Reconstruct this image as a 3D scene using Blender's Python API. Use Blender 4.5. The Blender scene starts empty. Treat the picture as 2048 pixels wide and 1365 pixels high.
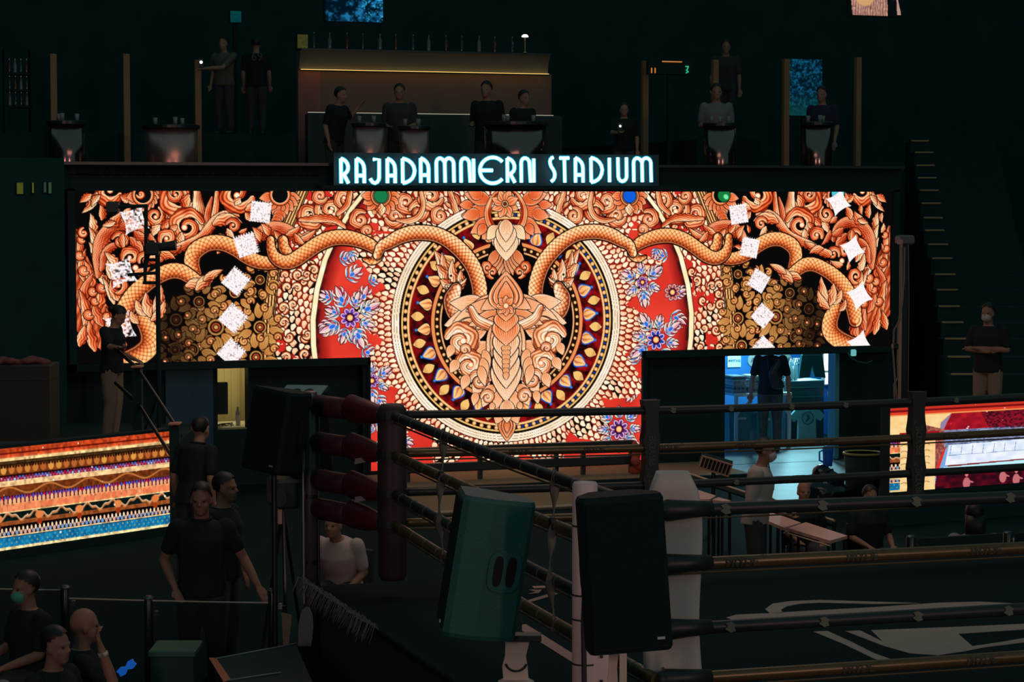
import bpy, bmesh, math, random
import numpy as np
from mathutils import Vector, Matrix
R=math.radians
# ---------- camera, world, lamps, exposure ----------
F=4500.0; CX=1024.0; CY=682.5; HZ=400.0          # focal length in pixels of the 2048x1365 frame, principal point, eye level
YAW=R(19.0); PITCH=math.atan((CY-HZ)/F); CAMZ=3.95
scene=bpy.context.scene; COL=scene.collection
cam=bpy.data.cameras.new('camera'); camo=bpy.data.objects.new('camera',cam); COL.objects.link(camo)
cam.sensor_width=36.0; cam.lens=36.0*F/2048.0; cam.clip_end=300
camo.location=(0,0,CAMZ); camo.rotation_euler=(math.pi/2-PITCH,0,-YAW); scene.camera=camo
scene.view_settings.view_transform='Standard'; scene.view_settings.look='None'; scene.view_settings.exposure=0.0; scene.view_settings.gamma=1.0; scene.view_settings.use_curve_mapping=False
wd=bpy.data.worlds.new('dim_hall'); scene.world=wd; wd.use_nodes=True
wd.node_tree.nodes['Background'].inputs[0].default_value=(0.36,0.86,0.90,1); wd.node_tree.nodes['Background'].inputs[1].default_value=0.125
try:
    scene.cycles.use_denoising=True; scene.cycles.max_bounces=6; scene.cycles.sample_clamp_indirect=3.0
except Exception: pass
def area_lamp(name,loc,target,sx,sy,power,color):
    l=bpy.data.lights.new(name,'AREA'); l.shape='RECTANGLE'; l.size=sx; l.size_y=sy; l.energy=power; l.color=color
    o=bpy.data.objects.new(name,l); COL.objects.link(o); o.location=loc
    o.rotation_euler=(Vector(target)-Vector(loc)).to_track_quat('-Z','Y').to_euler(); return o
def point_lamp(name,loc,power,color,r=.05):
    l=bpy.data.lights.new(name,'POINT'); l.energy=power; l.color=color; l.shadow_soft_size=r
    o=bpy.data.objects.new(name,l); COL.objects.link(o); o.location=loc; return o
# the hall's dimmed overhead rig above ring and runway, and unseen lamps standing in for reddish screens behind the camera
area_lamp('overhead_rig_lamp',(7.0,19.5,9.0),(7.0,19.5,0),6,6,150,(1.0,0.56,0.42))
area_lamp('balcony_wash_lamp',(-7.0,-4.0,6.0),(9,30,4),.8,4,290,(1.0,0.50,0.46))
area_lamp('balcony_wash_lamp',(12.0,-6.0,6.0),(12,30,4),.8,4,290,(1.0,0.52,0.46))
# ---------- helpers ----------
def ray(px,py):
    x=(px-CX)/F; y=(CY-py)/F
    d=math.cos(PITCH)+y*math.sin(PITCH); z=-math.sin(PITCH)+y*math.cos(PITCH)
    return (x*math.cos(YAW)+d*math.sin(YAW), -x*math.sin(YAW)+d*math.cos(YAW), z)
def at(px,py,d):                                  # point seen at (px,py), d metres in front of the camera
    a,b,c=ray(px,py); k=d/(a*math.sin(YAW)+b*math.cos(YAW)); return Vector((a*k,b*k,CAMZ+c*k))
def aty(px,py,Y):
    a,b,c=ray(px,py); k=Y/b; return Vector((a*k,Y,CAMZ+c*k))
def atz(px,py,z):
    a,b,c=ray(px,py); k=(z-CAMZ)/c; return Vector((a*k,b*k,z))
FACECAM=math.pi-YAW
def lerp(a,b,t): return a+(b-a)*t
MATS={}
def mat(name,col,rough=.6,metal=0.0,spec=.5,var=.12,scale=6.0,bump=0.0,emit=None,es=0.0,alpha=None,trans=0.0,coat=0.0):
    if name in MATS: return MATS[name]
    m=bpy.data.materials.new(name); m.use_nodes=True; nt=m.node_tree; b=nt.nodes['Principled BSDF']
    b.inputs['Roughness'].default_value=rough; b.inputs['Metallic'].default_value=metal; b.inputs['Specular IOR Level'].default_value=spec
    if trans: b.inputs['Transmission Weight'].default_value=trans
    if coat: b.inputs['Coat Weight'].default_value=coat
    if alpha is not None: b.inputs['Alpha'].default_value=alpha
    if emit is not None: b.inputs['Emission Color'].default_value=(*emit,1); b.inputs['Emission Strength'].default_value=es
    tc=nt.nodes.new('ShaderNodeTexCoord'); n=nt.nodes.new('ShaderNodeTexNoise'); n.inputs['Scale'].default_value=scale; n.inputs['Detail'].default_value=4
    nt.links.new(tc.outputs['Object'],n.inputs['Vector'])
    rp=nt.nodes.new('ShaderNodeMix'); rp.data_type='RGBA'
    rp.inputs[6].default_value=(*[max(0,c*(1-var)) for c in col],1); rp.inputs[7].default_value=(*[min(1,c*(1+var)) for c in col],1)
    nt.links.new(n.outputs['Fac'],rp.inputs[0]); nt.links.new(rp.outputs[2],b.inputs['Base Color'])
    if bump:
        bp=nt.nodes.new('ShaderNodeBump'); bp.inputs['Strength'].default_value=bump; bp.inputs['Distance'].default_value=.01
        nt.links.new(n.outputs['Fac'],bp.inputs['Height']); nt.links.new(bp.outputs['Normal'],b.inputs['Normal'])
    MATS[name]=m; return m
def glow(name,col,s):
    if name in MATS: return MATS[name]
    m=bpy.data.materials.new(name); m.use_nodes=True; nt=m.node_tree; nt.nodes.clear()
    o=nt.nodes.new('ShaderNodeOutputMaterial'); e=nt.nodes.new('ShaderNodeEmission'); e.inputs[0].default_value=(*col,1); e.inputs[1].default_value=s
    nt.links.new(e.outputs[0],o.inputs[0]); MATS[name]=m; return m
class MB:
    """collects shapes, builds ONE mesh object"""
    def __init__(s): s.v=[]; s.f=[]
    def add(s,vs,fs):
        k=len(s.v); s.v+= [tuple(v) for v in vs]; s.f+=[tuple(i+k for i in f) for f in fs]; return s
    def box(s,c,size,rz=0.0,bev=0.0,M=None):
        hx,hy,hz=[x/2 for x in size]
        if bev and bev<min(hx,hy,hz):
            b=bev; vs=[]
            for sz in (-1,1):
                for a in ((hx,hy,hz-b),(hx-b,hy-b,hz)) if sz>0 else ((hx-b,hy-b,hz),(hx,hy,hz-b)):
                    X,Y,Z=a; vs+=[(-X,-Y,sz*Z),(X,-Y,sz*Z),(X,Y,sz*Z),(-X,Y,sz*Z)]
            fs=[(3,2,1,0),(12,13,14,15)]
            for r in range(3):
                for k in range(4): fs.append((r*4+k,r*4+(k+1)%4,r*4+4+(k+1)%4,r*4+4+k))
        else:
            vs=[(x*hx,y*hy,z*hz) for z in (-1,1) for (x,y) in ((-1,-1),(1,-1),(1,1),(-1,1))]
            fs=[(3,2,1,0),(4,5,6,7),(0,1,5,4),(1,2,6,5),(2,3,7,6),(3,0,4,7)]
        T=Matrix.Translation(c)@Matrix.Rotation(rz,4,'Z') if M is None else M@Matrix.Translation(c)@Matrix.Rotation(rz,4,'Z')
        return s.add([T@Vector(v) for v in vs],fs)
    def span(s,a,b,bev=0.0): return s.box([(a[i]+b[i])/2 for i in range(3)],[abs(b[i]-a[i]) for i in range(3)],bev=bev)
    def tube(s,P,r,n=8,cap=True,flat=None):
        P=[Vector(p) for p in P]; rr=r if isinstance(r,(list,tuple)) else [r]*len(P); vs=[]; fs=[]; up=None
        for i,p in enumerate(P):
            t=(P[min(i+1,len(P)-1)]-P[max(i-1,0)]).normalized()
            if up is None: up=Vector((0,0,1)) if abs(t.z)<.9 else Vector((0,1,0))
            x=t.cross(up); x=x.normalized() if x.length>1e-6 else Vector((1,0,0)); up=x.cross(t).normalized()
            for k in range(n):
                a=2*math.pi*k/n; vs.append(p+x*rr[i]*math.cos(a)+up*rr[i]*math.sin(a)*(flat or 1))
        for i in range(len(P)-1):
            for k in range(n): fs.append((i*n+k,i*n+(k+1)%n,(i+1)*n+(k+1)%n,(i+1)*n+k))
        if cap: fs.append(tuple(range(n-1,-1,-1))); fs.append(tuple((len(P)-1)*n+k for k in range(n)))
        return s.add(vs,fs)
    def lathe(s,prof,c=(0,0,0),n=24):
        vs=[]; fs=[]
        for r,z in prof:
            for k in range(n): a=2*math.pi*k/n; vs.append((c[0]+r*math.cos(a),c[1]+r*math.sin(a),c[2]+z))
        for i in range(len(prof)-1):
            for k in range(n): fs.append((i*n+k,i*n+(k+1)%n,(i+1)*n+(k+1)%n,(i+1)*n+k))
        fs.append(tuple(range(n-1,-1,-1))); fs.append(tuple((len(prof)-1)*n+k for k in range(n)))
        return s.add(vs,fs)
    def prism(s,poly,M,h):                         # polygon in the local xy plane extruded by h along local z
        n=len(poly); vs=[M@Vector((x,y,0)) for x,y in poly]+[M@Vector((x,y,h)) for x,y in poly]
        return s.add(vs,[tuple(range(n-1,-1,-1)),tuple(range(n,2*n))]+[(k,(k+1)%n,n+(k+1)%n,n+k) for k in range(n)])
    def ell(s,c,r,n=14,m=9,M=None,keep=None):
        vs=[]; fs=[]; T=M or Matrix()
        L=[(r[0]*math.sin(math.pi*i/m)*math.cos(2*math.pi*k/n),r[1]*math.sin(math.pi*i/m)*math.sin(2*math.pi*k/n),r[2]*math.cos(math.pi*i/m)) for i in range(m+1) for k in range(n)]
        for i in range(m):
            for k in range(n):
                q=[i*n+k,(i+1)*n+k,(i+1)*n+(k+1)%n,i*n+(k+1)%n]
                if keep and not all(keep(*L[j]) for j in q): continue
                if i==0: q=[q[0],q[1],q[2]]
                elif i==m-1: q=[q[0],q[1],q[3]]
                fs.append(tuple(q))
        return s.add([T@(Vector(c)+Vector(v)) for v in L],fs)
    def loft(s,secs,n=14):                         # (centre, x axis, y axis) elliptical sections
        vs=[]; fs=[]
        for c,x,y in secs:
            for k in range(n): a=2*math.pi*k/n; vs.append(Vector(c)+Vector(x)*math.cos(a)+Vector(y)*math.sin(a))
        for i in range(len(secs)-1):
            for k in range(n): fs.append((i*n+k,i*n+(k+1)%n,(i+1)*n+(k+1)%n,(i+1)*n+k))
        fs.append(tuple(range(n-1,-1,-1))); fs.append(tuple((len(secs)-1)*n+k for k in range(n)))
        return s.add(vs,fs)
    def mesh(s,name):
        me=bpy.data.meshes.new(name); me.from_pydata(s.v,[],s.f); me.validate(); return me
    def build(s,name,m,parent=None,world=True,smooth=False):
        if parent is not None and world:
            q=parent
            while q is not None:
                o=Vector(q.location); s.v=[tuple(Vector(v)-o) for v in s.v]; q=q.parent
        me=s.mesh(name); o=bpy.data.objects.new(name,me); COL.objects.link(o)
        if m is not None: me.materials.append(m)
        if smooth:
            for p in me.polygons: p.use_smooth=len(p.vertices)<=4
        if parent is not None: o.parent=parent
        return o
def tag(o,label=None,cat=None,group=None,kind=None):
    if label: o['label']=label
    if cat: o['category']=cat
    if group: o['group']=group
    if kind: o['kind']=kind
    return o
def thing(name,label,cat,loc=(0,0,0),rz=0.0,group=None,kind=None):
    o=bpy.data.objects.new(name,None); COL.objects.link(o); o.location=loc; o.rotation_euler=(0,0,rz); o.empty_display_size=.2
    return tag(o,label,cat,group,kind)
def struct(name,mb,m,label=None): return tag(mb.build(name,m),label,None,None,'structure')
def single(name,mb,m,label,cat,group=None,smooth=False): return tag(mb.build(name,m,smooth=smooth),label,cat,group)
def copy_tree(o,parent=None):
    c=o.copy(); COL.objects.link(c); c.parent=parent
    for ch in list(o.children): copy_tree(ch,c)
    return c
def text_obj(name,body,size,M,m,parent,extrude=.002,outline=0.0,align='CENTER'):
    cu=bpy.data.curves.new(name,'FONT'); cu.body=body; cu.size=size; cu.align_x=align; cu.align_y='CENTER'; cu.resolution_u=3
    if outline: cu.fill_mode='NONE'; cu.bevel_depth=outline; cu.bevel_resolution=0
    else: cu.extrude=extrude
    t=bpy.data.objects.new('tmp',cu); COL.objects.link(t); dg=bpy.context.evaluated_depsgraph_get()
    me=bpy.data.meshes.new_from_object(t.evaluated_get(dg)); COL.objects.unlink(t); bpy.data.objects.remove(t)
    me.transform(M)
    if parent is not None:
        q=parent
        while q is not None: me.transform(Matrix.LocRotScale(q.location,q.rotation_euler,q.scale).inverted()); q=q.parent
    me.name=name; me.materials.clear(); me.materials.append(m); o=bpy.data.objects.new(name,me); COL.objects.link(o); o.parent=parent; return o
def facing(p,right,up): # matrix whose x=right, y=up, z=towards viewer
    x=Vector(right).normalized(); y=Vector(up).normalized(); z=x.cross(y).normalized(); y=z.cross(x)
    return Matrix(((x.x,y.x,z.x,p[0]),(x.y,y.y,z.y,p[1]),(x.z,y.z,z.z,p[2]),(0,0,0,1)))
CAMR=Vector((math.cos(YAW),-math.sin(YAW),0))
# ---------- materials ----------
M_black=mat('matte_black',(.011,.040,.043),.75,spec=.25)
M_floor=mat('dark_floor',(.005,.026,.028),.95,spec=.04,scale=2,var=.3)
M_wall=mat('dark_wall',(.013,.066,.070),.9,spec=.1,scale=1.5,var=.2)
M_metal=mat('dark_metal',(.08,.085,.085),.35,.9)
M_steel=mat('brushed_steel',(.45,.43,.42),.3,.95)
M_tan=mat('tan_stage_cloth',(.30,.24,.15),.9,spec=.1,scale=30)
M_plast=mat('black_plastic',(.030,.050,.050),.5,spec=.4,scale=60,bump=.15)
M_teal=mat('teal_grey_plastic',(.05,.16,.15),.45,spec=.4,scale=60,bump=.1)
M_white=mat('off_white_paint',(.62,.60,.56),.5)
M_skin=mat('skin',(.42,.24,.16),.55,spec=.3)
M_skin2=mat('tan_skin',(.34,.19,.125),.55,spec=.3)
M_hair=mat('black_hair',(.012,.013,.014),.5,scale=40)
M_edge=mat('pale_edge_trim',(.62,.50,.38),.5)
M_glass=mat('smoked_glass',(.03,.05,.05),.08,spec=.6,alpha=.28)
# ---------- picture painters for the screens ----------
YS=30.29; U0=10.365; S=130.0; ZTOP=4.07
def plane_uv(px,py,Y=YS):
    a,b,c=ray(px,py); k=Y/b
    return (a*k, CAMZ+c*k)
def C(px,py):
    u,z=plane_uv(px,py); return ((u-U0)*S,(ZTOP-z)*S)
def CP(pts): return [C(*p) for p in pts]
def mir(P): return [(-x,y) for x,y in P]
class Canvas:
    def __init__(s,x0,x1,y0,y1,step=1.0):
        s.x0,s.y0,s.st=x0,y0,step
        s.xs=np.arange(x0,x1,step,dtype=np.float32); s.ys=np.arange(y0,y1,step,dtype=np.float32)
        s.a=np.zeros((len(s.ys),len(s.xs),3),np.float32)
    def win(s,xa,xb,ya,yb):
        i0=max(0,int((xa-s.x0)/s.st)); i1=min(len(s.xs),int((xb-s.x0)/s.st)+2)
        j0=max(0,int((ya-s.y0)/s.st)); j1=min(len(s.ys),int((yb-s.y0)/s.st)+2)
        if i1<=i0 or j1<=j0: return None
        X,Y=np.meshgrid(s.xs[i0:i1],s.ys[j0:j1]); return (slice(j0,j1),slice(i0,i1)),X,Y
    def put(s,sl,mask,col,alpha=1.0):
        m=(np.clip(mask,0,1)*alpha)[...,None]; s.a[sl]=s.a[sl]*(1-m)+col*m
def rgb(*c): return np.array(c,np.float32)/255.0
CREAM=rgb(255,236,200); ORA=rgb(236,106,52); RED=rgb(140,30,10); DK=rgb(26,7,5); GOLD=rgb(232,176,104); LIGHT=rgb(255,214,164)
def mix(a,b,t): t=np.clip(t,0,1)[...,None]; return a*(1-t)+b*t
def hash2(i,j,k=0.0):
    v=np.sin(i*127.1+j*311.7+k*74.7)*43758.5453; return v-np.floor(v)
def noise(X,Y,sc):
    x=X/sc; y=Y/sc; i=np.floor(x); j=np.floor(y); f=x-i; g=y-j
    f=f*f*(3-2*f); g=g*g*(3-2*g)
    return (hash2(i,j)*(1-f)+hash2(i+1,j)*f)*(1-g)+(hash2(i,j+1)*(1-f)+hash2(i+1,j+1)*f)*g
def smooth(P,n=8):
    P=np.array(P,float); out=[]
    Q=np.vstack([2*P[0]-P[1],P,2*P[-1]-P[-2]])
    for i in range(1,len(Q)-2):
        a,b,c,d=Q[i-1],Q[i],Q[i+1],Q[i+2]
        for k in range(n):
            t=k/n; out.append(.5*((2*b)+(-a+c)*t+(2*a-5*b+4*c-d)*t*t+(-a+3*b-3*c+d)*t**3))
    out.append(P[-1]); return np.array(out)
def field(cv,P,pad):
    w=cv.win(P[:,0].min()-pad,P[:,0].max()+pad,P[:,1].min()-pad,P[:,1].max()+pad)
    if w is None: return None
    sl,X,Y=w; best=np.full(X.shape,1e9,np.float32); S_=np.zeros_like(best); T=np.zeros_like(best); acc=0.0
    for a,b in zip(P[:-1],P[1:]):
        dx,dy=b-a; L=math.hypot(dx,dy)
        if L<1e-6: continue
        ux,uy=dx/L,dy/L
        t=np.clip((X-a[0])*ux+(Y-a[1])*uy,0,L); ex=X-a[0]-t*ux; ey=Y-a[1]-t*uy
        d=np.sqrt(ex*ex+ey*ey); m=d<best
        best=np.where(m,d,best); S_=np.where(m,acc+t,S_); T=np.where(m,np.where(ux*ey-uy*ex>0,d,-d),T); acc+=L
    return sl,X,Y,best,S_,T,acc
def stroke(cv,P,ws,base=ORA,hi=LIGHT,lo=RED,veins=3,lobe=0,lam=9,outline=1.6,lit=1,sharp=0.5,flip=1):
    """engraved leaf / scroll band: widths ws along the path, veins along it, scalloped edge"""
    P=np.asarray(P,float); mx=max(ws)*(1+lobe)+outline+2
    r=field(cv,P,mx)
    if r is None: return
    sl,X,Y,d,s,t,L=r
    f=np.clip(s/max(L,1e-6),0,1); hw=np.interp(f,np.linspace(0,1,len(ws)),ws)
    t=t*flip
    if lobe: hw=hw*np.where(t>0,1-lobe*.3+lobe*np.abs(np.sin(np.pi*s/lam)),1)
    cv.put(sl,(hw+outline-d)/1.0,DK,.93)
    q=t/np.maximum(hw,.3); vv=q+(0.22*np.sin(np.pi*s/lam) if lobe else 0)
    v=.5+.5*np.cos(2*np.pi*veins*.5*vv+.6)
    sh=np.clip(.56+.46*lit*(-q)+.26*(v-.5)*2+.5*(noise(X,Y,13)-.5)+.45*np.clip(1-np.abs(q+.66)*3.5,0,1),0,1)
    col=np.where((sh>.5)[...,None],mix(base,hi,(sh-.5)*1.7),mix(lo,base,sh*2.0))
    vl=np.clip((.16-v)*5,0,1)*np.clip(hw/3-.6,0,1); col=mix(col,lo*.75,vl*.75)
    cv.put(sl,(hw-d)+.3,col)
def spiral(c,R,a0,turns,dr=1,r1=.16,n=46):
    k=np.linspace(0,1,n); a=math.radians(a0)+dr*2*math.pi*turns*k; r=R*((1-k)**.9*(1-r1)+r1)
    return np.stack([c[0]+r*np.cos(a),c[1]+r*np.sin(a)],1)
def scroll(cv,c,R,a0,turns=1.35,dr=1,w=None,**k):
    w=w or R*.34; P=spiral(c,R,a0,turns,dr)
    kk=dict(veins=3,lobe=.2,lam=max(6,R*.6),flip=-dr); kk.update(k)
    stroke(cv,P,[w*.55,w*1.05,w,w*.7,w*.42],**kk)
    disc(cv,P[-1],max(1.6,w*.5),CREAM,ORA)
def leaf(cv,a,b,w,bend=0.0,**k):
    a=np.array(a,float); b=np.array(b,float); d=b-a; n=np.array([-d[1],d[0]])
    m=(a+b)/2+n*bend; P=[(1-t)**2*a+2*t*(1-t)*m+t*t*b for t in np.linspace(0,1,14)]
    kk=dict(veins=5,lobe=.32,lam=max(5,np.hypot(*d)*.24)); kk.update(k); kk['veins']=min(kk['veins'],3.4)
    stroke(cv,P,[w*.45,w*.95,w,w*.8,w*.45,.4],**kk)
def disc(cv,c,r,col,edge=DK,ew=1.5):
    w=cv.win(c[0]-r-3,c[0]+r+3,c[1]-r-3,c[1]+r+3)
    if w is None: return
    sl,X,Y=w; d=np.hypot(X-c[0],Y-c[1]); cv.put(sl,r+ew-d,edge); cv.put(sl,r-d,col)
def ell(cv,c,rx,ry,ang,col,edge=None,ew=1.2):
    R=max(rx,ry)+3; w=cv.win(c[0]-R,c[0]+R,c[1]-R,c[1]+R)
    if w is None: return
    sl,X,Y=w; ca,sa=math.cos(ang),math.sin(ang); x=(X-c[0])*ca+(Y-c[1])*sa; y=-(X-c[0])*sa+(Y-c[1])*ca
    k=np.hypot(x/rx,y/ry)
    if edge is not None: cv.put(sl,(1-np.hypot(x/(rx+ew),y/(ry+ew)))*min(rx,ry),edge)
    cv.put(sl,(1-k)*min(rx,ry),col)
def petal(cv,c,ang,L,W,base=ORA,hi=CREAM,lo=RED,veins=7,edge=DK,ol=1.5,pw=.75):
    """pointed petal from c along ang with fan veins and a bright rim"""
    R=L+4; w=cv.win(c[0]-R,c[0]+R,c[1]-R,c[1]+R)
    if w is None: return
    sl,X,Y=w; ca,sa=math.cos(ang),math.sin(ang); x=((X-c[0])*ca+(Y-c[1])*sa)/L; y=(-(X-c[0])*sa+(Y-c[1])*ca)/W
    xx=np.clip(x,0,1); pr=np.maximum(np.sin(np.pi*np.clip(xx**pw,0,1)),1e-3)**.9
    ins=(pr-np.abs(y)); dd=np.where((x<0)|(x>1),-10.0+0*x,ins*W)
    cv.put(sl,dd+ol,edge); q=y/pr
    v=.5+.5*np.cos(np.pi*veins*q+4*xx)
    sh=np.clip(.25+.65*np.maximum(xx*.8,np.abs(q)**3)+.3*(v-.5),0,1)
    col=np.where((sh>.5)[...,None],mix(base,hi,(sh-.5)*2),mix(lo,base,.35+sh*1.4)); col=mix(col,lo,np.clip((.12-v)*5,0,1)*.6)
    cv.put(sl,dd,col)
def inpoly(X,Y,P):
    P=np.asarray(P,float); c=np.zeros(X.shape,bool)
    for (x1,y1),(x2,y2) in zip(P,np.roll(P,-1,0)):
        if y1==y2: continue
        c^=((y1>Y)!=(y2>Y))&(X<(x2-x1)*(Y-y1)/(y2-y1)+x1)
    return c
def poly(cv,P,col,alpha=1.0):
    P=np.asarray(P,float); w=cv.win(P[:,0].min(),P[:,0].max(),P[:,1].min(),P[:,1].max())
    if w is None: return
    sl,X,Y=w; m=inpoly(X,Y,P).astype(np.float32)
    cv.put(sl,m,col(X,Y) if callable(col) else col,alpha)
def tiles(R,T,lam,seed=0.0,red=None):
    """flame shaped scales: rows along R, staggered along T -> colour"""
    R=R+lam*.5*(noise(R+seed*9,T,lam*2.2)-.5); T=T+lam*.6*(noise(T,R+seed*5,lam*2.2)-.5)
    i=np.floor(R/lam); b=R/lam-i; tt=T/(lam*.92)+.5*(i%2); j=np.floor(tt); a=tt-j-.5
    h=hash2(i,j,seed); a=a+(h-.5)*.22
    shp=.47*np.sqrt(np.clip(1-b*b*.95,0,1))*np.clip(.25+b*3.2,0,1)
    e=shp-np.abs(a-.12*np.sin(b*3.0)); curl=np.cos(9*np.hypot(a-.08,b-.5)+5*h)
    col=mix(ORA*1.05,CREAM,.82+.45*h+.35*curl*np.clip(.6-np.abs(a)*2,0,1)-.25*b)
    dark=np.where((hash2(np.floor(i/3),np.floor(j/2),seed+3)>.8)[...,None],rgb(22,8,8),rgb(140,30,16))
    if red is not None: dark=dark*0+red
    return mix(dark,col,e*9)
def scales(s,t,hw,lam):
    g=np.abs(np.sin(np.pi*(s+t*.9)/lam))*np.abs(np.sin(np.pi*(s-t*.9)/lam)); return g
def serpent(cv,P,ws,hi=rgb(255,206,138),base=rgb(234,124,62),lo=rgb(112,32,12),lam=8.5,flip=1):
    P=smooth(P); r=field(cv,P,max(ws)+6)
    sl,X,Y,d,s,t,L=r; t=t*flip
    hw=np.interp(np.clip(s/L,0,1),np.linspace(0,1,len(ws)),ws)
    cv.put(sl,(hw+2.2-d),rgb(20,6,4)); q=t/hw; g=scales(s,t,hw,lam)
    sh=np.clip(.62-.55*q-.35*q*q+.35*(g-.35),0,1)
    col=np.where((sh>.5)[...,None],mix(base,hi,(sh-.5)*2.2),mix(lo,base,sh*2)); col=mix(col,lo*1.1,np.clip((.2-g)*5,0,1)*.6)
    rim=np.clip(1-np.abs(q-.86)*14,0,1); col=mix(col,hi,rim*.7)
    cv.put(sl,hw-d,col)
def flower(cv,c,r,ang=0,pet=rgb(120,60,170),rim=rgb(235,190,225),core=rgb(255,205,130),n=8):
    for k in range(n):
        a=ang+2*math.pi*k/n; p=(c[0]+r*.62*math.cos(a),c[1]+r*.62*math.sin(a))
        ell(cv,p,r*.38,r*.27,a,rim,rgb(60,10,60)); ell(cv,p,r*.28,r*.17,a,pet)
    disc(cv,c,r*.42,rgb(30,14,90)); disc(cv,c,r*.27,core,rgb(200,80,40))
def kanok(cv,c,ang,L,teal=rgb(30,150,190),line=rgb(240,205,225),W=.42):
    """flame leaf of pale outlines with a blue heart on red cloth"""
    c=np.array(c,float); u=np.array([math.cos(ang),math.sin(ang)]); n=np.array([-u[1],u[0]])
    for sgn in (-1,1):
        for k in range(3):
            b=c+u*L*(.12+.22*k); tip=b+u*L*(.36)+n*sgn*L*W*(1-.25*k)
            P=[b+(tip-b)*t+n*sgn*L*.13*math.sin(math.pi*t) for t in np.linspace(0,1,8)]
            stroke(cv,P,[1.0,2.2,1.9,.5],base=line,hi=CREAM,lo=rgb(190,120,150),veins=1,outline=1.0)
            P2=[b+(tip-b)*t*.7+n*sgn*L*.04*math.sin(math.pi*t) for t in np.linspace(.1,1,6)]
            stroke(cv,P2,[.6,1.6,.4],base=teal,hi=rgb(120,205,240),lo=rgb(20,70,170),veins=1,outline=.3)
    leaf(cv,c+u*L*.5,c+u*L,L*.13,base=line,hi=CREAM,lo=rgb(190,70,90),lobe=0); ell(cv,c+u*L*.42,L*.15,L*.09,ang,rgb(40,110,220),line)
def lace(cv,c,r,ang,star=False,rough=1.0,soft=0):
    w=cv.win(c[0]-r*1.3,c[0]+r*1.3,c[1]-r*1.3,c[1]+r*1.3)
    if w is None: return
    sl,X,Y=w; ca,sa=math.cos(ang),math.sin(ang); x=(X-c[0])*ca+(Y-c[1])*sa; y=-(X-c[0])*sa+(Y-c[1])*ca
    ax,ay=np.abs(x)/r,np.abs(y)/r
    if star: e=1-(ax**.72+ay**.72)**(1/.72)*.92
    else: e=.74-np.maximum(ax,ay)+.035*np.sin(x*1.3)*rough+.03*np.sin(y*1.5)*rough
    n=noise(X*1.0,Y*1.0,2.2); dots=(np.abs(np.sin(x*.62))*np.abs(np.sin(y*.62)))
    col=mix(rgb(250,240,240),rgb(150,120,122),np.clip((n-.62)*3,0,1)*(0.25 if star and not soft else .75)+np.clip((dots-.86)*6,0,1)*(.1 if star and not soft else .7))
    m=np.clip(e*r,0,1)
    if soft: m=m*np.clip(noise(X,Y,3)*2.2-.15,0,1)
    cv.put(sl,m,col)
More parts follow.
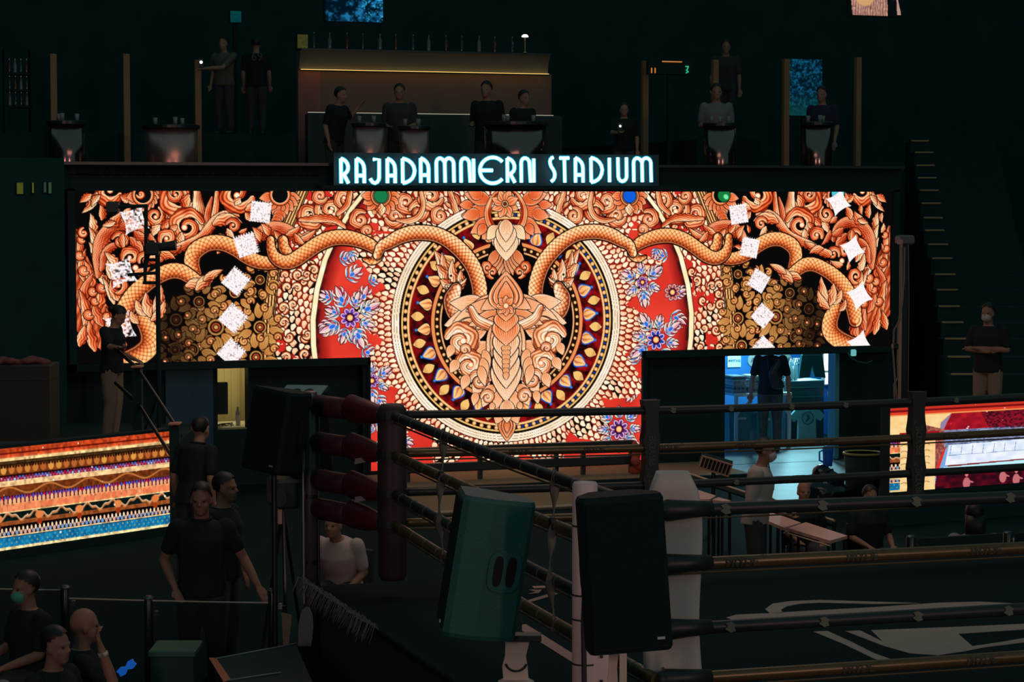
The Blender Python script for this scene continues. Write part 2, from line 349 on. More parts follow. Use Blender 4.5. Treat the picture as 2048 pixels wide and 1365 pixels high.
# ---------- main wall picture ----------
def paint_main():
    cl=C(146,500)[0]; cr=C(1796,500)[0]; cb=C(1010,940)[1]
    cv=Canvas(cl,cr,-2,cb+2,1.0); H=cv
    X,Y=np.meshgrid(cv.xs,cv.ys); full=(slice(0,len(cv.ys)),slice(0,len(cv.xs)))
    RO=(C(1240,640)[0]-C(783,640)[0])/2; cc=((C(1240,640)[0]+C(783,640)[0])/2,C(1012,884)[1]-RO); rx=X-cc[0]; ry=Y-cc[1]
    rho=np.hypot(rx,ry); phi=np.arctan2(ry,rx)
    # --- zone boundaries as functions of y on either side of the axis ---
    def bnd(pts):
        Q=np.array(CP(pts)); o=np.argsort(Q[:,1]); return np.interp(Y,Q[o,1],-Q[o,0])
    bA=bnd([(606,378),(585,430),(563,480),(548,540),(541,590),(537,640),(536,690),(537,735)])      # gold band outer side
    bB=bnd([(735,378),(705,415),(672,470),(650,520),(634,580),(626,640),(627,690),(632,735)])      # pale band
    ax=np.abs(X)
    a=cv.a
    # red cloth
    red=mix(rgb(206,44,34),rgb(232,66,48),noise(X,Y,40)); red=mix(red,rgb(120,16,16),np.clip((ax-bB+34)/26,0,1)*.9)
    a[...]=red
    sh=np.clip((ax-bB+14)/10,0,1)*np.clip(noise(X,Y,9)*2.4-.5,0,1); a[...]=mix(a,rgb(14,14,18),sh)
    # --- kanok flames and flowers on the cloth
    for sgn in (-1,1):
        def M(px,py):
            x,y=C(px,py); return (x,y) if sgn<0 else (-x,y)
        for (px,py,an,L) in [(700,690,-60,38),(722,610,-70,40),(676,640,150,44),(690,560,-35,42),(676,520,-10,34),(735,565,-20,30),(720,700,20,40),(668,600,200,34),(745,665,-30,34),
                             (742,742,-50,32),(752,790,60,34),(745,855,-30,30),(750,900,-20,40),(800,880,20,30),(748,500,40,28),(700,500,70,26)]:
            an=math.radians(an); kanok(cv,M(px,py),an if sgn<0 else math.pi-an,L*.93)
    for px,py,r,kind in [(700,636,18,0),(1312,680,20,1),(1238,859,20,2),(744,762,13,0),(1345,585,17,3),(1278,560,12,0),(1275,770,14,3)]:
        flower(cv,C(px,py),r,.3,pet=[rgb(96,60,170),rgb(28,60,170),rgb(90,40,120),rgb(170,70,60)][kind],rim=rgb(240,190,215) if kind<3 else rgb(240,190,170))
    for sgn in (-1,1):
        for (px,py) in [(700,636),(1312,680)] if sgn<0 else []:
            c0=C(px,py)
            for k in range(8):
                an=k*math.pi/4+.2; p=(c0[0]+27*math.cos(an),c0[1]+27*math.sin(an))
                petal(cv,p,an,13,5,base=rgb(60,130,220),hi=rgb(235,215,235),lo=rgb(30,70,170),veins=1,edge=rgb(240,200,220),ol=1.2)
    # --- star shaped flame tile field round the ring
    nst=16; zz=np.abs(((phi+.12)/(2*math.pi)*nst)%1-.5)*2
    rs=RO+16+70*(1-zz)+10*(noise(X,Y,7)-.5); up=np.clip((cc[1]-60-Y)/60,0,1); rs=rs+up*26
    st=(rho<rs)|((Y<C(1010,470)[1]-8)&(ax<bB-30)&(noise(X,Y,16)>.42))
    tc=tiles(rho,phi*265,12.5,1.0); a[...]=np.where(st[...,None],tc,a)
    # --- tiles between pale band and gold band
    z2=(ax>bB)&(ax<bA); tc=tiles(Y*.94+ax*.34,ax*.94-Y*.34,12.5,4.0); rp=(noise(X+31,Y,34)>.66)&(noise(X,Y,7)>.3)
    tc=np.where(rp[...,None],rgb(206,44,34),tc); a[...]=np.where(z2[...,None],tc,a)
    # curls over the tile fields
    rng=np.random.RandomState(5)
    for k in range(46):
        y=rng.uniform(60,C(1010,715)[1]); q=C(600,400+y)[0] if False else None
        j=int(np.clip((y-cv.y0),0,len(cv.ys)-1)); lo_,hi_=bB[j,0]+10,bA[j,0]-9
        if hi_<lo_: continue
        x=rng.uniform(lo_,hi_)*(1 if k%2 else -1)
        scroll(cv,(x,y),rng.uniform(7,10),rng.uniform(0,360),1.1,1 if k%3 else -1,w=3.0,base=rgb(240,150,90),hi=CREAM,veins=1,lobe=0)
    for (px,py,r0,L,n_,a0_) in ((700,636,17,50,8,.35),(1312,680,18,46,8,.2),(1238,859,19,38,8,.0),(744,762,12,34,6,.5),(748,880,10,40,6,.2),(1285,565,12,40,6,.4)):
        c0=C(px,py)
        for k in range(n_):
            an=a0_+2*math.pi*k/n_; kanok(cv,(c0[0]+r0*math.cos(an),c0[1]+r0*math.sin(an)),an,L*.93*(1 if k%2 else .72),W=.30)
    for px,py,r,kind in [(700,636,19,0),(1312,680,20,1),(1238,859,20,2),(744,762,14,0),(1285,565,12,0)]:
        flower(cv,C(px,py),r,.3,pet=[rgb(96,60,170),rgb(28,60,170),rgb(90,40,120)][kind],rim=rgb(240,190,215))
    # pale band, gold band
    e=1-np.abs(ax-bB)/5.2; m=np.clip(e*5,0,1); a[...]=mix(a,rgb(60,20,12),np.clip((6.6-np.abs(ax-bB)),0,1)); a[...]=mix(a,mix(rgb(245,225,170),rgb(255,246,214),noise(X,Y,14)),m)
    q=(ax-bA); gb=np.clip(11-np.abs(q),0,1); stp=np.cos(q*2*math.pi/5.6); gcol=mix(rgb(70,22,8),rgb(240,190,118),.5+1.4*stp)
    a[...]=mix(a,rgb(16,10,8),np.clip(14-np.abs(q-1),0,1)); a[...]=mix(a,gcol,gb)
    # --- outer black zone
    oz=(ax>bA+12); a[...]=np.where(oz[...,None],rgb(9,8,9),a)
    yl=C(300,560)[1]
    # olive gold floral carpet in the lower outer zone
    for sgn in (-1,1):
        def M(px,py):
            x,y=C(px,py); return np.array([x if sgn<0 else -x,y])
        def an_(d): d=math.radians(d); return d if sgn<0 else math.pi-d
        og=dict(base=rgb(196,140,72),hi=rgb(226,176,100),lo=rgb(150,50,26))
        def dim(px): return np.clip((px-300)/150,.28,1)
        for c0,Ls in (((432,655),1.0),((520,655),.8),((470,585),.7),((385,700),.8),((520,560),.6),((512,715),.8),((352,640),.75),((398,604),.7),((350,700),.6)):
            for k in range(10):
                d_=k*36+12; px=c0[0]+18*math.cos(math.radians(d_)); py=c0[1]+18*math.sin(math.radians(d_))
                f_=dim(px+20*math.cos(math.radians(d_))); kk={n_:v_*f_ for n_,v_ in og.items()}
                petal(cv,M(px,py),an_(d_),36*Ls,10*Ls,veins=4,ol=1.2,**kk)
            for k in range(7):
                d_=k*51+30; px=c0[0]+50*Ls*math.cos(math.radians(d_)); py=c0[1]+50*Ls*math.sin(math.radians(d_)); f_=dim(px)
                kk={n_:v_*f_ for n_,v_ in og.items()}
                scroll(cv,M(px,py),7.5,d_,1.1,sgn,w=2.6,veins=1,lobe=0,**kk)
            f_=dim(c0[0])
            for r_,c_ in ((15,og['base']),(10,rgb(30,14,8)),(8.5,rgb(190,70,40)),(4,og['hi'])): disc(cv,M(*c0),r_*Ls,c_*f_,rgb(20,10,6))
        # dark shading of the carpet towards the outer end is part of the picture on the wall
        # --- orange scroll work above: traced centres
        def sc(px,py,R,a0,t=1.3,dr=1,**k):
            scroll(cv,M(px,py),R*.93,a0 if sgn<0 else 180-a0,t,dr*(-1 if sgn>0 else 1),**k)
        def lf(p,q,w,b=0.,**k): leaf(cv,M(*p),M(*q),w*.93,b*(1 if sgn<0 else -1),flip=1 if sgn<0 else -1,**k)
        def st_(pts,ws,**k): stroke(cv,smooth([M(*p) for p in pts],6),[w*.93 for w in ws],flip=1 if sgn<0 else -1,**k)
        palek=dict(base=rgb(246,170,112),hi=CREAM)
        darkk=dict(base=rgb(206,78,38),hi=rgb(250,170,120))
        # left end flames
        P=[M(*p) for p in [(150,455),(158,470),(166,500),(178,520),(190,548),(200,590),(214,612),(236,640),(254,690),(232,724),(150,660)]]
        poly(cv,P,lambda X,Y:mix(rgb(150,44,16),rgb(240,128,76),noise(X*1.6,Y*.7,7)*.8+.4*np.sin(X*.55+Y*.25+3*noise(X,Y,16))))
        for p,q,w,b in [((160,540),(153,458),7,.1),((168,560),(172,498),8,-.2),((178,590),(168,520),9,.2),((165,620),(188,545),9,-.2),((190,620),(200,560),9,.25),((170,650),(158,580),9,.2),((205,650),(190,600),9,-.2),((215,690),(212,615),11,.2),((190,700),(178,640),9,-.1),((235,720),(232,655),10,.15),((160,690),(170,650),9,0)]:
            lf(p,q,w,b,veins=6,**(darkk if (p[0]%2) else {}))
        for c_ in ((163,478,7),(160,510,8),(168,540,9),(186,582,8),(190,602,7),(203,575,9),(215,632,8),(178,628,9)): sc(c_[0],c_[1],c_[2],40,1.0,1,w=c_[2]*.45,lobe=0)
        # pale flame column
        for p,q,w,b in [((186,470),(181,427),8,.12),((192,500),(178,455),8,.15),((194,525),(178,485),8,.15),((198,548),(184,508),8,.15),((214,570),(188,540),8,.1),((228,606),(206,556),7,.05)]: lf(p,q,w,b,**palek)
        # large acanthus loop
        st_([(196,552),(197,515),(203,482),(220,460),(245,449),(268,452),(285,466),(292,488)],[5,11,13,13,12,9,5],lobe=.45,lam=8,veins=6,**darkk)
        st_([(203,540),(212,505),(232,490),(248,492)],[4,8,7,2],lobe=.4,lam=7,veins=4,**darkk)
        sc(240,482,15,200,1.3,1); lf((245,470),(250,500),6,.2); lf((262,478),(285,515),9,-.2,**darkk); lf((270,465),(300,478),8,.2,**darkk)
        sc(262,515,17,170,1.0,1,w=6); lf((235,535),(210,505),9,.1,**palek); lf((228,560),(215,520),8,-.1,**palek)
        sc(292,520,14,160,1.2,1); lf((272,545),(300,535),7,.2); lf((240,600),(222,560),9,-.2); sc(236,570,16,100,1.1,-1,w=5); disc(cv,M(271,536),4.5,CREAM,ORA)
        # upper row
        sc(216,382,24,20,.9,1,w=9); lf((192,388),(164,426),8,-.2,**palek); lf((180,390),(160,405),7,0); lf((198,392),(184,413),6,.2,**palek)
        lf((204,438),(200,410),7,.2); lf((218,452),(240,425),10,.2); lf((228,445),(205,452),6,0,**palek); lf((250,440),(262,415),8,-.2); lf((260,400),(240,392),9,0); lf((316,385),(300,398),8,0)
        sc(310,432,18,-60,1.35,1); lf((318,452),(305,474),8,.2,**palek); lf((332,418),(347,468),9,-.15,**palek); lf((340,440),(325,470),7,.2)
        sc(358,392,36,10,1.25,1,w=11); sc(352,388,14,190,1.2,-1); lf((376,392),(372,425),9,.2)
        st_([(413,474),(404,445),(397,415),(394,385)],[5,12,11,7],veins=6,**palek); st_([(416,474),(426,445),(432,415),(434,385)],[4,7,6,4],veins=3); st_([(414,470),(414,440),(418,415),(424,395)],[4,6,6,2],veins=3,**darkk)
        sc(374,455,31,-20,1.45,-1,w=9); lf((362,468),(366,492),8,.2,**palek); lf((352,452),(338,466),6,0)
        st_([(305,520),(330,510),(355,497),(380,486),(402,474),(418,455),(432,440),(452,430),(476,432)],[9,8,9,8,8,8,9,9,3],lobe=.3,lam=9,veins=5)
        lf((320,508),(350,518),8,-.2); lf((430,448),(484,446),11,-.35); sc(466,452,13,200,1.2,1); lf((455,460),(470,478),6,.1,**palek); lf((340,500),(362,492),6,.3); sc(335,478,15,160,1.1,1,w=6)
        sc(474,386,32,20,1.2,1,w=10); lf((478,398),(470,410),8,0,**palek); lf((494,420),(510,402),8,.2); lf((500,440),(490,425),7,.1)
        lf((300,470),(322,500),6,.2,**darkk); lf((285,440),(300,452),6,0); lf((440,470),(462,480),6,.2,**darkk)
        # gem medallions of the upper row
        for gx,col in ((286,rgb(12,12,14)),(560,rgb(10,12,12))):
            for k in range(9):
                d_=20*k+10; petal(cv,M(gx+14*math.cos(math.radians(d_)),390+14*math.sin(math.radians(d_))),an_(d_),26 if gx>400 else 17,9,veins=5)
            disc(cv,M(gx,390),19,ORA); disc(cv,M(gx,390),15,col,rgb(250,200,150))
        for k in range(4): petal(cv,M(562-5*k,420+7*k),an_(105-8*k),24-3*k,11-k,veins=7)
        # small dragon in the knot of the serpent
        st_([(500,492),(520,468),(548,458),(575,462),(600,478),(620,468),(640,452)],[6,12,15,13,10,7,2],lobe=.5,lam=7,veins=7,**darkk)
        for p,q,w,b in [((520,480),(505,455),7,.2),((538,470),(522,448),7,.2),((575,470),(600,452),7,.2),((600,480),(632,458),6,.2),((590,470),(612,490),6,.2),((560,480),(548,462),6,.1)]: lf(p,q,w,b,veins=4)
        # red zone scrolls under the top edge
        for p in [(620,430,24,0,1),(660,420,26,200,-1),(690,398,18,100,1),(640,392,14,20,1),(720,440,18,-60,-1),(735,462,12,60,1),(790,432,20,160,-1),(812,404,20,10,1),(838,425,20,200,1),(862,392,24,20,1),(880,432,16,-90,-1),(905,455,14,30,1),(905,400,14,150,-1),(930,478,13,100,1),(948,505,14,-60,-1),(955,470,9,0,1)]:
            sc(p[0],p[1],p[2],p[3],1.35,p[4],w=p[2]*.34,base=rgb(240,136,84))
        st_([(690,455),(668,440),(640,438),(600,440)],[3,7,7,3],lobe=.4,veins=4); st_([(700,385),(694,410),(676,428)],[5,6,4],veins=3)
        st_([(842,385),(846,410),(838,432),(818,442),(795,440)],[4,5,6,6,3],veins=3,base=rgb(240,150,96)); st_([(900,385),(910,415),(920,445),(938,470),(955,490),(962,520),(972,540)],[5,6,6,6,5,5,2],lobe=.3,veins=3,base=rgb(240,150,96))
        lf((956,498),(975,535),8,.2,**palek); lf((930,470),(945,500),7,-.2)
        # medallion with a gem
        g=M(762,392)
        for k in range(9):
            d_=22.5*k; petal(cv,(g[0]+15*math.cos(math.radians(d_)),g[1]+15*math.sin(math.radians(d_))),math.radians(d_),22,9,veins=4)
        disc(cv,g,19,rgb(236,140,84)); disc(cv,g,15,rgb(250,210,160)); gc=rgb(22,120,70) if sgn<0 else rgb(14,90,214); disc(cv,g,13,gc)
        lf((762,412),(762,432),10,0,**palek)
    # small curls and leaves wherever the dark ground still shows
    rng=np.random.RandomState(11)
    for k in range(900):
        px,py=rng.uniform(162,585),rng.uniform(388,548); sgn=-1 if k%2 else 1; c0=C(px,py); x=c0[0] if sgn<0 else -c0[0]; y=c0[1]
        if px>330 and py>505: continue
        i=int(x-cv.x0); j=int(y-cv.y0); w_=a[max(0,j-6):j+7,max(0,i-6):i+7]
        if w_.size and w_.mean()<.07 and w_.max()<.5:
            r=rng.uniform(6,9); t_=rng.uniform(0,6.28)
            if k%3: leaf(cv,(x-r*math.cos(t_),y-r*math.sin(t_)),(x+r*math.cos(t_),y+r*math.sin(t_)),r*.55,.25,base=ORA if k%4 else rgb(246,170,112))
            else: scroll(cv,(x,y),r,rng.uniform(0,360),1.1,sgn,w=r*.4,veins=1,lobe=0)
    # other gems
    disc(cv,C(1448,391),13,rgb(20,120,60)); ell(cv,C(1452,394),6,5,.6,rgb(120,230,160)); disc(cv,C(1676,386),14,rgb(70,190,200))
    # --- ring of the medallion
    rn=rho/RO; wv=noise(X,Y,5)
    def band(r0,r1,col):
        m=np.clip(np.minimum(rho-r0*RO,r1*RO-rho)+.5,0,1); a[...]=mix(a,col,m)
    band(.0,1.005,rgb(60,12,8)); lines=np.where(np.abs(((rn-.935)/.065)*3%1-.5)>.43,0.,1.)
    band(.935,1.0,mix(rgb(120,40,26),mix(rgb(236,214,176),rgb(255,244,226),noise(X,Y,20)),lines))
    band(.917,.935,rgb(20,14,8)); band(.903,.917,rgb(236,190,110)); band(.868,.903,rgb(18,12,10)); band(.85,.868,rgb(244,196,126)); band(.843,.85,rgb(150,30,16))
    nb=84; ph=(phi/(2*math.pi)*nb)%1-.5; bd=np.hypot(ph*2*math.pi*.886*RO/nb,rho-.886*RO); a[...]=mix(a,mix(rgb(150,60,24),rgb(255,214,150),1.3-bd/4),np.clip(4.6-bd,0,1)); 
    bl=(rx>0)&(np.abs(ph)>.4)&(np.abs(rho-.886*RO)<2.6); a[...]=np.where(bl[...,None],rgb(20,60,150),a)
    rm=np.clip(noise(X,Y,10)*1.3+.5*noise(X,Y,4)-.45+.35*np.clip((rn-.7)*6,0,1),0,1); band(.0,.843,mix(rgb(14,5,7),rgb(150,14,18),rm*np.clip(.45+.4*(rx>0)+(rn-.6)*2,0,1)))
    ri=.66*RO
    for k in range(44):
        a0=2*math.pi*(k+.5)/44; p=(cc[0]+(ri+3)*math.cos(a0),cc[1]+(ri+3)*math.sin(a0))
        if k%2:
            petal(cv,p,a0,26,11,base=rgb(246,180,110),hi=rgb(255,226,170),veins=2,edge=rgb(24,90,190) if math.cos(a0)>-.2 or math.sin(a0)>.2 else rgb(30,20,16),ol=2.6,pw=.55)
            disc(cv,(cc[0]+(ri+30)*math.cos(a0),cc[1]+(ri+30)*math.sin(a0)),1.8,rgb(50,170,230),rgb(24,90,190))
        else: petal(cv,(cc[0]+(ri+14)*math.cos(a0),cc[1]+(ri+14)*math.sin(a0)),a0,26,9,base=rgb(240,190,110),hi=rgb(252,216,140),lo=rgb(180,110,60),veins=0,pw=1.0)
    rho_=rho/ri; 
    m=np.clip(ri+1-rho,0,1); a[...]=mix(a,rgb(232,140,80),m); m=np.clip(ri*.965-rho,0,1); a[...]=mix(a,rgb(30,16,10),m)
    nb=64; ph=(phi/(2*math.pi)*nb)%1-.5; bd=np.hypot(ph*2*math.pi*.93*ri/nb,rho-.93*ri); a[...]=mix(a,rgb(250,190,120),np.clip(3.2-bd,0,1)); m=np.clip(ri*.895-rho,0,1); a[...]=mix(a,rgb(240,170,110),m); m=np.clip(ri*.875-rho,0,1); a[...]=mix(a,rgb(8,7,8),m)
    m=np.clip(1.3-np.abs(rho-ri*.76),0,1)*np.clip(noise(phi*60,rho,4)*2-.3,0,1)*(ry>-30); a[...]=mix(a,rgb(235,225,205),m*.9)
    # --- top centre ornament above the mask, vertical axis x=1012
    ax0=1012
    poly(cv,CP([(985,470),(1040,470),(1060,560),(965,560)]),rgb(12,8,8))
    for sgn in (-1,1):
        def M(px,py):
            x,y=C(px,py); c0=C(ax0,py)[0]; return np.array([x,y]) if sgn<0 else np.array([2*c0-x,y])
        def an_(d): d=math.radians(d); return d if sgn<0 else math.pi-d
        def pt(px,py,d,L,W,**k): petal(cv,M(px,py),an_(d),L,W,**k)
        for px,py,d,L,W in [(985,420,170,62,16),(980,402,195,52,14),(985,440,150,50,14),(965,395,210,34,12),(990,455,140,34,13),(960,425,165,36,12),(970,448,120,26,9),(945,410,180,26,9)]: pt(px,py,d,L,W,veins=9)
        st_=lambda pts,ws,**k: stroke(cv,smooth([M(*p) for p in pts],6),ws,flip=1 if sgn<0 else -1,**k)
        st_([(1012,470),(985,455),(975,425),(985,395),(1000,380)],[5,7,6,4,2],veins=2)
        # tail fan under the ornament
        for k,d in enumerate((92,98,105,113,122)): pt(1008-3*k,500,d,52-3*k,9,veins=6,base=rgb(226,120,66))
        pt(1004,450,115,42,14,veins=9,hi=CREAM,base=LIGHT); pt(996,452,130,34,12,veins=7,base=LIGHT)
        for px,py in ((985,545),(975,535)): scroll(cv,M(px,py),11,an_(90)*57.3,1.1,-sgn,w=4)
    for py,L,W in ((466,46,24),(452,42,20),(445,30,14)): petal(cv,C(ax0,py-6),math.pi/2,L+12,W,base=rgb(250,196,146),hi=rgb(255,248,226),veins=11)
    for k in range(8):
        a0=k*math.pi/4+.39; petal(cv,(C(1010,408)[0]+4*math.cos(a0),C(1010,408)[1]+4*math.sin(a0)),a0,24,9,base=rgb(240,130,76),veins=3)
    disc(cv,C(1010,408),6,rgb(250,196,150)); disc(cv,C(1010,408),3,rgb(120,40,20))
    # --- serpents (both sides)
    for sgn in (-1,1):
        g=(lambda P:P) if sgn<0 else mir
        fl=1 if sgn<0 else -1
        serpent(cv,g(CP([(566,481),(568,495),(576,511),(566,522)])),[9,10,10,8],flip=fl)
        serpent(cv,g(CP([(392,549),(384,524),(391,503),(416,488),(444,487),(471,498),(498,516),(520,525),(545,527),(560,524)])),[10,14,15,14,14,14,14,13,12,10],flip=fl)
        serpent(cv,g(CP([(541,480),(542,497),(550,515),(568,525),(588,521),(612,505),(639,487),(666,477),(693,476),(720,482),(744,493),(756,506),(754,516),(742,523),(728,519)])),[7,9,12,13,14,14,14,14,14,14,13,12,10,8,3],flip=fl)
        serpent(cv,g(CP([(238,668),(246,632),(266,594),(291,569),(316,553),(341,543),(362,544),(380,554),(398,563),(416,556),(436,545)])),[15,17,17,16,15,14,14,14,12,8,2],flip=fl)
        serpent(cv,g(CP([(282,636),(298,664),(299,690),(282,708),(256,720),(236,724)])),[12,16,18,18,17,14],flip=fl)
        for p,q,w,b in [((375,572),(420,572),9,.25),((395,578),(440,548),9,.2),((410,560),(446,540),7,.1),((292,628),(272,600),9,.2),((300,630),(292,585),10,.1),((310,625),(322,570),9,-.1),((275,645),(262,622),7,.2),((305,640),(330,600),8,-.2)]:
            leaf(cv,g(CP([p]))[0],g(CP([q]))[0],w,b*fl*-1,base=rgb(240,150,96),flip=fl)
        serpent(cv,g(CP([(755,511),(763,494),(780,485),(800,474),(824,467),(849,466),(876,471),(903,486),(926,507),(944,531),(954,556),(959,582),(956,604)])),[8,11,13,14,14,14,14,15,15,15,15,15,14],flip=fl,hi=rgb(255,226,170))
        # the serpent head facing the axis, its ruff and neck
        for p,q,w,b in [((905,585),(868,500),15,.1),((902,575),(884,505),10,-.1),((890,560),(872,530),9,.2),((915,570),(905,520),9,-.2),((925,575),(922,540),8,-.1),((900,575),(880,560),9,.1)]:
            leaf(cv,g(CP([p]))[0],g(CP([q]))[0],w,b*fl,base=rgb(240,150,96),hi=CREAM,flip=fl,veins=6)
        for k in range(4): leaf(cv,g(CP([(892+5*k,574)]))[0],g(CP([(906+9*k,566-3*k)]))[0],5,.3*fl,base=LIGHT,hi=CREAM,flip=fl,veins=2)
        disc(cv,g(CP([(902,552)]))[0],3,rgb(60,20,10),CREAM)
        serpent(cv,g(CP([(912,578),(904,600),(912,625),(932,640),(950,632)])),[11,17,18,14,8],flip=fl,hi=CREAM,base=rgb(244,160,104))
    # --- mask: side plumes, layered petals, chevrons
    for sgn in (-1,1):
        def M(px,py):
            x,y=C(px,py); c0=C(ax0,py)[0]; return np.array([x,y]) if sgn<0 else np.array([2*c0-x,y])
        def an_(d): d=math.radians(d); return d if sgn<0 else math.pi-d
        def pt(px,py,d,L,W,**k): petal(cv,M(px,py),an_(d),L,W,**k)
        def sc(px,py,R,a0,t=1.3,dr=1,**k): scroll(cv,M(px,py),R,a0 if sgn<0 else 180-a0,t,dr*(-1 if sgn>0 else 1),**k)
        bk=dict(base=rgb(250,176,122),hi=rgb(255,244,220),lo=rgb(176,70,34))
        for px,py,d,L,W in [(985,628,168,96,26),(975,655,172,84,24),(985,700,158,88,24),(975,612,185,74,18),(975,625,165,70,20),(960,650,172,58,17),(955,640,150,62,14),(985,690,150,66,20),(960,680,165,58,20),(965,720,140,52,18),(975,745,125,50,17),(985,770,115,46,14),(990,740,150,44,14),(1000,780,105,42,10)]: pt(px,py,d,L,W,veins=10,**bk)
        sc(922,684,29,200,1.4,1,w=11,**bk); sc(938,732,24,190,1.4,1,w=9,**bk); sc(958,762,17,180,1.4,1,w=6,**bk); sc(975,795,12,180,1.3,1,w=4.5,**bk); sc(930,700,9,20,1.2,-1,w=3.5,**bk)
        for px,py,d,L,W in [(905,690,110,26,9),(915,720,120,28,10),(935,750,110,30,10),(952,785,100,26,8),(985,805,95,20,6)]: pt(px,py,d,L,W,veins=5,**bk)
        # face plates
        for px,py,d,L,W in [(1008,600,165,62,18),(1006,612,178,58,15),(1004,625,160,56,14),(1010,590,150,44,14),(1008,640,165,46,12)]: pt(px,py,d,L*1.25,W,veins=9,base=rgb(244,150,94),hi=rgb(255,236,204))
        stroke(cv,smooth([M(*p) for p in [(942,618),(955,640),(985,655),(1012,668)]],6),[6,9,9,5],veins=4,**{**bk,'flip':1 if sgn<0 else -1})
        for k in range(4): pt(985+6*k,650+2*k,100-3*k,60,7,veins=8,base=rgb(250,186,136),hi=CREAM)
        for k in range(3): pt(968-4*k,700+16*k,75,40,9,veins=8,**bk)
    for py,L,W in ((720,92,30),(706,80,27),(690,66,25),(672,60,26)): petal(cv,C(ax0,py-14),math.pi/2,L,W,base=rgb(248,184,134),hi=rgb(255,246,224),veins=13,ol=2.2)
    for k in range(7):
        p=C(ax0,690+9*k); petal(cv,p,math.pi/2,16,9-.5*k,base=rgb(246,170,112),hi=CREAM,veins=5)
    for py,L,W in ((640,54,27),(628,40,24),(615,32,18)): petal(cv,C(ax0,py-6),math.pi/2,L,W,base=rgb(238,128,72),hi=rgb(255,224,180),veins=11,ol=2)
    for L,W,py in ((74,34,622),(60,25,616),(44,15,610)): petal(cv,C(ax0,py),-math.pi/2,L,W,base=rgb(240,130,74),hi=rgb(255,220,176),veins=9,ol=2,pw=.62)
    for k in range(8):
        a0=k*math.pi/4; petal(cv,(C(ax0,612)[0]+3*math.cos(a0),C(ax0,612)[1]+3*math.sin(a0)),a0,17,7,base=rgb(240,136,80),veins=3)
    disc(cv,C(ax0,612),5,rgb(255,214,170),rgb(160,60,30))
    # drop at the foot of the ring
    for L,W,py in ((52,17,828),(40,11,834),(26,6,840)): petal(cv,C(1014,py),math.pi/2,L,W,base=rgb(236,120,66),hi=rgb(255,220,176),veins=5,pw=.8)
    for sgn in (-1,1): petal(cv,C(1014+sgn*10,815),math.pi/2+sgn*-.35,34,12,base=rgb(244,160,104),veins=6)
    petal(cv,C(1014,800),math.pi/2,44,15,base=rgb(250,190,140),veins=9)
    # --- white lace squares drifting over the picture
    for px,py,r,ag in [(522,424,27,.12),(493,490,28,-.3),(472,563,28,.7),(466,637,29,.72),(463,706,28,.75),(1478,428,27,-.15),(1500,495,27,.2),(1518,562,27,.55),(1526,632,27,.72),(1527,696,26,.75)]: lace(cv,C(px,py),r*.93,ag)
    for px,py,r in [(268,440,32),(243,545,34),(240,655,36)]: lace(cv,C(px,py),r*.93,.5,True,soft=1)
    for px,py,r in [(1677,405,30),(1705,498,30),(1719,592,32),(1720,690,32)]: lace(cv,C(px,py),r*.93,.25,True)
    return cv
# ---------- the hall ----------
struct('floor',MB().span((-14,-8,-.2),(45,52,0)),M_floor)
struct('wall_back',MB().span((-14,50,0),(45,50.4,22)),M_wall)
struct('wall_left',MB().span((-14.4,-8,0),(-14,50.4,22)),M_wall)
struct('wall_right',MB().span((45,-8,0),(45.4,50.4,22)),M_wall)
ZD=3.95                                            # balcony floor
struct('floor_balcony',MB().prism([(-14,30.75),(16.75,30.75),(19.7,36.4),(21.5,50),(-14,50)],Matrix.Translation((0,0,ZD-.3)),.3),M_floor)
# wall under the screen: solid pieces left and right of two openings
def X_at(px,Y,py=780): return aty(px,py,Y).x
YW=30.55
wl=MB(); wl.span((-14,YW,0),(X_at(330,YW),YW+.25,ZD-.3)); wl.span((X_at(330,YW),YW,0),(X_at(435,YW),YW+.25,1.72)); wl.span((X_at(497,YW),YW,0),(X_at(740,YW),YW+.25,1.9)); wl.span((X_at(330,YW),YW,1.66),(X_at(740,YW),YW+.25,ZD-.3)); wl.span((X_at(435,YW),YW,0),(X_at(497,YW),YW+.25,.78))
struct('wall_under_screen_left',wl,M_black)
wr=MB(); wr.span((X_at(738,YW),YW+.1,0),(X_at(1286,YW),YW+.35,ZD-.3)); wr.span((X_at(1285,YW),YW,0),(X_at(1450,YW),YW+.25,ZD-.3)); wr.span((X_at(1450,YW),YW,1.70),(X_at(1673,YW),YW+.25,ZD-.3)); wr.span((X_at(1674,YW),YW,0),(16.7,YW+.25,ZD-.3))
struct('wall_under_screen_right',wr,M_black)
M_bluew=mat('deep_blue_panel',(.015,.11,.17),.5,scale=3)
pb=thing('wall_panel','deep blue wall panel beside the lit doorway under the big screen','panel',(X_at(378,YW),YW-.03,0))
MB().span((X_at(330,YW),YW-.05,.1),(X_at(425,YW),YW-.003,1.66),.01).build('board',M_bluew,pb)
MB().span((X_at(425,YW),YW-.06,.0),(X_at(432,YW),YW-.003,1.66),.005).build('edge_trim',M_black,pb)
# side terraces
M_ter=mat('dark_terrace',(.014,.052,.056),.9,spec=.1)
tl=MB()
for k in range(7): tl.span((-14,30.0+.0*k,0),(X_at(152,30.3)-.4-.25*k,30.3,.5+.45*k))
struct('terrace_left',tl,M_ter)
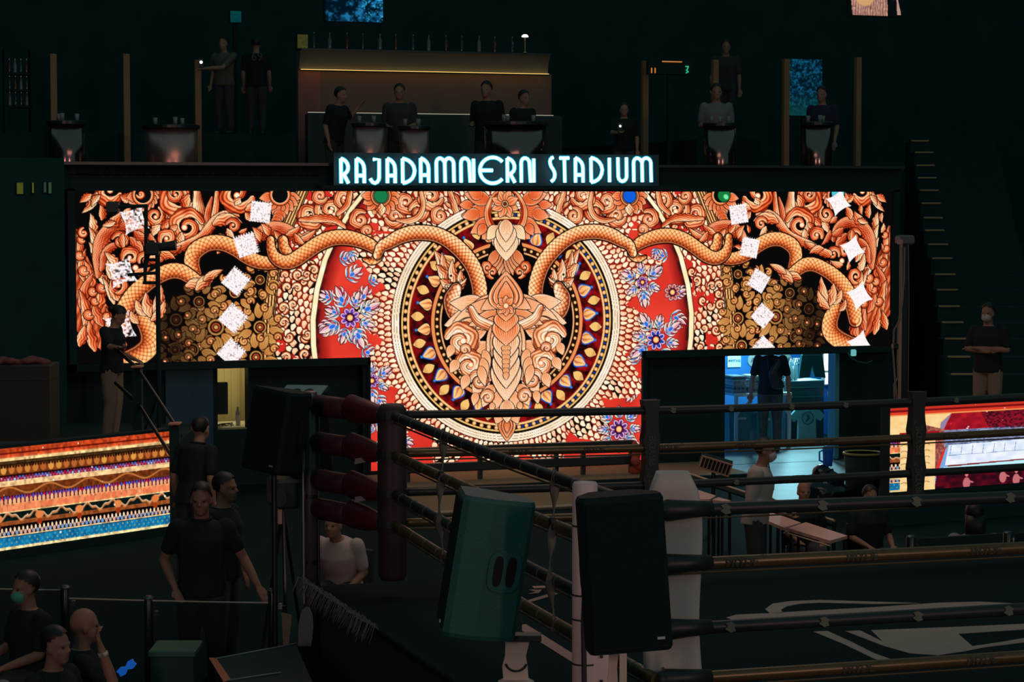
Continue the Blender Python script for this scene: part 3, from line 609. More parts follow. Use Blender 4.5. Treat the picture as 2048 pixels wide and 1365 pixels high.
# ---------- the big screen ----------
def screen_material(name,strength):
    m=bpy.data.materials.new(name); m.use_nodes=True; nt=m.node_tree; nt.nodes.clear()
    o=nt.nodes.new('ShaderNodeOutputMaterial'); e=nt.nodes.new('ShaderNodeEmission'); a=nt.nodes.new('ShaderNodeAttribute'); a.attribute_name='pixel'
    e.inputs[1].default_value=strength; nt.links.new(a.outputs['Color'],e.inputs[0]); nt.links.new(e.outputs[0],o.inputs[0]); return m
def pixel_mesh(name,img,to_world,mask,m,parent,lim=1.0):
    """flat display: one vertex for each picture element, colour kept in a point attribute"""
    h,w=img.shape[:2]; idx=-np.ones((h,w),np.int64)
    J,I=np.nonzero(mask); idx[J,I]=np.arange(len(J))
    P=to_world(I.astype(np.float64),J.astype(np.float64))
    o=Vector(parent.location); P=P-np.array([o.x,o.y,o.z])
    q=mask[:-1,:-1]&mask[1:,:-1]&mask[:-1,1:]&mask[1:,1:]; a,b=np.nonzero(q)
    fc=np.stack([idx[a,b],idx[a+1,b],idx[a+1,b+1],idx[a,b+1]],1)
    me=bpy.data.meshes.new(name); n=len(J); nf=len(fc)
    me.vertices.add(n); me.vertices.foreach_set('co',P.astype(np.float32).ravel())
    me.loops.add(nf*4); me.loops.foreach_set('vertex_index',fc.astype(np.int32).ravel())
    me.polygons.add(nf); me.polygons.foreach_set('loop_start',np.arange(0,nf*4,4,dtype=np.int32))
    me.update(calc_edges=True)
    c=np.clip(img[J,I],0,lim); lin=np.where(c<=.04045,c/12.92,((c+.055)/1.055)**2.4)
    at_=me.color_attributes.new('pixel','FLOAT_COLOR','POINT'); at_.data.foreach_set('color',np.concatenate([lin,np.ones((n,1))],1).astype(np.float32).ravel())
    me.materials.append(m); ob=bpy.data.objects.new(name,me); COL.objects.link(ob); ob.parent=parent; return ob
XL,XT0,XT1,XR=4.27,8.33,12.43,16.5; ZB,ZT,ZF=1.75,4.07,.147
cv=paint_main()
xs=U0+cv.xs/S; zs=ZTOP-cv.ys/S
XX,ZZ=np.meshgrid(xs,zs); mask=((XX>=XL)&(XX<=XR)&(ZZ>=ZB)&(ZZ<=ZT))|((XX>=XT0)&(XX<=XT1)&(ZZ>=ZF)&(ZZ<=ZT))
scr=thing('led_wall','huge T-shaped LED wall glowing with orange serpents and Thai ornament','screen',((XL+XR)/2,YS,0))
pixel_mesh('display',cv.a,lambda i,j:np.stack([U0+cv.xs[0]/S+i/S,np.full(i.shape,YS),ZTOP-(cv.ys[0]+j)/S],1),mask,screen_material('led_picture',1.08),scr)
fr=MB(); t=.1
fr.span((XL-t,YS+.02,ZB-t),(XR+t,YS+.2,ZT+.03)); fr.span((XT0-t,YS+.02,ZF-.14),(XT1+t,YS+.2,ZB))
for a,b in (((XL-t,ZT),(XR+t,ZT+.03)),((XL-t,ZB-t),(XT0,ZB)),((XT1,ZB-t),(XR+t,ZB)),((XL-t,ZB-t),(XL,ZT+.03)),((XR,ZB-t),(XR+t,ZT+.03)),((XT0-t*.4,ZF),(XT0,ZB)),((XT1,ZF),(XT1+t*.4,ZB))):
    fr.span((a[0],YS-.04,a[1]),(b[0],YS+.05,b[1]))
fr.build('frame',M_black,scr)
# ---------- neon name sign on the parapet ----------
PAR=thing('parapet','long black balcony parapet carrying the glowing name letters','parapet',(10.4,30.5,0))
MB().span((-13,30.49,ZD-.3),(16.75,30.75,4.42)).build('panel',M_black,PAR)
MB().span((-13,30.36,4.42),(16.75,30.80,4.46)).build('cap_rail',M_metal,PAR)
MB().span((aty(640,340,30.28).x,30.05,4.1),(aty(1345,340,30.28).x,30.49,4.15)).build('sign_shelf',M_black,PAR)
trs=MB()
for k in range(40):
    x=aty(140,340,30.3).x+.1+k*.09; trs.tube([(x,30.40,4.30),(x+.045,30.40,4.38),(x+.09,30.40,4.30)],.006,4)
trs.tube([(aty(140,340,30.3).x,30.40,4.39),(aty(640,340,30.3).x,30.40,4.39)],.008,4); trs.tube([(aty(140,340,30.3).x,30.40,4.29),(aty(640,340,30.3).x,30.40,4.29)],.008,4)
trs.build('truss',M_metal,PAR)
sign=thing('neon_sign','glowing white and cyan neon letters spelling the arena name above the screen','sign',(aty(1000,370,30.1).x,30.1,4.16))
sb=MB().span((aty(668,340,30.16).x,30.17,4.151),(aty(1318,340,30.16).x,30.2,4.60)); sb.build('backing_panel',mat('sign_backing',(.03,.07,.08),.7),sign)
K=6.0235; LA=lambda P:[(660+x/K,290+y/K) for x,y in P]; LB=lambda P:[(980+x/K,290+y/K) for x,y in P]
ecx,ecy=985.4,341.0
def arc_A(x,y0=165,y1=462,w=94): return [[(x,y0),(x+2,y1)],[(x,y0),(x+w*.26,y0+9),(x+w*.52,y0+26),(x+w*.78,y0+52),(x+w*.93,y0+82),(x+w,y0+125),(x+w+1,y1)],[(x+2,y0+205),(x+w,y0+205)]]
def arc_R(x,y0,y1): return [[(x,y0),(x+4,y1)],[(x,y0),(x+28,y0+9),(x+55,y0+28),(x+76,y0+55),(x+87,y0+90),(x+87,y0+125),(x+76,y0+155),(x+55,y0+178),(x+36,y0+187)],[(x+36,y0+187),(x+93,y1)]]
def arc_D(x,y0,y1,w): return [[(x,y0),(x+5,y1)],[(x,y0),(x+w*.25,y0+8),(x+w*.5,y0+24),(x+w*.75,y0+55),(x+w*.92,y0+95),(x+w,y0+147),(x+w*.94,y0+195),(x+w*.8,y0+238),(x+w*.58,y0+268),(x+w*.3,y0+288),(x+5,y1)]]
def arc_M(x,y0,y1):
    h=[(0,y1),(-4,y0+60),(0,y0+34),(12,y0+12),(30,y0+2),(48,y0+2),(66,y0+10),(84,y0+28),(96,y0+52),(98,y0+60)]
    return [[(x+a,b) for a,b in h]+[(x+103,y1)],[(x+98,y0+60)]+[(x+a,b) for a,b in ((104,y0+30),(120,y0+10),(140,y0+1),(160,y0+1),(182,y0+12),(198,y0+34),(205,y0+60),(210,y1))]]
def arc_N(x,y0,y1): return [[(x,y1),(x-3,y0+60),(x+1,y0+34),(x+14,y0+12),(x+32,y0+2),(x+52,y0+2),(x+74,y0+12),(x+90,y0+34),(x+97,y0+60),(x+110,y1-5),(x+152,y1-5),(x+148,y0+6)]]
Ls=[[LA(p) for p in arc_R(130,165,464)],[LA(p) for p in arc_A(318)],[LA([(520,175),(592,175),(592,395),(586,422),(570,447),(541,462),(514,450),(496,428),(485,405)])],
 [LA(p) for p in arc_A(690)],[LA(p) for p in arc_D(873,165,462,147)],[LA(p) for p in arc_A(1092,160,458,95)],[LA(p) for p in arc_M(1284,160,455)],[LA(p) for p in arc_N(1580,160,455)],
 [[(ecx+25.5*math.cos(a),ecy-26*math.sin(a)) for a in np.linspace(R(42),R(318),26)],[(ecx-25,ecy),(ecx,ecy)]],
 [LB(p) for p in arc_R(207,160,455)],[LB(p) for p in arc_N(378,158,455)],
 [LB([(762,150),(742,158),(728,175),(722,200),(725,225),(738,262),(758,292),(774,322),(781,355),(778,390),(764,420),(738,442)])],
 [LB([(838,158),(952,158)]),LB([(895,158),(902,455)])],[LB(p) for p in arc_A(1028,157,455,92)],[LB(p) for p in arc_D(1215,155,450,137)],[LB([(1437,155),(1440,450)])],
 [LB([(1540,150),(1545,385),(1552,410),(1570,432),(1595,440),(1620,432),(1638,410),(1645,385),(1643,150)])],[LB(p) for p in arc_M(1733,158,450)]]
M_neon=glow('neon_tube',(.62,.93,1.0),2.6)
M_halo=mat('letter_channel',(.10,.42,.52),.4,emit=(.0,.50,.72),es=.8)  # wider glowing tube added round each letter for its cyan halo
for strokes in Ls:
    mb=MB(); mc=MB()
    for st in strokes:
        P=[aty(x,y,30.10) for x,y in st]; mb.tube(P,.0215,8)
        mc.tube([aty(x,y,30.135) for x,y in st],.034,8)
    lt=mb.build('letter',M_neon,sign,smooth=True); mc.build('channel',M_halo,lt)
# ---------- angled side screens at floor level ----------
def bandcol(v,stops):
    v=np.asarray(v); cs=np.array([s[1:] for s in stops],np.float32)/255.0; vs=np.array([s[0] for s in stops])
    i=np.clip(np.searchsorted(vs,v,side='right')-1,0,len(vs)-1); return cs[i]
def bead(a,U,V,v0,v1,lam,ca,cb,H,sh=.42,off=0.):
    j=np.floor(U/lam+off); ph=U/lam+off-j-.5; vm=(V-(v0+v1)/2)/((v1-v0)/2)
    d=np.hypot(ph/sh*.5/.5,vm); m=np.clip((1-d)*4,0,1)*((V>v0)&(V<v1)); h=hash2(j,np.full_like(j,v0*97))
    col=mix(ca,cb,h); a[...]=mix(a,col,m)
def thai_bands(w,h,seed=0):
    U,V=np.meshgrid(np.arange(w)*1.0,np.arange(h)/h); a=np.zeros((h,w,3),np.float32)
    st=[(0,196,66,30),(.045,120,26,14),(.06,214,78,40),(.085,226,110,60),(.095,246,206,140),(.125,70,46,22),(.155,30,18,10),(.17,120,56,22),(.26,34,10,14),(.285,70,14,34),(.32,244,196,140),(.375,112,50,20),(.47,40,10,20),(.485,70,16,40),(.545,236,140,86),(.62,246,206,140),(.635,10,24,22),(.715,150,78,36),(.755,14,8,8),(.785,16,10,12),(.855,246,206,150),(.87,8,40,56),(.97,246,220,160)]
    a[...]=bandcol(V,st); n=noise(U,V*h,5); n2=noise(U+50,V*h,2.5)
    a*= (.72+.5*n)[...,None]
    bead(a,U,V,.17,.26,17,rgb(226,160,70),rgb(180,90,40),h); bead(a,U,V,.155,.2,6,rgb(20,10,8),rgb(60,30,14),h)
    bead(a,U,V,.275,.305,7,rgb(70,120,220),rgb(160,20,40),h); bead(a,U,V,.295,.325,7,rgb(200,20,40),rgb(170,200,250),h,off=.5)
    c=.42+.035*np.sin(U/14.)
    a[...]=mix(a,rgb(214,140,70),np.clip(1-np.abs(V-c)/.016,0,1)*.9)
    bead(a,U,V,.465,.51,6,rgb(60,90,220),rgb(190,20,50),h); bead(a,U,V,.488,.56,9,rgb(246,196,140),rgb(232,150,110),h); bead(a,U,V,.55,.625,12,rgb(250,150,100),rgb(236,110,70),h,off=.3)
    c=.68+.03*np.sin(U/9.)+.012*np.sin(U/3.1); a[...]=mix(a,rgb(230,140,80),np.clip(1-np.abs(V-c)/.02,0,1)); a[...]=mix(a,rgb(250,220,180),np.clip(1-np.abs(V-c+.012)/.008,0,1))
    bead(a,U,V,.64,.73,88,rgb(226,120,60),rgb(236,140,80),h,.12); bead(a,U,V,.72,.79,88,rgb(170,60,24),rgb(160,50,20),h,.07)
    bead(a,U,V,.775,.83,9,rgb(250,226,190),rgb(246,200,160),h,.26); bead(a,U,V,.81,.86,9,rgb(240,170,140),rgb(90,150,220),h,.4,.5)
    z=np.abs(((U/11+V*14)%1)-.5)+np.abs(((U/11-V*14)%1)-.5); m=(V>.875)&(V<.965); a[...]=np.where(m[...,None],mix(mix(rgb(10,90,140),rgb(20,140,190),n),rgb(190,180,110),np.clip((.36-z)*6,0,1)*n2),a)
    rng=np.random.RandomState(seed+3)
    for k in range(26):
        x,y,r=rng.uniform(0,w),rng.uniform(0,h),rng.uniform(1.0,2.6); d=np.hypot(U-x,V*h-y); a[...]=mix(a,rgb(255,244,236),np.clip(r-d,0,1))
    return a
def led_panel(name,label,pa,pb,z0,z1,img,depth=.15):
    pa=Vector((pa[0],pa[1],0)); pb=Vector((pb[0],pb[1],0)); L=(pb-pa).length; u=(pb-pa)/L; nrm=Vector((u.y,-u.x,0))
    th=thing(name,label,'screen',((pa+pb)/2).to_tuple())
    h,w=img.shape[:2]
    pixel_mesh('display',img,lambda i,j:np.stack([pa.x+u.x*L*i/(w-1),pa.y+u.y*L*i/(w-1),z1-(z1-z0)*j/(h-1)],1),np.ones((h,w),bool),screen_material(name+'_picture',1.0),th)
    c=(pa+pb)/2-nrm*(depth/2+.006); zb0=0.0 if z0<.2 else z0-.07; MB().box((c.x,c.y,(zb0+z1+.03)/2),(L+.06,depth,z1+.03-zb0),math.atan2(u.y,u.x)).build('cabinet',M_black,th)
    return th
qa=at(340,1055,26.4); qb=at(0,1108,24.5); dv=(qa-qb); qb=qb-dv*.35
led_panel('led_banner','angled LED banner with rows of gold mouldings, gems and lotus buds',(qb.x,qb.y),(qa.x,qa.y),.10,1.225,thai_bands(520,170))
def right_picture():
    w,h=420,200; U,V=np.meshgrid(np.arange(w)/w*1.55,np.arange(h)/h); a=np.zeros((h,w,3),np.float32); n=noise(U*200,V*200,9); n2=noise(U*200,V*200,3)
    a[...]=mix(rgb(150,40,40),rgb(120,60,60),n)
    PY=lambda P,c,al=1.: a.__setitem__(Ellipsis,mix(a,c if not callable(c) else c(U,V),inpoly(U,V,P)*al))
    PY([(0,.1),(.55,.1),(.5,.32),(0,.32)],mix(rgb(250,200,130),rgb(255,224,160),n)); PY([(.43,.2),(.56,.05),(.5,.3),(.42,.3)],rgb(150,130,160)); PY([(.52,.1),(2,.1),(2,.3),(.45,.3)],mix(rgb(190,26,40),rgb(140,16,34),n))
    PY([(.3,.22),(.5,.3),(.5,1),(.32,1)],mix(rgb(190,110,90),rgb(110,50,50),n2)); PY([(.46,.3),(2,.28),(2,.5),(.46,.5)],mix(rgb(80,90,130),rgb(160,170,200),n2))
    PY([(.36,.95),(.46,.55),(.5,.48),(.56,.5),(.42,.98)],rgb(120,170,220)); PY([(.36,.85),(.45,.55),(.48,.5),(.4,.85)],rgb(220,50,40))
    PY([(.5,.48),(2,.44),(2,.68),(.47,.72)],mix(rgb(210,226,250),rgb(250,252,255),n)); PY([(.5,.6),(2,.58),(2,.585),(.5,.606)],rgb(130,150,200))
    for k in range(14): PY([(.52+.095*k,.49),(.525+.095*k,.49),(.515+.095*k,.6),(.51+.095*k,.6)],rgb(120,140,190))
    PY([(.46,.74),(2,.69),(2,.80),(.44,.82)],rgb(190,240,250)); PY([(.4,.82),(2,.80),(2,1),(.38,1)],mix(rgb(110,10,30),rgb(30,10,20),n))
    PY([(.74,.0),(2,.14),(2,.36),(.85,.3)],mix(rgb(30,10,24),rgb(130,20,40),np.clip(n2*2-.4,0,1)),.75)
    for x,y in ((.66,.9),(.98,.86),(1.1,.9),(1.3,.88)): 
        a[...]=mix(a,rgb(196,110,116),np.clip((1-np.hypot((U-x)/.035,(V-y-.05)/.075))*6,0,1)); a[...]=mix(a,rgb(210,126,126),np.clip((1-np.hypot((U-x)/.016,(V-y+.055)/.03))*6,0,1)); PY([(x,y),(x+.06,y+.04),(x+.058,y+.055),(x,y+.03)],rgb(196,110,116))
    PY([(.08,.3),(.42,.3),(.42,.35),(.08,.35)],rgb(160,20,30))
    bk=np.abs(((V*9)%1)-.5)<.06; PY([(.085,.36),(.385,.36),(.385,1),(.085,1)],mix(rgb(244,196,130),rgb(255,222,160),n)); PY([(.06,.35),(.41,.35),(.41,.39),(.06,.39)],rgb(255,226,170))
    for k in range(7):
        for x in (.12,.21,.31): 
            d=np.abs(np.hypot((U-x)/.026,(V-.46-.075*k)/.018)-1); a[...]=mix(a,rgb(110,60,30),np.clip(.35-d,0,1)*2*(V<.46+.075*k))
    tb=thai_bands(420,170)[:, :80]; m=(U<.085)&(V>.33); tb=np.concatenate([tb,tb[-30:]],0); a[...]=np.where(m[...,None],np.pad(tb,((0,0),(0,w-80),(0,0)),mode='edge')[:h],a)
    a[:int(h*.1)]=bandcol(V[:int(h*.1)],[(0,200,50,34),(.03,120,16,20),(.055,220,60,40),(.085,240,150,80)])
    rng=np.random.RandomState(8)
    for k in range(26):
        x,y,r=rng.uniform(0,1.55),rng.uniform(0,1),rng.uniform(.004,.011); a[...]=mix(a,rgb(255,240,250),np.clip((r-np.hypot(U-x,V-y))*200,0,1))
    return a
qa=at(1779,985,27.0); qb=at(2130,985,28.3); 
led_panel('led_banner','LED banner showing a stone pillar, a white boat and red temple roofs',(qa.x,qa.y),(qb.x,qb.y),.42,1.44,right_picture())
PF=MB(); u=(qb-qa); u.z=0; u=u.normalized(); c=Vector((math.cos(YAW)*7.9+math.sin(YAW)*29.55,-math.sin(YAW)*7.9+math.cos(YAW)*29.55,0)); PF.box((c.x,c.y,.40),(5.5,1.6,.80),-YAW); c2=(qa+qb)/2+Vector((-u.y,u.x,0))*.1; PF.box((c2.x,c2.y,.18),((qb-qa).length,.14,.36),math.atan2(u.y,u.x))
struct('platform_right',PF,M_ter)
# ---------- stage in front of the screen ----------
a=atz(735,938,.10); b=atz(1425,940,.10)
struct('floor_stage',MB().span((a.x-.6,28.55,0),(b.x+.3,30.2,.11)),M_tan)
struct('trim_1',MB().span((a.x-.6,28.48,0),(b.x+.3,28.55,.13)),M_black)
wk=[atz(700,972,.03),atz(856,1028,.03),atz(1148,1013,.03),atz(1330,980,.03)]
wm=MB(); wm.add([(p.x,p.y,.0) for p in wk]+[(p.x,p.y,.03) for p in wk],[(3,2,1,0),(4,5,6,7),(0,1,5,4),(1,2,6,5),(2,3,7,6),(3,0,4,7)])
struct('floor_walkway',wm,M_tan)
em=MB()
for p,q in ((wk[0],wk[1]),(wk[1],wk[2]),(wk[2],wk[3])): em.tube([(p.x,p.y,.035),(q.x,q.y,.035)],.022,6)
struct('trim_2',em,M_edge)
sbar=thing('stage_barrier','low black two-rail barrier standing before the foot of the screen','barrier',(aty(1040,930,29.3).x,29.3,.11))
xa,xb=aty(800,920,29.3).x,aty(1266,920,29.3).x
MB().span((xa,29.24,.46),(xb,29.36,.57),.008).build('rail',M_plast,sbar); MB().span((xa,29.24,.24),(xb,29.36,.35),.008).build('rail',M_plast,sbar)
for px in (815,960,1112,1166,1262): x=aty(px,920,29.3).x; MB().span((x-.03,29.27,.11),(x+.03,29.33,.5)).build('post',M_plast,sbar)
# red fabric bundle beside the barrier
rb=MB(); c=aty(1273,915,29.1)
for k in range(6): rb.ell((c.x+.04*math.sin(k*2.1),c.y+.05*math.cos(k*1.7),.16+.07*k),(.09-.01*k,.08,.07),10,6)
single('cloth_bundle',rb,mat('red_cloth',(.5,.09,.06),.8),'small red cloth bundle beside the black stage barrier','cloth',smooth=True)
# ---------- doorway under the left wing ----------
M_corr=mat('yellowed_metal_wall',(.62,.56,.36),.45,spec=.4,scale=2)  # yellow light on the corrugated wall is put into its base colour
xo0,xo1=X_at(432,YW),X_at(500,YW); yb=32.4
bw=MB(); xx=xo0-.8
while xx<xo1+1.2: bw.span((xx,yb,.0),(xx+.075,yb+.05,1.66)); bw.span((xx+.075,yb+.015,0),(xx+.10,yb+.06,1.66)); xx+=.1
struct('wall_doorway_back',bw,M_corr)
struct('wall_doorway_side',MB().span((xo1+.25,YW+.25,0),(xo1+.3,yb,1.66)).span((xo0-.8,YW+.25,1.66),(xo1+1.2,yb+.1,1.7)),M_corr)
point_lamp('doorway_bulb',(xo1-.02,31.6,1.52),7,(1.0,.86,.42),.06)
cnt=thing('counter','grey worktop inside the lit doorway under the screen','counter',((xo0+xo1)/2,31.2,0))
MB().span((xo0-.3,30.82,.74),(xo1+.2,31.7,.78),.008).build('top',M_white,cnt); MB().span((xo0-.3,30.9,0),(xo1+.2,31.65,.74)).build('body',M_black,cnt)
bt=thing('water_bottle','clear water bottle with a pale label on the doorway worktop','bottle',(aty(476,850,31.1).x,31.1,.78))
MB().lathe([(.0,0),(.032,.0),(.034,.02),(.032,.10),(.034,.16),(.026,.20),(.013,.225),(.013,.235)],bt.location,16).build('body',mat('bottle_plastic',(.55,.65,.68),.1,spec=.6),bt,smooth=True)
MB().lathe([(.0355,.06),(.0355,.15)],bt.location,16).build('wrap_label',mat('bottle_label',(.75,.78,.8),.5),bt,smooth=True)
MB().lathe([(.016,.235),(.016,.262),(.0,.263)],bt.location,12).build('cap',M_white,bt,smooth=True)
cb=MB(); p0=aty(452,850,31.0)
for k in range(3): cb.tube([(p0.x-.12+.22*t+.02*math.sin(9*t+k),31.0+.08*math.cos(7*t+2*k),.787+.03*abs(math.sin(5*t+k))) for t in np.linspace(0,1,16)],.008,5)
single('cable_coil',cb,M_plast,'tangle of dark cables lying on the doorway worktop','cable')
mon=thing('monitor','dark upright panel standing on the worktop at the doorway edge','monitor',(aty(443,830,31.3).x,31.3,.78))
MB().span((xo0-.02,31.27,.92),(aty(455,800,31.3).x,31.33,1.38),.01).build('screen',mat('monitor_glass',(.02,.05,.07),.2),mon); MB().span((xo0+.03,31.27,.78),(xo0+.07,31.33,.92)).build('stand',M_plast,mon)
# ---------- merchandise booth under the right wing ----------
yb=34.0; x0,x1=X_at(1430,yb)-.6,17.62
M_blue=mat('royal_blue_wall',(.02,.16,.45),.5,scale=2)
struct('wall_booth_back',MB().span((x0,yb,0),(x1,yb+.1,2.3)),M_blue)
struct('wall_booth_side',MB().span((X_at(1450,YW)-.35,YW+.25,0),(X_at(1450,YW)-.3,yb,2.3)).span((x1-.02,32.3,0),(x1+.03,yb,2.3)),M_blue)
struct('wall_booth_return',MB().span((16.62,YW+.25,0),(16.7,32.35,ZD-.3)).span((16.62,32.3,0),(x1+.05,32.38,ZD-.3)).span((x1,32.3,0),(x1+.08,yb+.1,ZD-.3)),M_black)
struct('ceiling_booth',MB().span((x0,YW+.25,2.3),(16.62,yb+.1,2.35)).span((16.62,32.38,2.3),(x1,yb+.1,2.35)),M_black)
M_pale_floor=mat('pale_aisle_floor',(.20,.22,.21),.55,scale=3,var=.25)
fl=[atz(1442,912,.0),atz(1540,1025,.0),atz(1680,1025,.0),atz(1700,912,.0)]  # pale quad before the booth paints the pool of light on the floor
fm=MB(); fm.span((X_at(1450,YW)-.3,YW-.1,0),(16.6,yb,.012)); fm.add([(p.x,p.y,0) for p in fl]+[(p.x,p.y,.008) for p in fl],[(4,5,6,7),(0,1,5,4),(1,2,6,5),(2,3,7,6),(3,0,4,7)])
struct('floor_booth',fm,M_pale_floor)
area_lamp('booth_tube_lamp',(X_at(1640,32.6),33.3,1.95),(X_at(1540,29.5),29.3,0),.3,1.2,170,(.35,.86,1.0))
point_lamp('booth_ceiling_bulb',(X_at(1500,33.3),33.3,2.12),120,(.35,.86,1.0),.1)
pl=thing('door_frame','cyan-lit metal upright at the booth opening','post',(X_at(1673,YW),YW,0)); MB().span((X_at(1668,YW),YW-.04,0),(X_at(1676,YW),YW+.2,1.72)).build('post',mat('cyan_painted_metal',(.10,.42,.5),.4),pl)  # blue edge light is put into the colour of this upright
MB().span((X_at(1666,YW),YW-.06,0),(X_at(1678,YW),YW+.22,.03)).build('foot_plate',M_metal,pl)
def wall_sign(px,py,w,h,body,size,round_=False,label='',name='price_sign',col=(.72,.8,.82)):
    p=aty(px,py,yb-(.001 if round_ else .011)); t=thing(name,label,'sign',p)
    mb=MB()
    if round_: mb.prism([(w/2*math.cos(2*math.pi*k/24),w/2*math.sin(2*math.pi*k/24)) for k in range(24)],facing(p,(1,0,0),(0,0,1)),.015)
    else: mb.box(p,(w,.02,h),bev=.006)
    mb.build('plate',mat('sign_plate_%s'%('round' if round_ else 'flat'),col,.5),t)
    text_obj('lettering',body,size,facing((p.x,p.y-.02,p.z),(1,0,0),(0,0,1)),mat('sign_ink',(.03,.14,.2),.5),t)
wall_sign(1468,722,.24,.22,'990THB',.065,label='white price plate reading 990THB on the blue booth wall')
for px,s in ((1508,'A3'),(1571,'A4'),(1627,'A5')): wall_sign(px,721,.23,.23,s,.12,True,label='round pale seat-zone sign reading %s on the booth wall'%s,name='zone_sign',col=(.42,.40,.36))
wall_sign(1600,722,.26,.10,'390THB',.06,label='narrow white price strip reading 390THB beside the round signs')
M_lb=glow('light_box_face',(.72,.97,1.0),1.5)
for (pa,pb,lab) in (((1648,701),(1672,741),'upper bright white light box panel at the right end of the booth'),((1650,746),(1672,768),'smaller bright panel below the big light box in the booth')):
    p,q=aty(*pa,yb-.1),aty(*pb,yb-.1); t=thing('light_box',lab,'light box',((p.x+q.x)/2,yb-.06,q.z))
    MB().span((p.x,yb-.11,q.z),(q.x,yb-.10,p.z)).build('face',M_lb,t); MB().span((p.x-.02,yb-.1,q.z-.02),(q.x+.02,yb-.003,p.z+.02)).build('casing',M_white,t)
# table with wire baskets
tx0,tx1=X_at(1450,32.6),X_at(1562,32.6); T=thing('display_table','white metal-legged display table inside the booth','table',((tx0+tx1)/2,32.6,0.012)); zt=aty(1500,787,32.3).z
M_wl=mat('white_metal_leg',(.5,.6,.6),.4)
MB().span((tx0,32.2,zt-.04),(tx1,33.2,zt),.006).build('top',M_wl,T)
for x in (tx0+.03,tx1-.03):
    for y in (32.24,33.15): MB().span((x-.025,y-.025,.012),(x+.025,y+.025,zt-.04)).build('leg',M_wl,T)
MB().tube([(tx0+.03,32.24,zt-.34),(tx0+.34,32.24,zt-.05)],.018,6).build('brace',M_wl,T); MB().tube([(tx1-.03,32.24,zt-.34),(tx1-.34,32.24,zt-.05)],.018,6).build('brace',M_wl,T)
M_wire=mat('basket_wire',(.35,.45,.45),.3,.6)
for k in range(3):
    cx=lerp(tx0,tx1,.17+.33*k); B=thing('wire_basket','wire basket of folded shirts on the white table, '+('farthest from the cabinet','in the middle','nearest the cabinet')[k],'basket',(cx,32.6,zt),group='wire baskets on the booth table'); mb=MB()
    for i in range(5): xx=cx-.135+.27*i/4; mb.tube([(xx,32.36,zt+.005),(xx,32.36,zt+.2)],.005,4); mb.tube([(xx,32.84,zt+.005),(xx,32.84,zt+.2)],.005,4)
    for z in (.005,.1,.2): mb.tube([(cx-.14,32.36,zt+z),(cx+.14,32.36,zt+z),(cx+.14,32.84,zt+z),(cx-.14,32.84,zt+z),(cx-.14,32.36,zt+z)],.006,4)
    mb.build('frame',M_wire,B)
    for i in range(5):
        st=MB().box((cx,32.6,zt+.03+.052*i),(.24,.4,.054),bev=.015); tag(st.build('folded_shirt',mat('folded_%d'%((i+k)%3),[(.32,.36,.35),(.12,.18,.2),(.42,.44,.42)][(i+k)%3],.9)),'folded shirt in the wire basket '+('farthest from the cabinet','in the middle of the table','nearest the cabinet')[k],'clothing','folded shirts in the baskets')
def bin_box(px0,px1,py0,py1,Y,label):
    p,q=aty(px0,py0,Y),aty(px1,py1,Y); cx=(p.x+q.x)/2; w=q.x-p.x; h=p.z; t=thing('storage_bin',label,'storage bin',(cx,Y+.2,.012)); M_b=mat('teal_bin_plastic',(.06,.26,.27),.4)
    mb=MB(); mb.add([(cx-w*.42,Y,.012),(cx+w*.42,Y,.012),(cx+w*.42,Y+.4,.012),(cx-w*.42,Y+.4,.012),(cx-w*.5,Y-.02,h),(cx+w*.5,Y-.02,h),(cx+w*.5,Y+.42,h),(cx-w*.5,Y+.42,h)],[(3,2,1,0),(4,5,6,7),(0,1,5,4),(1,2,6,5),(2,3,7,6),(3,0,4,7)]); mb.build('tub',M_b,t)
    MB().box((cx,Y+.2,h+.02),(w*1.06,.48,.04),bev=.01).build('lid',M_b,t); MB().box((cx,Y-.045,h*.86),(w*.45,.02,.035),bev=.006).build('handle',M_wl,t)
bin_box(1457,1502,828,872,32.45,'teal storage bin under the left end of the booth table'); bin_box(1512,1548,830,872,32.45,'teal storage bin under the right half of the booth table')
# rack: cabinet, shirts and shorts
xa,xb=X_at(1572,32.8),X_at(1648,32.8); CB=thing('cabinet','black shelving cabinet at the right of the booth','cabinet',((xa+xb)/2,33.0,.012)); za=aty(1600,762,32.8).z
MB().span((xa,32.8,.012),(xb,33.3,za),.01).build('body',mat('booth_cabinet',(.02,.06,.07),.5),CB)
for z in (za*.55,za*.75,za*.9): MB().span((xa+.03,32.77,z-.012),(xb-.03,32.80,z)).build('shelf',M_teal,CB)
def garment(name,label,px0,px1,py0,py1,Y,mcol,kind):
    p,q=aty(px0,py0,Y),aty(px1,py1,Y); w=q.x-p.x; h=p.z-q.z; cx=(p.x+q.x)/2; M=facing((p.x,Y,q.z),(1,0,0),(0,0,1))
    if kind=='tee': P=[(.24,0),(.76,0),(.74,.72),(.88,.62),(1,.78),(.8,1),(.62,1),(.5,.95),(.38,1),(.2,1),(0,.78),(.12,.62),(.26,.72)]
    else: P=[(.02,0),(.42,.06),(.5,.5),(.6,.06),(1,.0),(.86,1),(.14,1)]
    t=thing(name,label,'clothing',(cx,Y,q.z)); mb=MB(); mb.prism([(x*w,y*h) for x,y in P],M,.06); mb.build('cloth',mcol,t); return t,p,q,w,h,cx
t,p,q,w,h,cx=garment('hanging_shirt','teal t-shirt with a round chest print hanging below the cabinet',1577,1646,818,884,32.6,mat('teal_shirt',(.16,.42,.42),.9),'tee')
pr=MB()
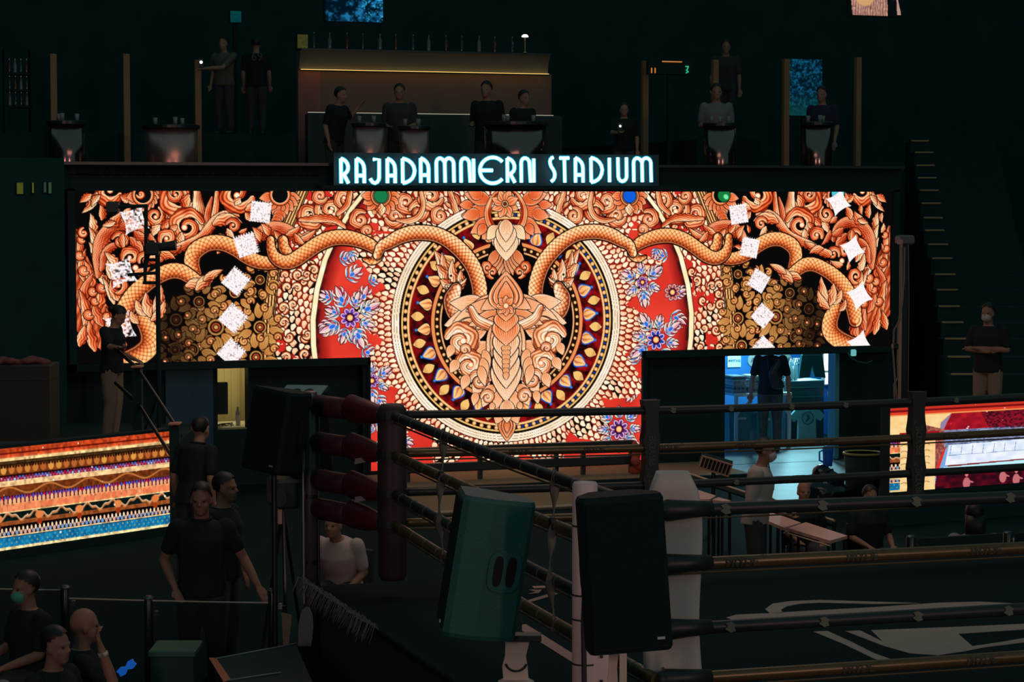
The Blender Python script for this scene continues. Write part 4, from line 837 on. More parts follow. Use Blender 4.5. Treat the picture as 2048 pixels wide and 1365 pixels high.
for k in range(24):
    a0,a1=2*math.pi*k/24,2*math.pi*(k+1)/24; c0=Vector((cx,32.53,q.z+h*.72)); pr.tube([c0+Vector((.1*math.cos(a0),0,.1*math.sin(a0))),c0+Vector((.1*math.cos(a1),0,.1*math.sin(a1)))],.008,4)
pr.tube([c0+Vector((-.03,0,-.05)),c0+Vector((.02,0,0)),c0+Vector((-.01,0,.05))],.02,5); pr.build('chest_print',mat('print_ink',(.02,.14,.15),.7),t)
MB().tube([(cx-.14,32.58,p.z-.02),(cx,32.58,p.z+.04),(cx+.14,32.58,p.z-.02)],.008,5).tube([(cx,32.58,p.z+.04),(cx,32.66,p.z+.06),(cx,32.81,p.z+.06)],.006,5).build('hanger',M_metal,t)
t,p,q,w,h,cx=garment('boxing_shorts','dark green boxing shorts hanging at the top of the booth',1594,1648,706,756,32.5,mat('green_satin',(.02,.12,.11),.35),'shorts')
MB().span((p.x+w*.13,32.42,p.z-.05),(q.x-w*.13,32.5,p.z+.015),.01).build('waistband',mat('waistband',(.06,.2,.19),.5),t); MB().tube([(cx,32.46,p.z),(cx,32.46,2.31)],.005,5).build('hanging_cord',M_plast,t)
for k in range(6):
    x=X_at(1570+4.4*k,33.0,760); z0=za
    cn=thing('spray_can','slim silver can on top of the booth cabinet','can',(x,32.95+.05*(k%2),z0),group='cans on the booth cabinet'); hh=.24+.05*((k*7)%3)
    MB().lathe([(.026,0),(.028,.02),(.028,hh-.05),(.02,hh-.02)],cn.location,12).build('body',mat('can_metal',(.6,.66,.66),.3,.5),cn,smooth=True); MB().lathe([(.018,hh-.02),(.018,hh),(.0,hh+.004)],cn.location,10).build('cap',M_white,cn)
pk=thing('snack_pack','pink and blue snack pack pinned beside the cabinet','packet',(aty(1661,800,32.7).x,32.7,aty(1661,804,32.7).z)); p,q=aty(1656,784,32.7),aty(1671,804,32.7)
MB().span((p.x,32.68,q.z+.07),(q.x,32.72,p.z),.01).build('upper_print',mat('pink_print',(.75,.12,.3),.5),pk); MB().span((p.x,32.68,q.z),(q.x,32.72,q.z+.07),.01).build('lower_print',mat('blue_print',(.04,.2,.7),.5),pk); MB().tube([(p.x+.03,32.71,p.z-.02),(xb-.02,32.86,p.z+.02)],.006,5).build('hook',M_metal,pk)
# ---------- balcony: bar, canopy, posts, tables ----------
YB=38.0
xa,xb=aty(596,190,YB).x,aty(1103,190,YB).x; zc0=aty(800,143,YB).z; zc1=aty(800,106,YB).z
struct('wall_bar_back',MB().span((xa,YB,ZD),(xb,YB+.1,zc0)),mat('brown_bar_wall',(.26,.17,.13),.7,scale=1))
struct('wall_bar_end',MB().span((xa,YB-.02,ZD),(aty(640,190,YB).x,YB,zc0)),mat('rose_bar_wall',(.42,.17,.14),.7,scale=1))  # thin panel whose colour paints the pink light on the wall
can=thing('bar_canopy','curved canopy fascia over the bar with a warm light line','canopy',((xa+xb)/2,YB,zc0)); xc=aty(1092,140,YB).x
cm=MB(); n=8
for k in range(n):
    f0,f1=k/n,(k+1)/n; g=lambda f:(YB-.1-.12*f*f,zc0+(zc1-zc0)*f)
    (y0,z0),(y1,z1)=g(f0),g(f1); cm.add([(xa,y0,z0),(xc,y0,z0),(xc,y1,z1),(xa,y1,z1),(xa,YB+.1,z0),(xc,YB+.1,z0),(xc,YB+.1,z1),(xa,YB+.1,z1)],[(0,1,2,3),(5,4,7,6),(4,0,3,7),(1,5,6,2)]+([(4,5,1,0)] if k==0 else [])+([(3,2,6,7)] if k==n-1 else []))
cm.build('fascia',mat('canopy_paint',(.20,.20,.16),.6),can)
MB().span((xa+.02,YB-.16,zc0-.012),(xc,YB-.13,zc0+.0)).build('light_line',glow('warm_led_line',(1.0,.62,.16),1.3),can)
MB().span((xa,YB-.19,zc0-.03),(xc,YB-.165,zc0-.012)).build('lip',M_black,can)
MB().span((xa,YB-.26,zc1),(xc,YB+.1,zc1+.03)).build('counter_edge',M_metal,can)
zb=aty(800,226,YB-.8).z
ben=thing('banquette','long balcony seat back with a cool white light line on top','bench',((xa+xb)/2,YB-.8,ZD)); xd=aty(1120,230,YB-.8).x
MB().span((xa-.05,YB-.9,ZD),(xd,YB-.7,zb-.02),.03).build('back',mat('banquette_cloth',(.035,.06,.062),.6),ben); MB().span((xa,YB-.74,zb-.02),(xd-.1,YB-.70,zb)).build('light_line',glow('cool_led_line',(1.0,.93,.72),.28),ben)
MB().span((xa-.05,YB-1.4,ZD),(xd,YB-.9,ZD+.45),.04).build('seat',mat('banquette_seat',(.05,.09,.09),.7),ben)
M_wood=mat('warm_wood_post',(.44,.23,.10),.6,scale=12)
for px,y0,y1,lb in ((106,108,240,'above the dark mirrored drum table at the far end'),(252,108,238,'between the dark mirrored and the wide copper drum tables'),(395,120,245,'beside the bright phone torch'),(1290,122,190,'at the edge of the scoreboard'),(1430,120,180,'behind the grey-topped guest'),(1572,118,238,'along the edge of the teal monitor'),(1716,115,250,'nearest the tall stairs')):
    yp=36.4 if px!=395 else 36.68; p=aty(px,y0,yp); tag(MB().span((p.x-.05,yp-.05,ZD),(p.x+.05,yp+.05,p.z),.006).build('wooden_post',M_wood),'slim warm wooden balcony post '+lb,'post','wooden posts along the balcony')
M_cop=mat('copper_drum',(.75,.38,.33),.32,.9,scale=2,var=.05); M_chr=mat('dark_chrome_drum',(.33,.20,.19),.16,.95,scale=2,var=.05); M_top=mat('black_table_top',(.02,.03,.03),.3)
for px,w,ytop,mm,lab in ((132,68,246,M_chr,'dark mirrored drum table at the far end of the balcony'),(342,100,254,M_cop,'wide copper drum table on the balcony'),(738,62,250,M_cop,'copper drum table above the first letters of the sign'),(828,58,256,M_cop,'small copper drum table near the middle of the sign'),(1030,122,248,M_chr,'broad mirrored drum table in front of the bar end'),(1440,66,250,M_chr,'mirrored drum table below the short wooden post'),(1634,62,248,M_chr,'mirrored drum table in front of the teal monitor')):
    p=aty(px,ytop,32.2); r=w/2/4500*34.3*1.0; T=thing('drum_table',lab,'table',(p.x,32.2,ZD)); L=T.location
    MB().lathe([(r,.0),(r,(p.z-ZD)*.5),(r,p.z-ZD-.03)],L,40).build('drum',mm,T,smooth=True)
    MB().lathe([(r*1.05,p.z-ZD-.03),(r*1.08,p.z-ZD-.02),(r*1.08,p.z-ZD+.02),(r*1.0,p.z-ZD+.03)],L,40).build('top',M_top,T)
    for k in range(3):
        a=2*math.pi*k/3+px; gx,gy=p.x+r*.6*math.cos(a),32.2+r*.6*math.sin(a); zt_=p.z+.032
        g=thing('drinking_glass','small drinking glass on the '+lab.split(' table')[0]+' table','glass',(gx,gy,zt_),group='glasses on the drum tables')
        MB().lathe([(.028,0),(.034,.10),(.031,.10),(.026,.01)],g.location,12).build('tumbler',mat('glass_tint',(.25,.3,.3),.15),g,smooth=True); MB().lathe([(.0265,.012),(.03,.06)],g.location,12).build('drink',mat('drink',(.4,.22,.2),.3),g)
def tv(px0,px1,py0,py1,Y,name,label,pal,seed):
    p,q=aty(px0,py0,Y),aty(px1,py1,Y); t=thing(name,label,'monitor',((p.x+q.x)/2,Y,q.z)); w,h=120,int(120*abs(p.z-q.z)/(q.x-p.x))
    U,V=np.meshgrid(np.arange(w)*1.,np.arange(h)*1.); img=pal(U,V,w,h)
    pixel_mesh('display',img,lambda i,j:np.stack([p.x+(q.x-p.x)*i/(w-1),np.full(i.shape,Y-.03),p.z-(p.z-q.z)*j/(h-1)],1),np.ones((h,w),bool),screen_material(name+'_pic%d'%seed,1.0),t)
    MB().span((p.x-.02,Y-.02,q.z-.02),(q.x+.02,Y+.04,p.z+.02)).build('casing',M_black,t); mx=(p.x+q.x)/2; (MB().span((mx-.03,Y+.04,(p.z+q.z)/2),(mx+.03,Y+.1,9.6)).build('hanger',M_black,t) if py0<0 else MB().span((mx-.03,Y+.04,5.04 if px0<590 else ZD),(mx+.03,Y+.1,(p.z+q.z)/2)).build('stand',M_black,t))
def pal_blue(U,V,w,h):
    n=noise(U,V,9)*.6+noise(U,V,4)*.4; c=mix(rgb(2,20,34),rgb(24,110,160),np.clip((n-.38)*2.6+.5*(U/w-.6),0,1)); return mix(c,rgb(60,190,235),np.clip((noise(U+9,V,3)-.72)*5,0,1)*np.clip(U/w*2-.7,0,1))
def pal_teal(U,V,w,h):
    n=noise(U,V,7)*.6+noise(U,V,3)*.4; c=mix(rgb(2,22,34),rgb(14,84,116),np.clip((n-.35)*2.2,0,1)); return mix(c,rgb(10,60,58),np.clip(V/h*2-1.1,0,1))
def pal_fig(U,V,w,h):
    a=np.zeros((h,w,3),np.float32)+rgb(6,12,14); u=U/w; v=V/h; body=mix(rgb(150,105,95),rgb(210,160,140),noise(U,V,4)); ln=np.abs(np.sin(U*.55+2*noise(U,V,9)))
    body=mix(rgb(70,40,40),body,ln*2); m=inpoly(u,v,[(.0,0),(.72,0),(.74,1),(.07,1)]); a[...]=np.where(m[...,None],body,a)
    for c,r1,r2 in (((.3,.45),.2,.3),): a[...]=mix(a,rgb(206,160,110),np.clip((1-np.hypot((u-c[0])/r1,(v-c[1])/r2))*6,0,1))
    m=np.clip((.05-np.abs(np.hypot((u-.85),(v-.2)*.5)-.12))*30,0,1); a[...]=mix(a,rgb(170,130,130),m); m=inpoly(u,v,[(.9,.3),(1,.95),(.92,.95)]); a[...]=np.where(m[...,None],rgb(180,140,130),a); return a
struct('ceiling_beam',MB().span((-10,36.8,9.6),(30,38.2,9.9)),M_black)
tv(650,765,-30,45,37.2,'monitor','hanging monitor showing a blue moonlit forest above the bar',pal_blue,1)
tv(1577,1642,118,232,36.9,'monitor','upright teal glowing monitor behind the drum table',pal_teal,2)
tv(1697,1800,-40,33,37.5,'banner_screen','small screen showing a carved bronze figure high on the wall',pal_fig,3)
tv(460,482,22,45,39.0,'monitor','tiny dim teal screen beside the blue forest monitor',lambda U,V,w,h:mix(rgb(2,52,56),rgb(4,66,66),noise(U,V,9)),4)
tv(594,615,69,97,38.6,'exit_sign','small dim yellow-green lit sign at the end of the bar',lambda U,V,w,h:mix(rgb(46,50,20),rgb(62,66,30),noise(U,V,9)),5)
struct('terrace_balcony',MB().span((-13.9,36.75,ZD),(xa-.35,49.9,5.04)).span((aty(1395,100,37.6).x,37.6,ZD),(aty(1520,100,37.6).x,49.9,5.04)),M_ter)
# score board
SB=thing('score_board','black scoreboard with amber bars and a green digit on the balcony','scoreboard',aty(1340,150,36.0))
p,q=aty(1297,118,36.0),aty(1384,150,36.0); MB().span((p.x,36.0,q.z),(q.x,36.1,p.z),.01).build('panel',M_black,SB); MB().span(((p.x+q.x)/2-.03,36.03,ZD),((p.x+q.x)/2+.03,36.08,q.z)).build('stand',M_black,SB)
M_am=glow('amber_led',(1.0,.36,.08),.55); M_gr=glow('green_led',(.05,.8,.42),.55)
for px in (1303.5,1310.5): c=aty(px,141,35.985); MB().span((c.x-.007,35.98,c.z-.045),(c.x+.007,35.999,c.z+.045)).build('digit',M_am,SB)
c0,c1=aty(1325,123,35.98),aty(1364,123,35.98); MB().span((c0.x,35.98,c0.z-.009),(c1.x,35.999,c0.z+.009)).build('amber_row',M_am,SB)
mb=MB()
for (x0_,y0_,x1_,y1_) in ((1371,133,1377,133),(1377,133,1374,140),(1372,140,1377,144),(1372,146,1376,144)): mb.tube([aty(x0_,y0_,35.985),aty(x1_,y1_,35.985)],.011,5)
mb.build('green_digit',M_gr,SB)
# lamp on the bar canopy, and two phone lights in the crowd
LP=thing('table_lamp','small shaded lamp glowing on the bar canopy','lamp',(aty(1050,100,37.7).x,37.7,zc1+.03)); L=LP.location; hL=aty(1050,72,37.7).z-L.z
MB().lathe([(.05,0),(.05,.012),(.012,.02),(.012,hL-.02)],L,14).build('stem',mat('brass_stem',(.6,.45,.2),.3,.8),LP); MB().lathe([(.06,hL-.02),(.06,hL),(.035,hL+.025),(.0,hL+.03)],L,18).build('shade',glow('lamp_shade_glow',(1.0,.95,.8),1.6),LP)
# ---------- stairs with pale nosing strips, right ----------
ST=thing('staircase','tall dark stair flight with pale edge strips climbing to the balcony','stairs',at(1925,749,33.0)); 
M_nos=mat('yellow_nosing_strip',(.46,.34,.16),.7,scale=40)
ys=[749,714,678,645,613,580,549,517,489,461,436,407,381,356,331,305,282]; xs_=[1925,1918,1911,1905,1898,1894,1890,1884,1876,1869,1866,1862,1858,1854,1851,1848,1840]
d0,tr,rs=33.0,.574,.227; base=at(1925,749,d0); z0=base.z
fw=Vector((math.sin(YAW),math.cos(YAW),0))
for k,(y_,x_) in enumerate(zip(ys,xs_)):
    p=at(x_,y_,d0+tr*k); z=p.z
    st=MB().box((p.x+fw.x*.28+CAMR.x*.62,p.y+fw.y*.28+CAMR.y*.62,z/2-.006),(1.6,.56,z-.012),-YAW).build('step',M_ter,ST)
    MB().box((p.x,p.y,z),(.33,.05,.03),-YAW,bev=.006).build('nosing_strip',M_nos,st)
TR=MB()
for k in range(9):
    p=at(2075,749-55*k,33.2+1.0*k); TR.box((p.x+fw.x*.5+CAMR.x*2.85,p.y+fw.y*.5+CAMR.y*2.85,p.z/2-.1),(4.6,1.0,p.z-.2),-YAW)
struct('terrace_right',TR,M_ter)
# box with cables on a pole beside the screen
PX=thing('cable_pole','tall dark pole with a junction box and hanging cables by the screen end','pole',at(1808,960,28.5)); 
def pole(px0,py0,px1,py1,d,r,name,m,par): return MB().tube([at(px0,py0,d),at(px1,py1,d)],r,8).build(name,m,par)
b=PX.location; PX.location=(b.x,b.y,0); top=at(1808,480,28.5); MB().span((top.x-.04,top.y-.04,0),(top.x+.04,top.y+.04,top.z),.006).build('pole',M_metal,PX)
MB().box((top.x,top.y-.02,top.z),(.2,.14,.12),0,bev=.02).build('junction_box',mat('grey_box',(.12,.14,.14),.5),PX); MB().box(at(1800,484,28.38),(.07,.01,.06)).build('pink_label',mat('pink_sticker',(.6,.28,.3),.6),PX)
M_cab=mat('grey_cable',(.26,.20,.17),.5)
for pts in ([(1803,495),(1801,560),(1800,640),(1788,660),(1786,700),(1790,760),(1794,800)],[(1809,495),(1808,560),(1804,610),(1796,650),(1795,720),(1796,755),(1788,770),(1789,800)],[(1817,490),(1818,600),(1816,790)]):
    MB().tube([at(x,y,28.4) for x,y in pts],.013 if pts[0][0]<1815 else .005,6).build('cable',M_cab,PX)
MB().box(at(1790,693,28.4),(.07,.06,.07),bev=.01).build('clamp',M_metal,PX)
# small green exit light with its cable
EX=thing('indicator_lamp','small cyan lamp hung on a looped cable right of the booth','lamp',aty(1707,706,30.23)); p=EX.location
MB().box(p,(.07,.05,.1),bev=.012).build('housing',glow('cyan_lens',(.25,.9,.85),.5),EX); MB().tube([aty(x,y,30.25) for x,y in ((1695,706),(1702,716),(1716,724),(1732,727),(1745,722))],.01,6).build('cable',M_teal,EX)

# bottles on the bar canopy and on a shelf at the far left of the balcony
BOT=[(.0,0),(.034,.0),(.036,.02),(.036,.15),(.03,.18),(.013,.215),(.013,.27),(.0,.272)]
pb_=None
def bottle(loc,label,group,col,s=1.0):
    t=thing('glass_bottle',label,'bottle',loc,group=group)
    MB().lathe([(r_*s,z_*s) for r_,z_ in BOT],loc,12).build('body',mat('bottle_glass_%s'%col,{'green':(.03,.10,.05),'brown':(.12,.06,.03),'clear':(.22,.26,.26)}[col],.12,spec=.6),t,smooth=True); MB().lathe([(.015*s,.262*s),(.015*s,.285*s),(.0,.286*s)],loc,10).build('cap',M_steel,t)
for k in range(13):
    px=628+33*k
    if abs(px-1050)<20: continue
    col=('green','brown','clear')[(k*5)%3]; bottle(Vector((aty(px,100,37.85).x,37.85+.05*(k%2),zc1+.03)),'small %s bottle standing on the bar canopy'%col,'bottles on the bar canopy',col)
SHF=thing('bottle_shelf','dark bottle rack at the far left end of the balcony','shelf',Vector((aty(36,200,37.5).x,37.5,5.04))); xa_,xb_=aty(10,150,37.5).x,aty(62,150,37.5).x
zl=[aty(36,y,37.5).z for y in (212,180,146)]
for x in (xa_,xb_): MB().span((x-.02,37.4,5.04),(x+.02,37.7,zl[2]+.4)).build('side',M_black,SHF)
for z in zl: MB().span((xa_,37.4,z-.03),(xb_,37.7,z)).build('board',M_black,SHF)
for j,z in enumerate(zl):
    for k in range(4):
        col=('clear','green','brown')[(j+k)%3]; bottle(Vector((lerp(xa_+.07,xb_-.07,k/3),37.5,z)),'%s bottle on the %s board of the dark rack'%(col,('lowest','middle','top')[j]),'bottles in the dark rack',col,.8)
# ---------- the boxing ring ----------
ZC=1.10                                             # canvas height
N_=at(1315,1010,11.4); N_=Vector((N_.x,N_.y,0)); LY,LX=4.94,6.3
L_=N_+Vector((0,LY,0)); F_=N_+Vector((LX,LY,0)); R_=N_+Vector((LX,0,0))
RZ=[2.41,2.13,1.85,1.63]; RN=[2.365,2.085,1.75,1.49]                     # rope heights at the far and near corners
RG=thing('boxing_ring','raised boxing ring with a dark canvas and pale printed logo','boxing ring',(N_.x+LX/2,N_.y+LY/2,0))
ap=.42
MB().span((N_.x-ap,N_.y-ap,0),(R_.x+ap,F_.y+ap+.15,ZC-.05)).build('platform',mat('ring_skirt',(.03,.045,.048),.8,spec=.15),RG)
cvs=MB().span((N_.x-ap-.02,N_.y-ap-.02,ZC-.05),(R_.x+ap+.02,F_.y+ap+.17,ZC),.01).build('canvas',mat('ring_canvas',(.012,.028,.032),.95,spec=.03,scale=9,bump=.1),RG)
M_logo=mat('canvas_print_cream',(.34,.31,.27),.8); M_pink=mat('canvas_print_rose',(.46,.29,.26),.8)
def decal(P,m,name='printed_mark'):
    Q=[atz(x,y,ZC+.004) for x,y in P]; c=sum(Q,Vector())/len(Q); mb=MB(); n=len(Q)
    mb.add([(q.x,q.y,ZC+.001) for q in Q]+[(q.x,q.y,ZC+.004) for q in Q],[tuple(range(2*n-1,n-1,-1))]+[(k,(k+1)%n,n+(k+1)%n,n+k) for k in range(n)]); mb.build(name,m,RG)
decal([(1452,1236),(1472,1230),(1540,1227),(1620,1222),(1748,1215),(1880,1206),(1960,1204),(2120,1212),(2120,1220),(1960,1222),(1748,1234),(1560,1243),(1480,1244),(1464,1240)],M_logo)
decal([(1530,1219),(1545,1208),(1580,1203),(1640,1200.5),(1748,1204),(1840,1207),(1748,1208.5),(1640,1206),(1600,1208),(1574,1213),(1562,1220),(1566,1226.5),(1540,1227)],M_logo)
decal([(1627,1264),(1655,1262.5),(1700,1283),(1748,1307),(1790,1322),(1822,1329),(1792,1331),(1748,1318),(1690,1290)],M_logo)
decal([(1691,1263),(1720,1261.5),(1766,1284),(1742,1261),(1900,1255),(2100,1246),(2100,1256),(1916,1268),(1945,1293),(2000,1285),(2100,1268),(2100,1279),(1969,1295),(1929,1303),(1875,1311),(1819,1307),(1766,1292)],M_logo)
decal([(1044,1250),(1052,1249),(1146,1308),(1146,1326),(1044,1262)],M_pink)
decal([(1052,1202),(1108,1185),(1116,1188),(1053,1207)],M_pink); decal([(1057,1180),(1084,1180),(1078,1186),(1056,1188),(1072,1184)],M_pink); decal([(1064,1173),(1090,1172),(1093,1176),(1068,1177)],M_pink)
decal([(1128,1180),(1150,1175),(1150,1179),(1130,1184)],M_pink)
# ropes
M_r1=mat('rope_black',(.024,.036,.036),.42,spec=.4,scale=20); M_r2=mat('rope_bronze',(.15,.105,.045),.33,.35,spec=.5,scale=20); M_ink=mat('rope_lettering',(.10,.12,.09),.5); M_emb=mat('rope_emblem',(.16,.19,.14),.45)  # warm sheen on the second and lowest dark ropes is put into their colour
side=dict(near=(N_,R_,RN,RN),left=(N_,L_,RN,RZ),far=(L_,F_,RZ,RZ))
lab={'near':'side next to the pale corner pad','left':'side running back from the pale pad to the red corner','far':'far side of the ring in front of the screens'}
order=['top','second','third','lowest']
ROPES={}
for sd,(a,b,ha,hb) in side.items():
    for k in range(4):
        m=M_r2 if k in (1,3) else M_r1
        rp=thing('ring_rope','%s rope on the %s'%(['Black top','Bronze second','Black third','Bronze lowest'][k],lab[sd]),'rope',((a+b)/2+Vector((0,0,(ha[k]+hb[k])/2))).to_tuple(),group='ropes around the ring')
        sag=.02 if sd!='far' else .035
        P=[a.lerp(b,t)+Vector((0,0,lerp(ha[k],hb[k],t)-sag*math.sin(math.pi*t))) for t in np.linspace(0,1,25)]
        MB().tube(P,.034 if sd!='far' else .030,12).build('rope_core',m,rp,smooth=True)
        if k in (1,3) or sd=='left':
            MB().tube([p+Vector((0,0,-.046))+(Vector((0,-.012,0)) if sd!='left' else Vector((-.012,0,0))) for p in P],.006,6).build('seam_cord',M_r2,rp)
        if sd=='left':
            for t in np.linspace(.06,.94,16):
                c=a.lerp(b,t)+Vector((0,0,lerp(ha[k],hb[k],t)-sag*math.sin(math.pi*t))); MB().tube([c-Vector((0,.006,0)),c+Vector((0,.006,0))],.0355,12).build('binding',mat('rope_binding',(.16,.17,.16),.5),rp)
        ROPES[sd,k]=(rp,a,b,sag,ha[k],hb[k])
def rope_point(sd,k,px):
    rp,a,b,sag,h0,h1=ROPES[sd,k]; best=None
    for t in np.linspace(0,1,400):
        p=a.lerp(b,t); r=p.x*math.cos(YAW)-p.y*math.sin(YAW); d=p.x*math.sin(YAW)+p.y*math.cos(YAW); e=abs(CX+F*r/d-px)
        if best is None or e<best[0]: best=(e,t)
    t=best[1]; p=a.lerp(b,t); return rp,Vector((p.x,p.y,lerp(h0,h1,t)-sag*math.sin(math.pi*t)))
def rope_text(sd,k,px,size):
    rp,p=rope_point(sd,k,px); rr=.036 if sd!='far' else .032
    for body,dx,dz,s in (('PRYDE',0,0,size),('TV',size*1.95,size*.42,size*.42)):
        text_obj('lettering',body,s,facing((p.x+dx,p.y-rr,p.z+dz),(1,0,0),(0,0,1)),M_ink,rp,outline=s*.028)
for px in (1480,1726,1972): rope_text('near',1,px,.062)
for px in (1720,1966): rope_text('near',3,px,.062)
for px in (1035,1186,1335,1492,1650,1900): rope_text('far',1,px,.055)
for px in (1940,1560): rope_text('far',3,px,.05)
EMB=[(.0,-.026),(.03,-.02),(.022,.0),(.034,.012),(.004,.03),(-.026,.022),(-.014,.006),(-.03,-.006)]
for sd,k,pxs in (('near',0,(1447,1640,1830,2020)),('near',2,(1457,1648,1836,2021)),('far',0,(1345,1462,1580,1690,1910)),('far',2,(1470,))):
    for px in pxs:
        rp,p=rope_point(sd,k,px); s=1.0 if sd=='near' else .8
        MB().prism([(x*s,y*s) for x,y in EMB],facing((p.x,p.y-.036 if sd=='near' else p.y-.032,p.z),(1,0,0),(0,0,1)),.003).build('emblem',M_emb,rp)
# vertical straps tying the far ropes
for px,lb in ((1303,'the dark opening left of the booth'),(1836,'the right LED banner')):
    rp,p=rope_point('far',0,px); S_=thing('rope_strap','black lettered vertical rope strap before %s'%lb,'strap',(p.x,p.y,RZ[3]-.06),group='straps on the far ropes')
    mb=MB(); zs_=np.linspace(RZ[3]-.07,RZ[0]+.05,13)
    wv=lambda i:.055+(.012 if i%4==0 else 0)-(.006 if i%4==2 else 0)
    for i in range(12): mb.add([(p.x-wv(i),p.y-.045,zs_[i]),(p.x+wv(i),p.y-.045,zs_[i]),(p.x+wv(i+1),p.y-.045,zs_[i+1]),(p.x-wv(i+1),p.y-.045,zs_[i+1]),(p.x-wv(i),p.y+.045,zs_[i]),(p.x+wv(i),p.y+.045,zs_[i]),(p.x+wv(i+1),p.y+.045,zs_[i+1]),(p.x-wv(i+1),p.y+.045,zs_[i+1])],[(0,1,2,3),(5,4,7,6),(4,0,3,7),(1,5,6,2)]+([(4,5,1,0)] if i==0 else [])+([(3,2,6,7)] if i==11 else []))
    mb.build('webbing',M_r1,S_)
    for z in (RZ[0]-.33,RZ[0]-.66):
        text_obj('lettering','PRYDE',.075,facing((p.x,p.y-.05,z),(0,0,1),(-1,0,0)),M_emb,S_,outline=.0022); text_obj('lettering','TV',.03,facing((p.x-.032,p.y-.05,z+.15),(0,0,1),(-1,0,0)),M_emb,S_,outline=.0012)
# twisted straps on the left ropes
for s_,nm in ((.735,'nearer the red corner'),(.30,'nearer the pale corner pad')):
    p=N_.lerp(L_,s_); S_=thing('rope_strap','twisted grey rope strap on the left ropes %s'%nm,'strap',(p.x,p.y,RZ[3]-.05),group='straps on the left ropes'); mb=MB(); n=26; zs_=np.linspace(lerp(RN[3],RZ[3],s_)-.06,lerp(RN[0],RZ[0],s_)+.04,n); vs=[]
    for i,z in enumerate(zs_):
        a=i*.42; w=.022*abs(math.cos(a))+.008; o=Vector((math.cos(a*.7)*.02-.03,math.sin(a*.9)*.02,0)); d=Vector((math.cos(a),math.sin(a),0))*w
        vs.append((Vector((p.x,p.y,z))+o,d))
    mb.loft([(c,d,Vector((-d.y,d.x,0)).normalized()*.007) for c,d in vs],8); mb.build('webbing',mat('grey_webbing',(.16,.17,.15),.6,scale=40),S_,smooth=True)
    MB().box((p.x-.03,p.y,lerp(RN[1],RZ[1],s_)),(.03,.05,.07),bev=.008).build('buckle',M_metal,S_)
# ---------- corner posts ----------
M_grey=mat('galvanised_post',(.80,.70,.67),.5,.0,scale=8)
lp=at(620,783,16.9); LP_=Vector((lp.x,lp.y,0)); np_=at(1170,965,10.9); NP_=Vector((np_.x,np_.y,0))
CPL=thing('corner_post','dark steel ring post with red padded arms at the far left corner','post',LP_.to_tuple())
MB().lathe([(.055,0),(.055,lp.z-.01),(.05,lp.z),(.0,lp.z+.002)],LP_,24).build('pipe',mat('dark_post_steel',(.20,.17,.165),.38,.6),CPL,smooth=True)
MB().lathe([(.13,0),(.13,.02),(.06,.03)],LP_,24).build('base_plate',M_metal,CPL)
MB().tube([LP_+Vector((-.062,-.03,.9)),LP_+Vector((-.062,-.03,lp.z-.05))],.014,8).build('cable',M_steel,CPL); MB().tube([LP_+Vector((.05,-.045,1.0)),LP_+Vector((.05,-.045,lp.z-.08))],.010,8).build('cable',M_metal,CPL)
for z in (1.2,1.7,lp.z-.12): MB().lathe([(.062,z),(.062,z+.03)],LP_,20).build('clamp',M_metal,CPL)
M_redp=mat('dark_red_vinyl',(.13,.018,.022),.45,spec=.4,scale=14); M_reds=mat('dull_red_vinyl',(.075,.02,.018),.5,spec=.35,scale=14)
q=L_-LP_; qd=q.normalized()
for k in range(4):
    z=RZ[k]; s0=LP_+qd*.07; s1=LP_+qd*(q.length*.48); s2=L_-qd*.04
    arm=thing('turnbuckle_pad','%s red padded arm joining the far left post to the corner pad'%['Top','Second','Third','Lowest'][k],'pad',(s0.x,s0.y,z),group='red padded arms at the far left corner')
    sec=lambda c,w,h:(c,Vector((-qd.y,qd.x,0))*w,Vector((0,0,h)))
    MB().loft([sec(s0+Vector((0,0,z)),.05,.06),sec(s0+qd*.05+Vector((0,0,z)),.06,.082),sec(s1+Vector((0,0,z)),.06,.08)],14).build('inner_sleeve',M_reds,arm,smooth=True)
    MB().loft([sec(s1+Vector((0,0,z+.005)),.06,.085),sec(s1+qd*.04+Vector((0,0,z+.01)),.075,.105),sec(s1.lerp(s2,.5)+Vector((0,0,z-.005)),.07,.09),sec(s2+Vector((0,0,z-.01)),.045,.045)],14).build('outer_sleeve',M_redp,arm,smooth=True)
    if k in (1,2):
        c=s1.lerp(s2,.35)+Vector((0,0,z-.07)); MB().prism([(-.075,-.03),(.0,-.015),(.075,.025),(.06,.05),(-.01,.02),(-.07,.01)],facing((c.x,c.y-.08,c.z),CAMR,(0,0,1)),.02).build('white_tag',mat('tag_cloth',(.36,.32,.30),.8),arm)
PDL=thing('corner_pad','tall dark red and black pad in the far left ring corner','pad',(L_.x,L_.y,ZC)); z0,z1=ZC+.12,RZ[0]+.08
mb=MB(); rr=.105
mb.loft([((L_.x,L_.y-.02,z),(rr*w,0,0),(0,rr*w*.9,0)) for z,w in ((z0,.8),(z0+.04,1),(lerp(z0,z1,.5),1.02),(z1-.04,1),(z1,.75))],20); mb.build('cushion',mat('pad_vinyl_black_red',(.05,.032,.034),.5,spec=.35,scale=4,var=.6),PDL,smooth=True)
for k in range(4): MB().loft([((L_.x,L_.y-.02,RZ[k]-.025),(rr*1.08,0,0),(0,rr*.98,0)),((L_.x,L_.y-.02,RZ[k]+.025),(rr*1.08,0,0),(0,rr*.98,0))],20).build('strap',M_r1,PDL)
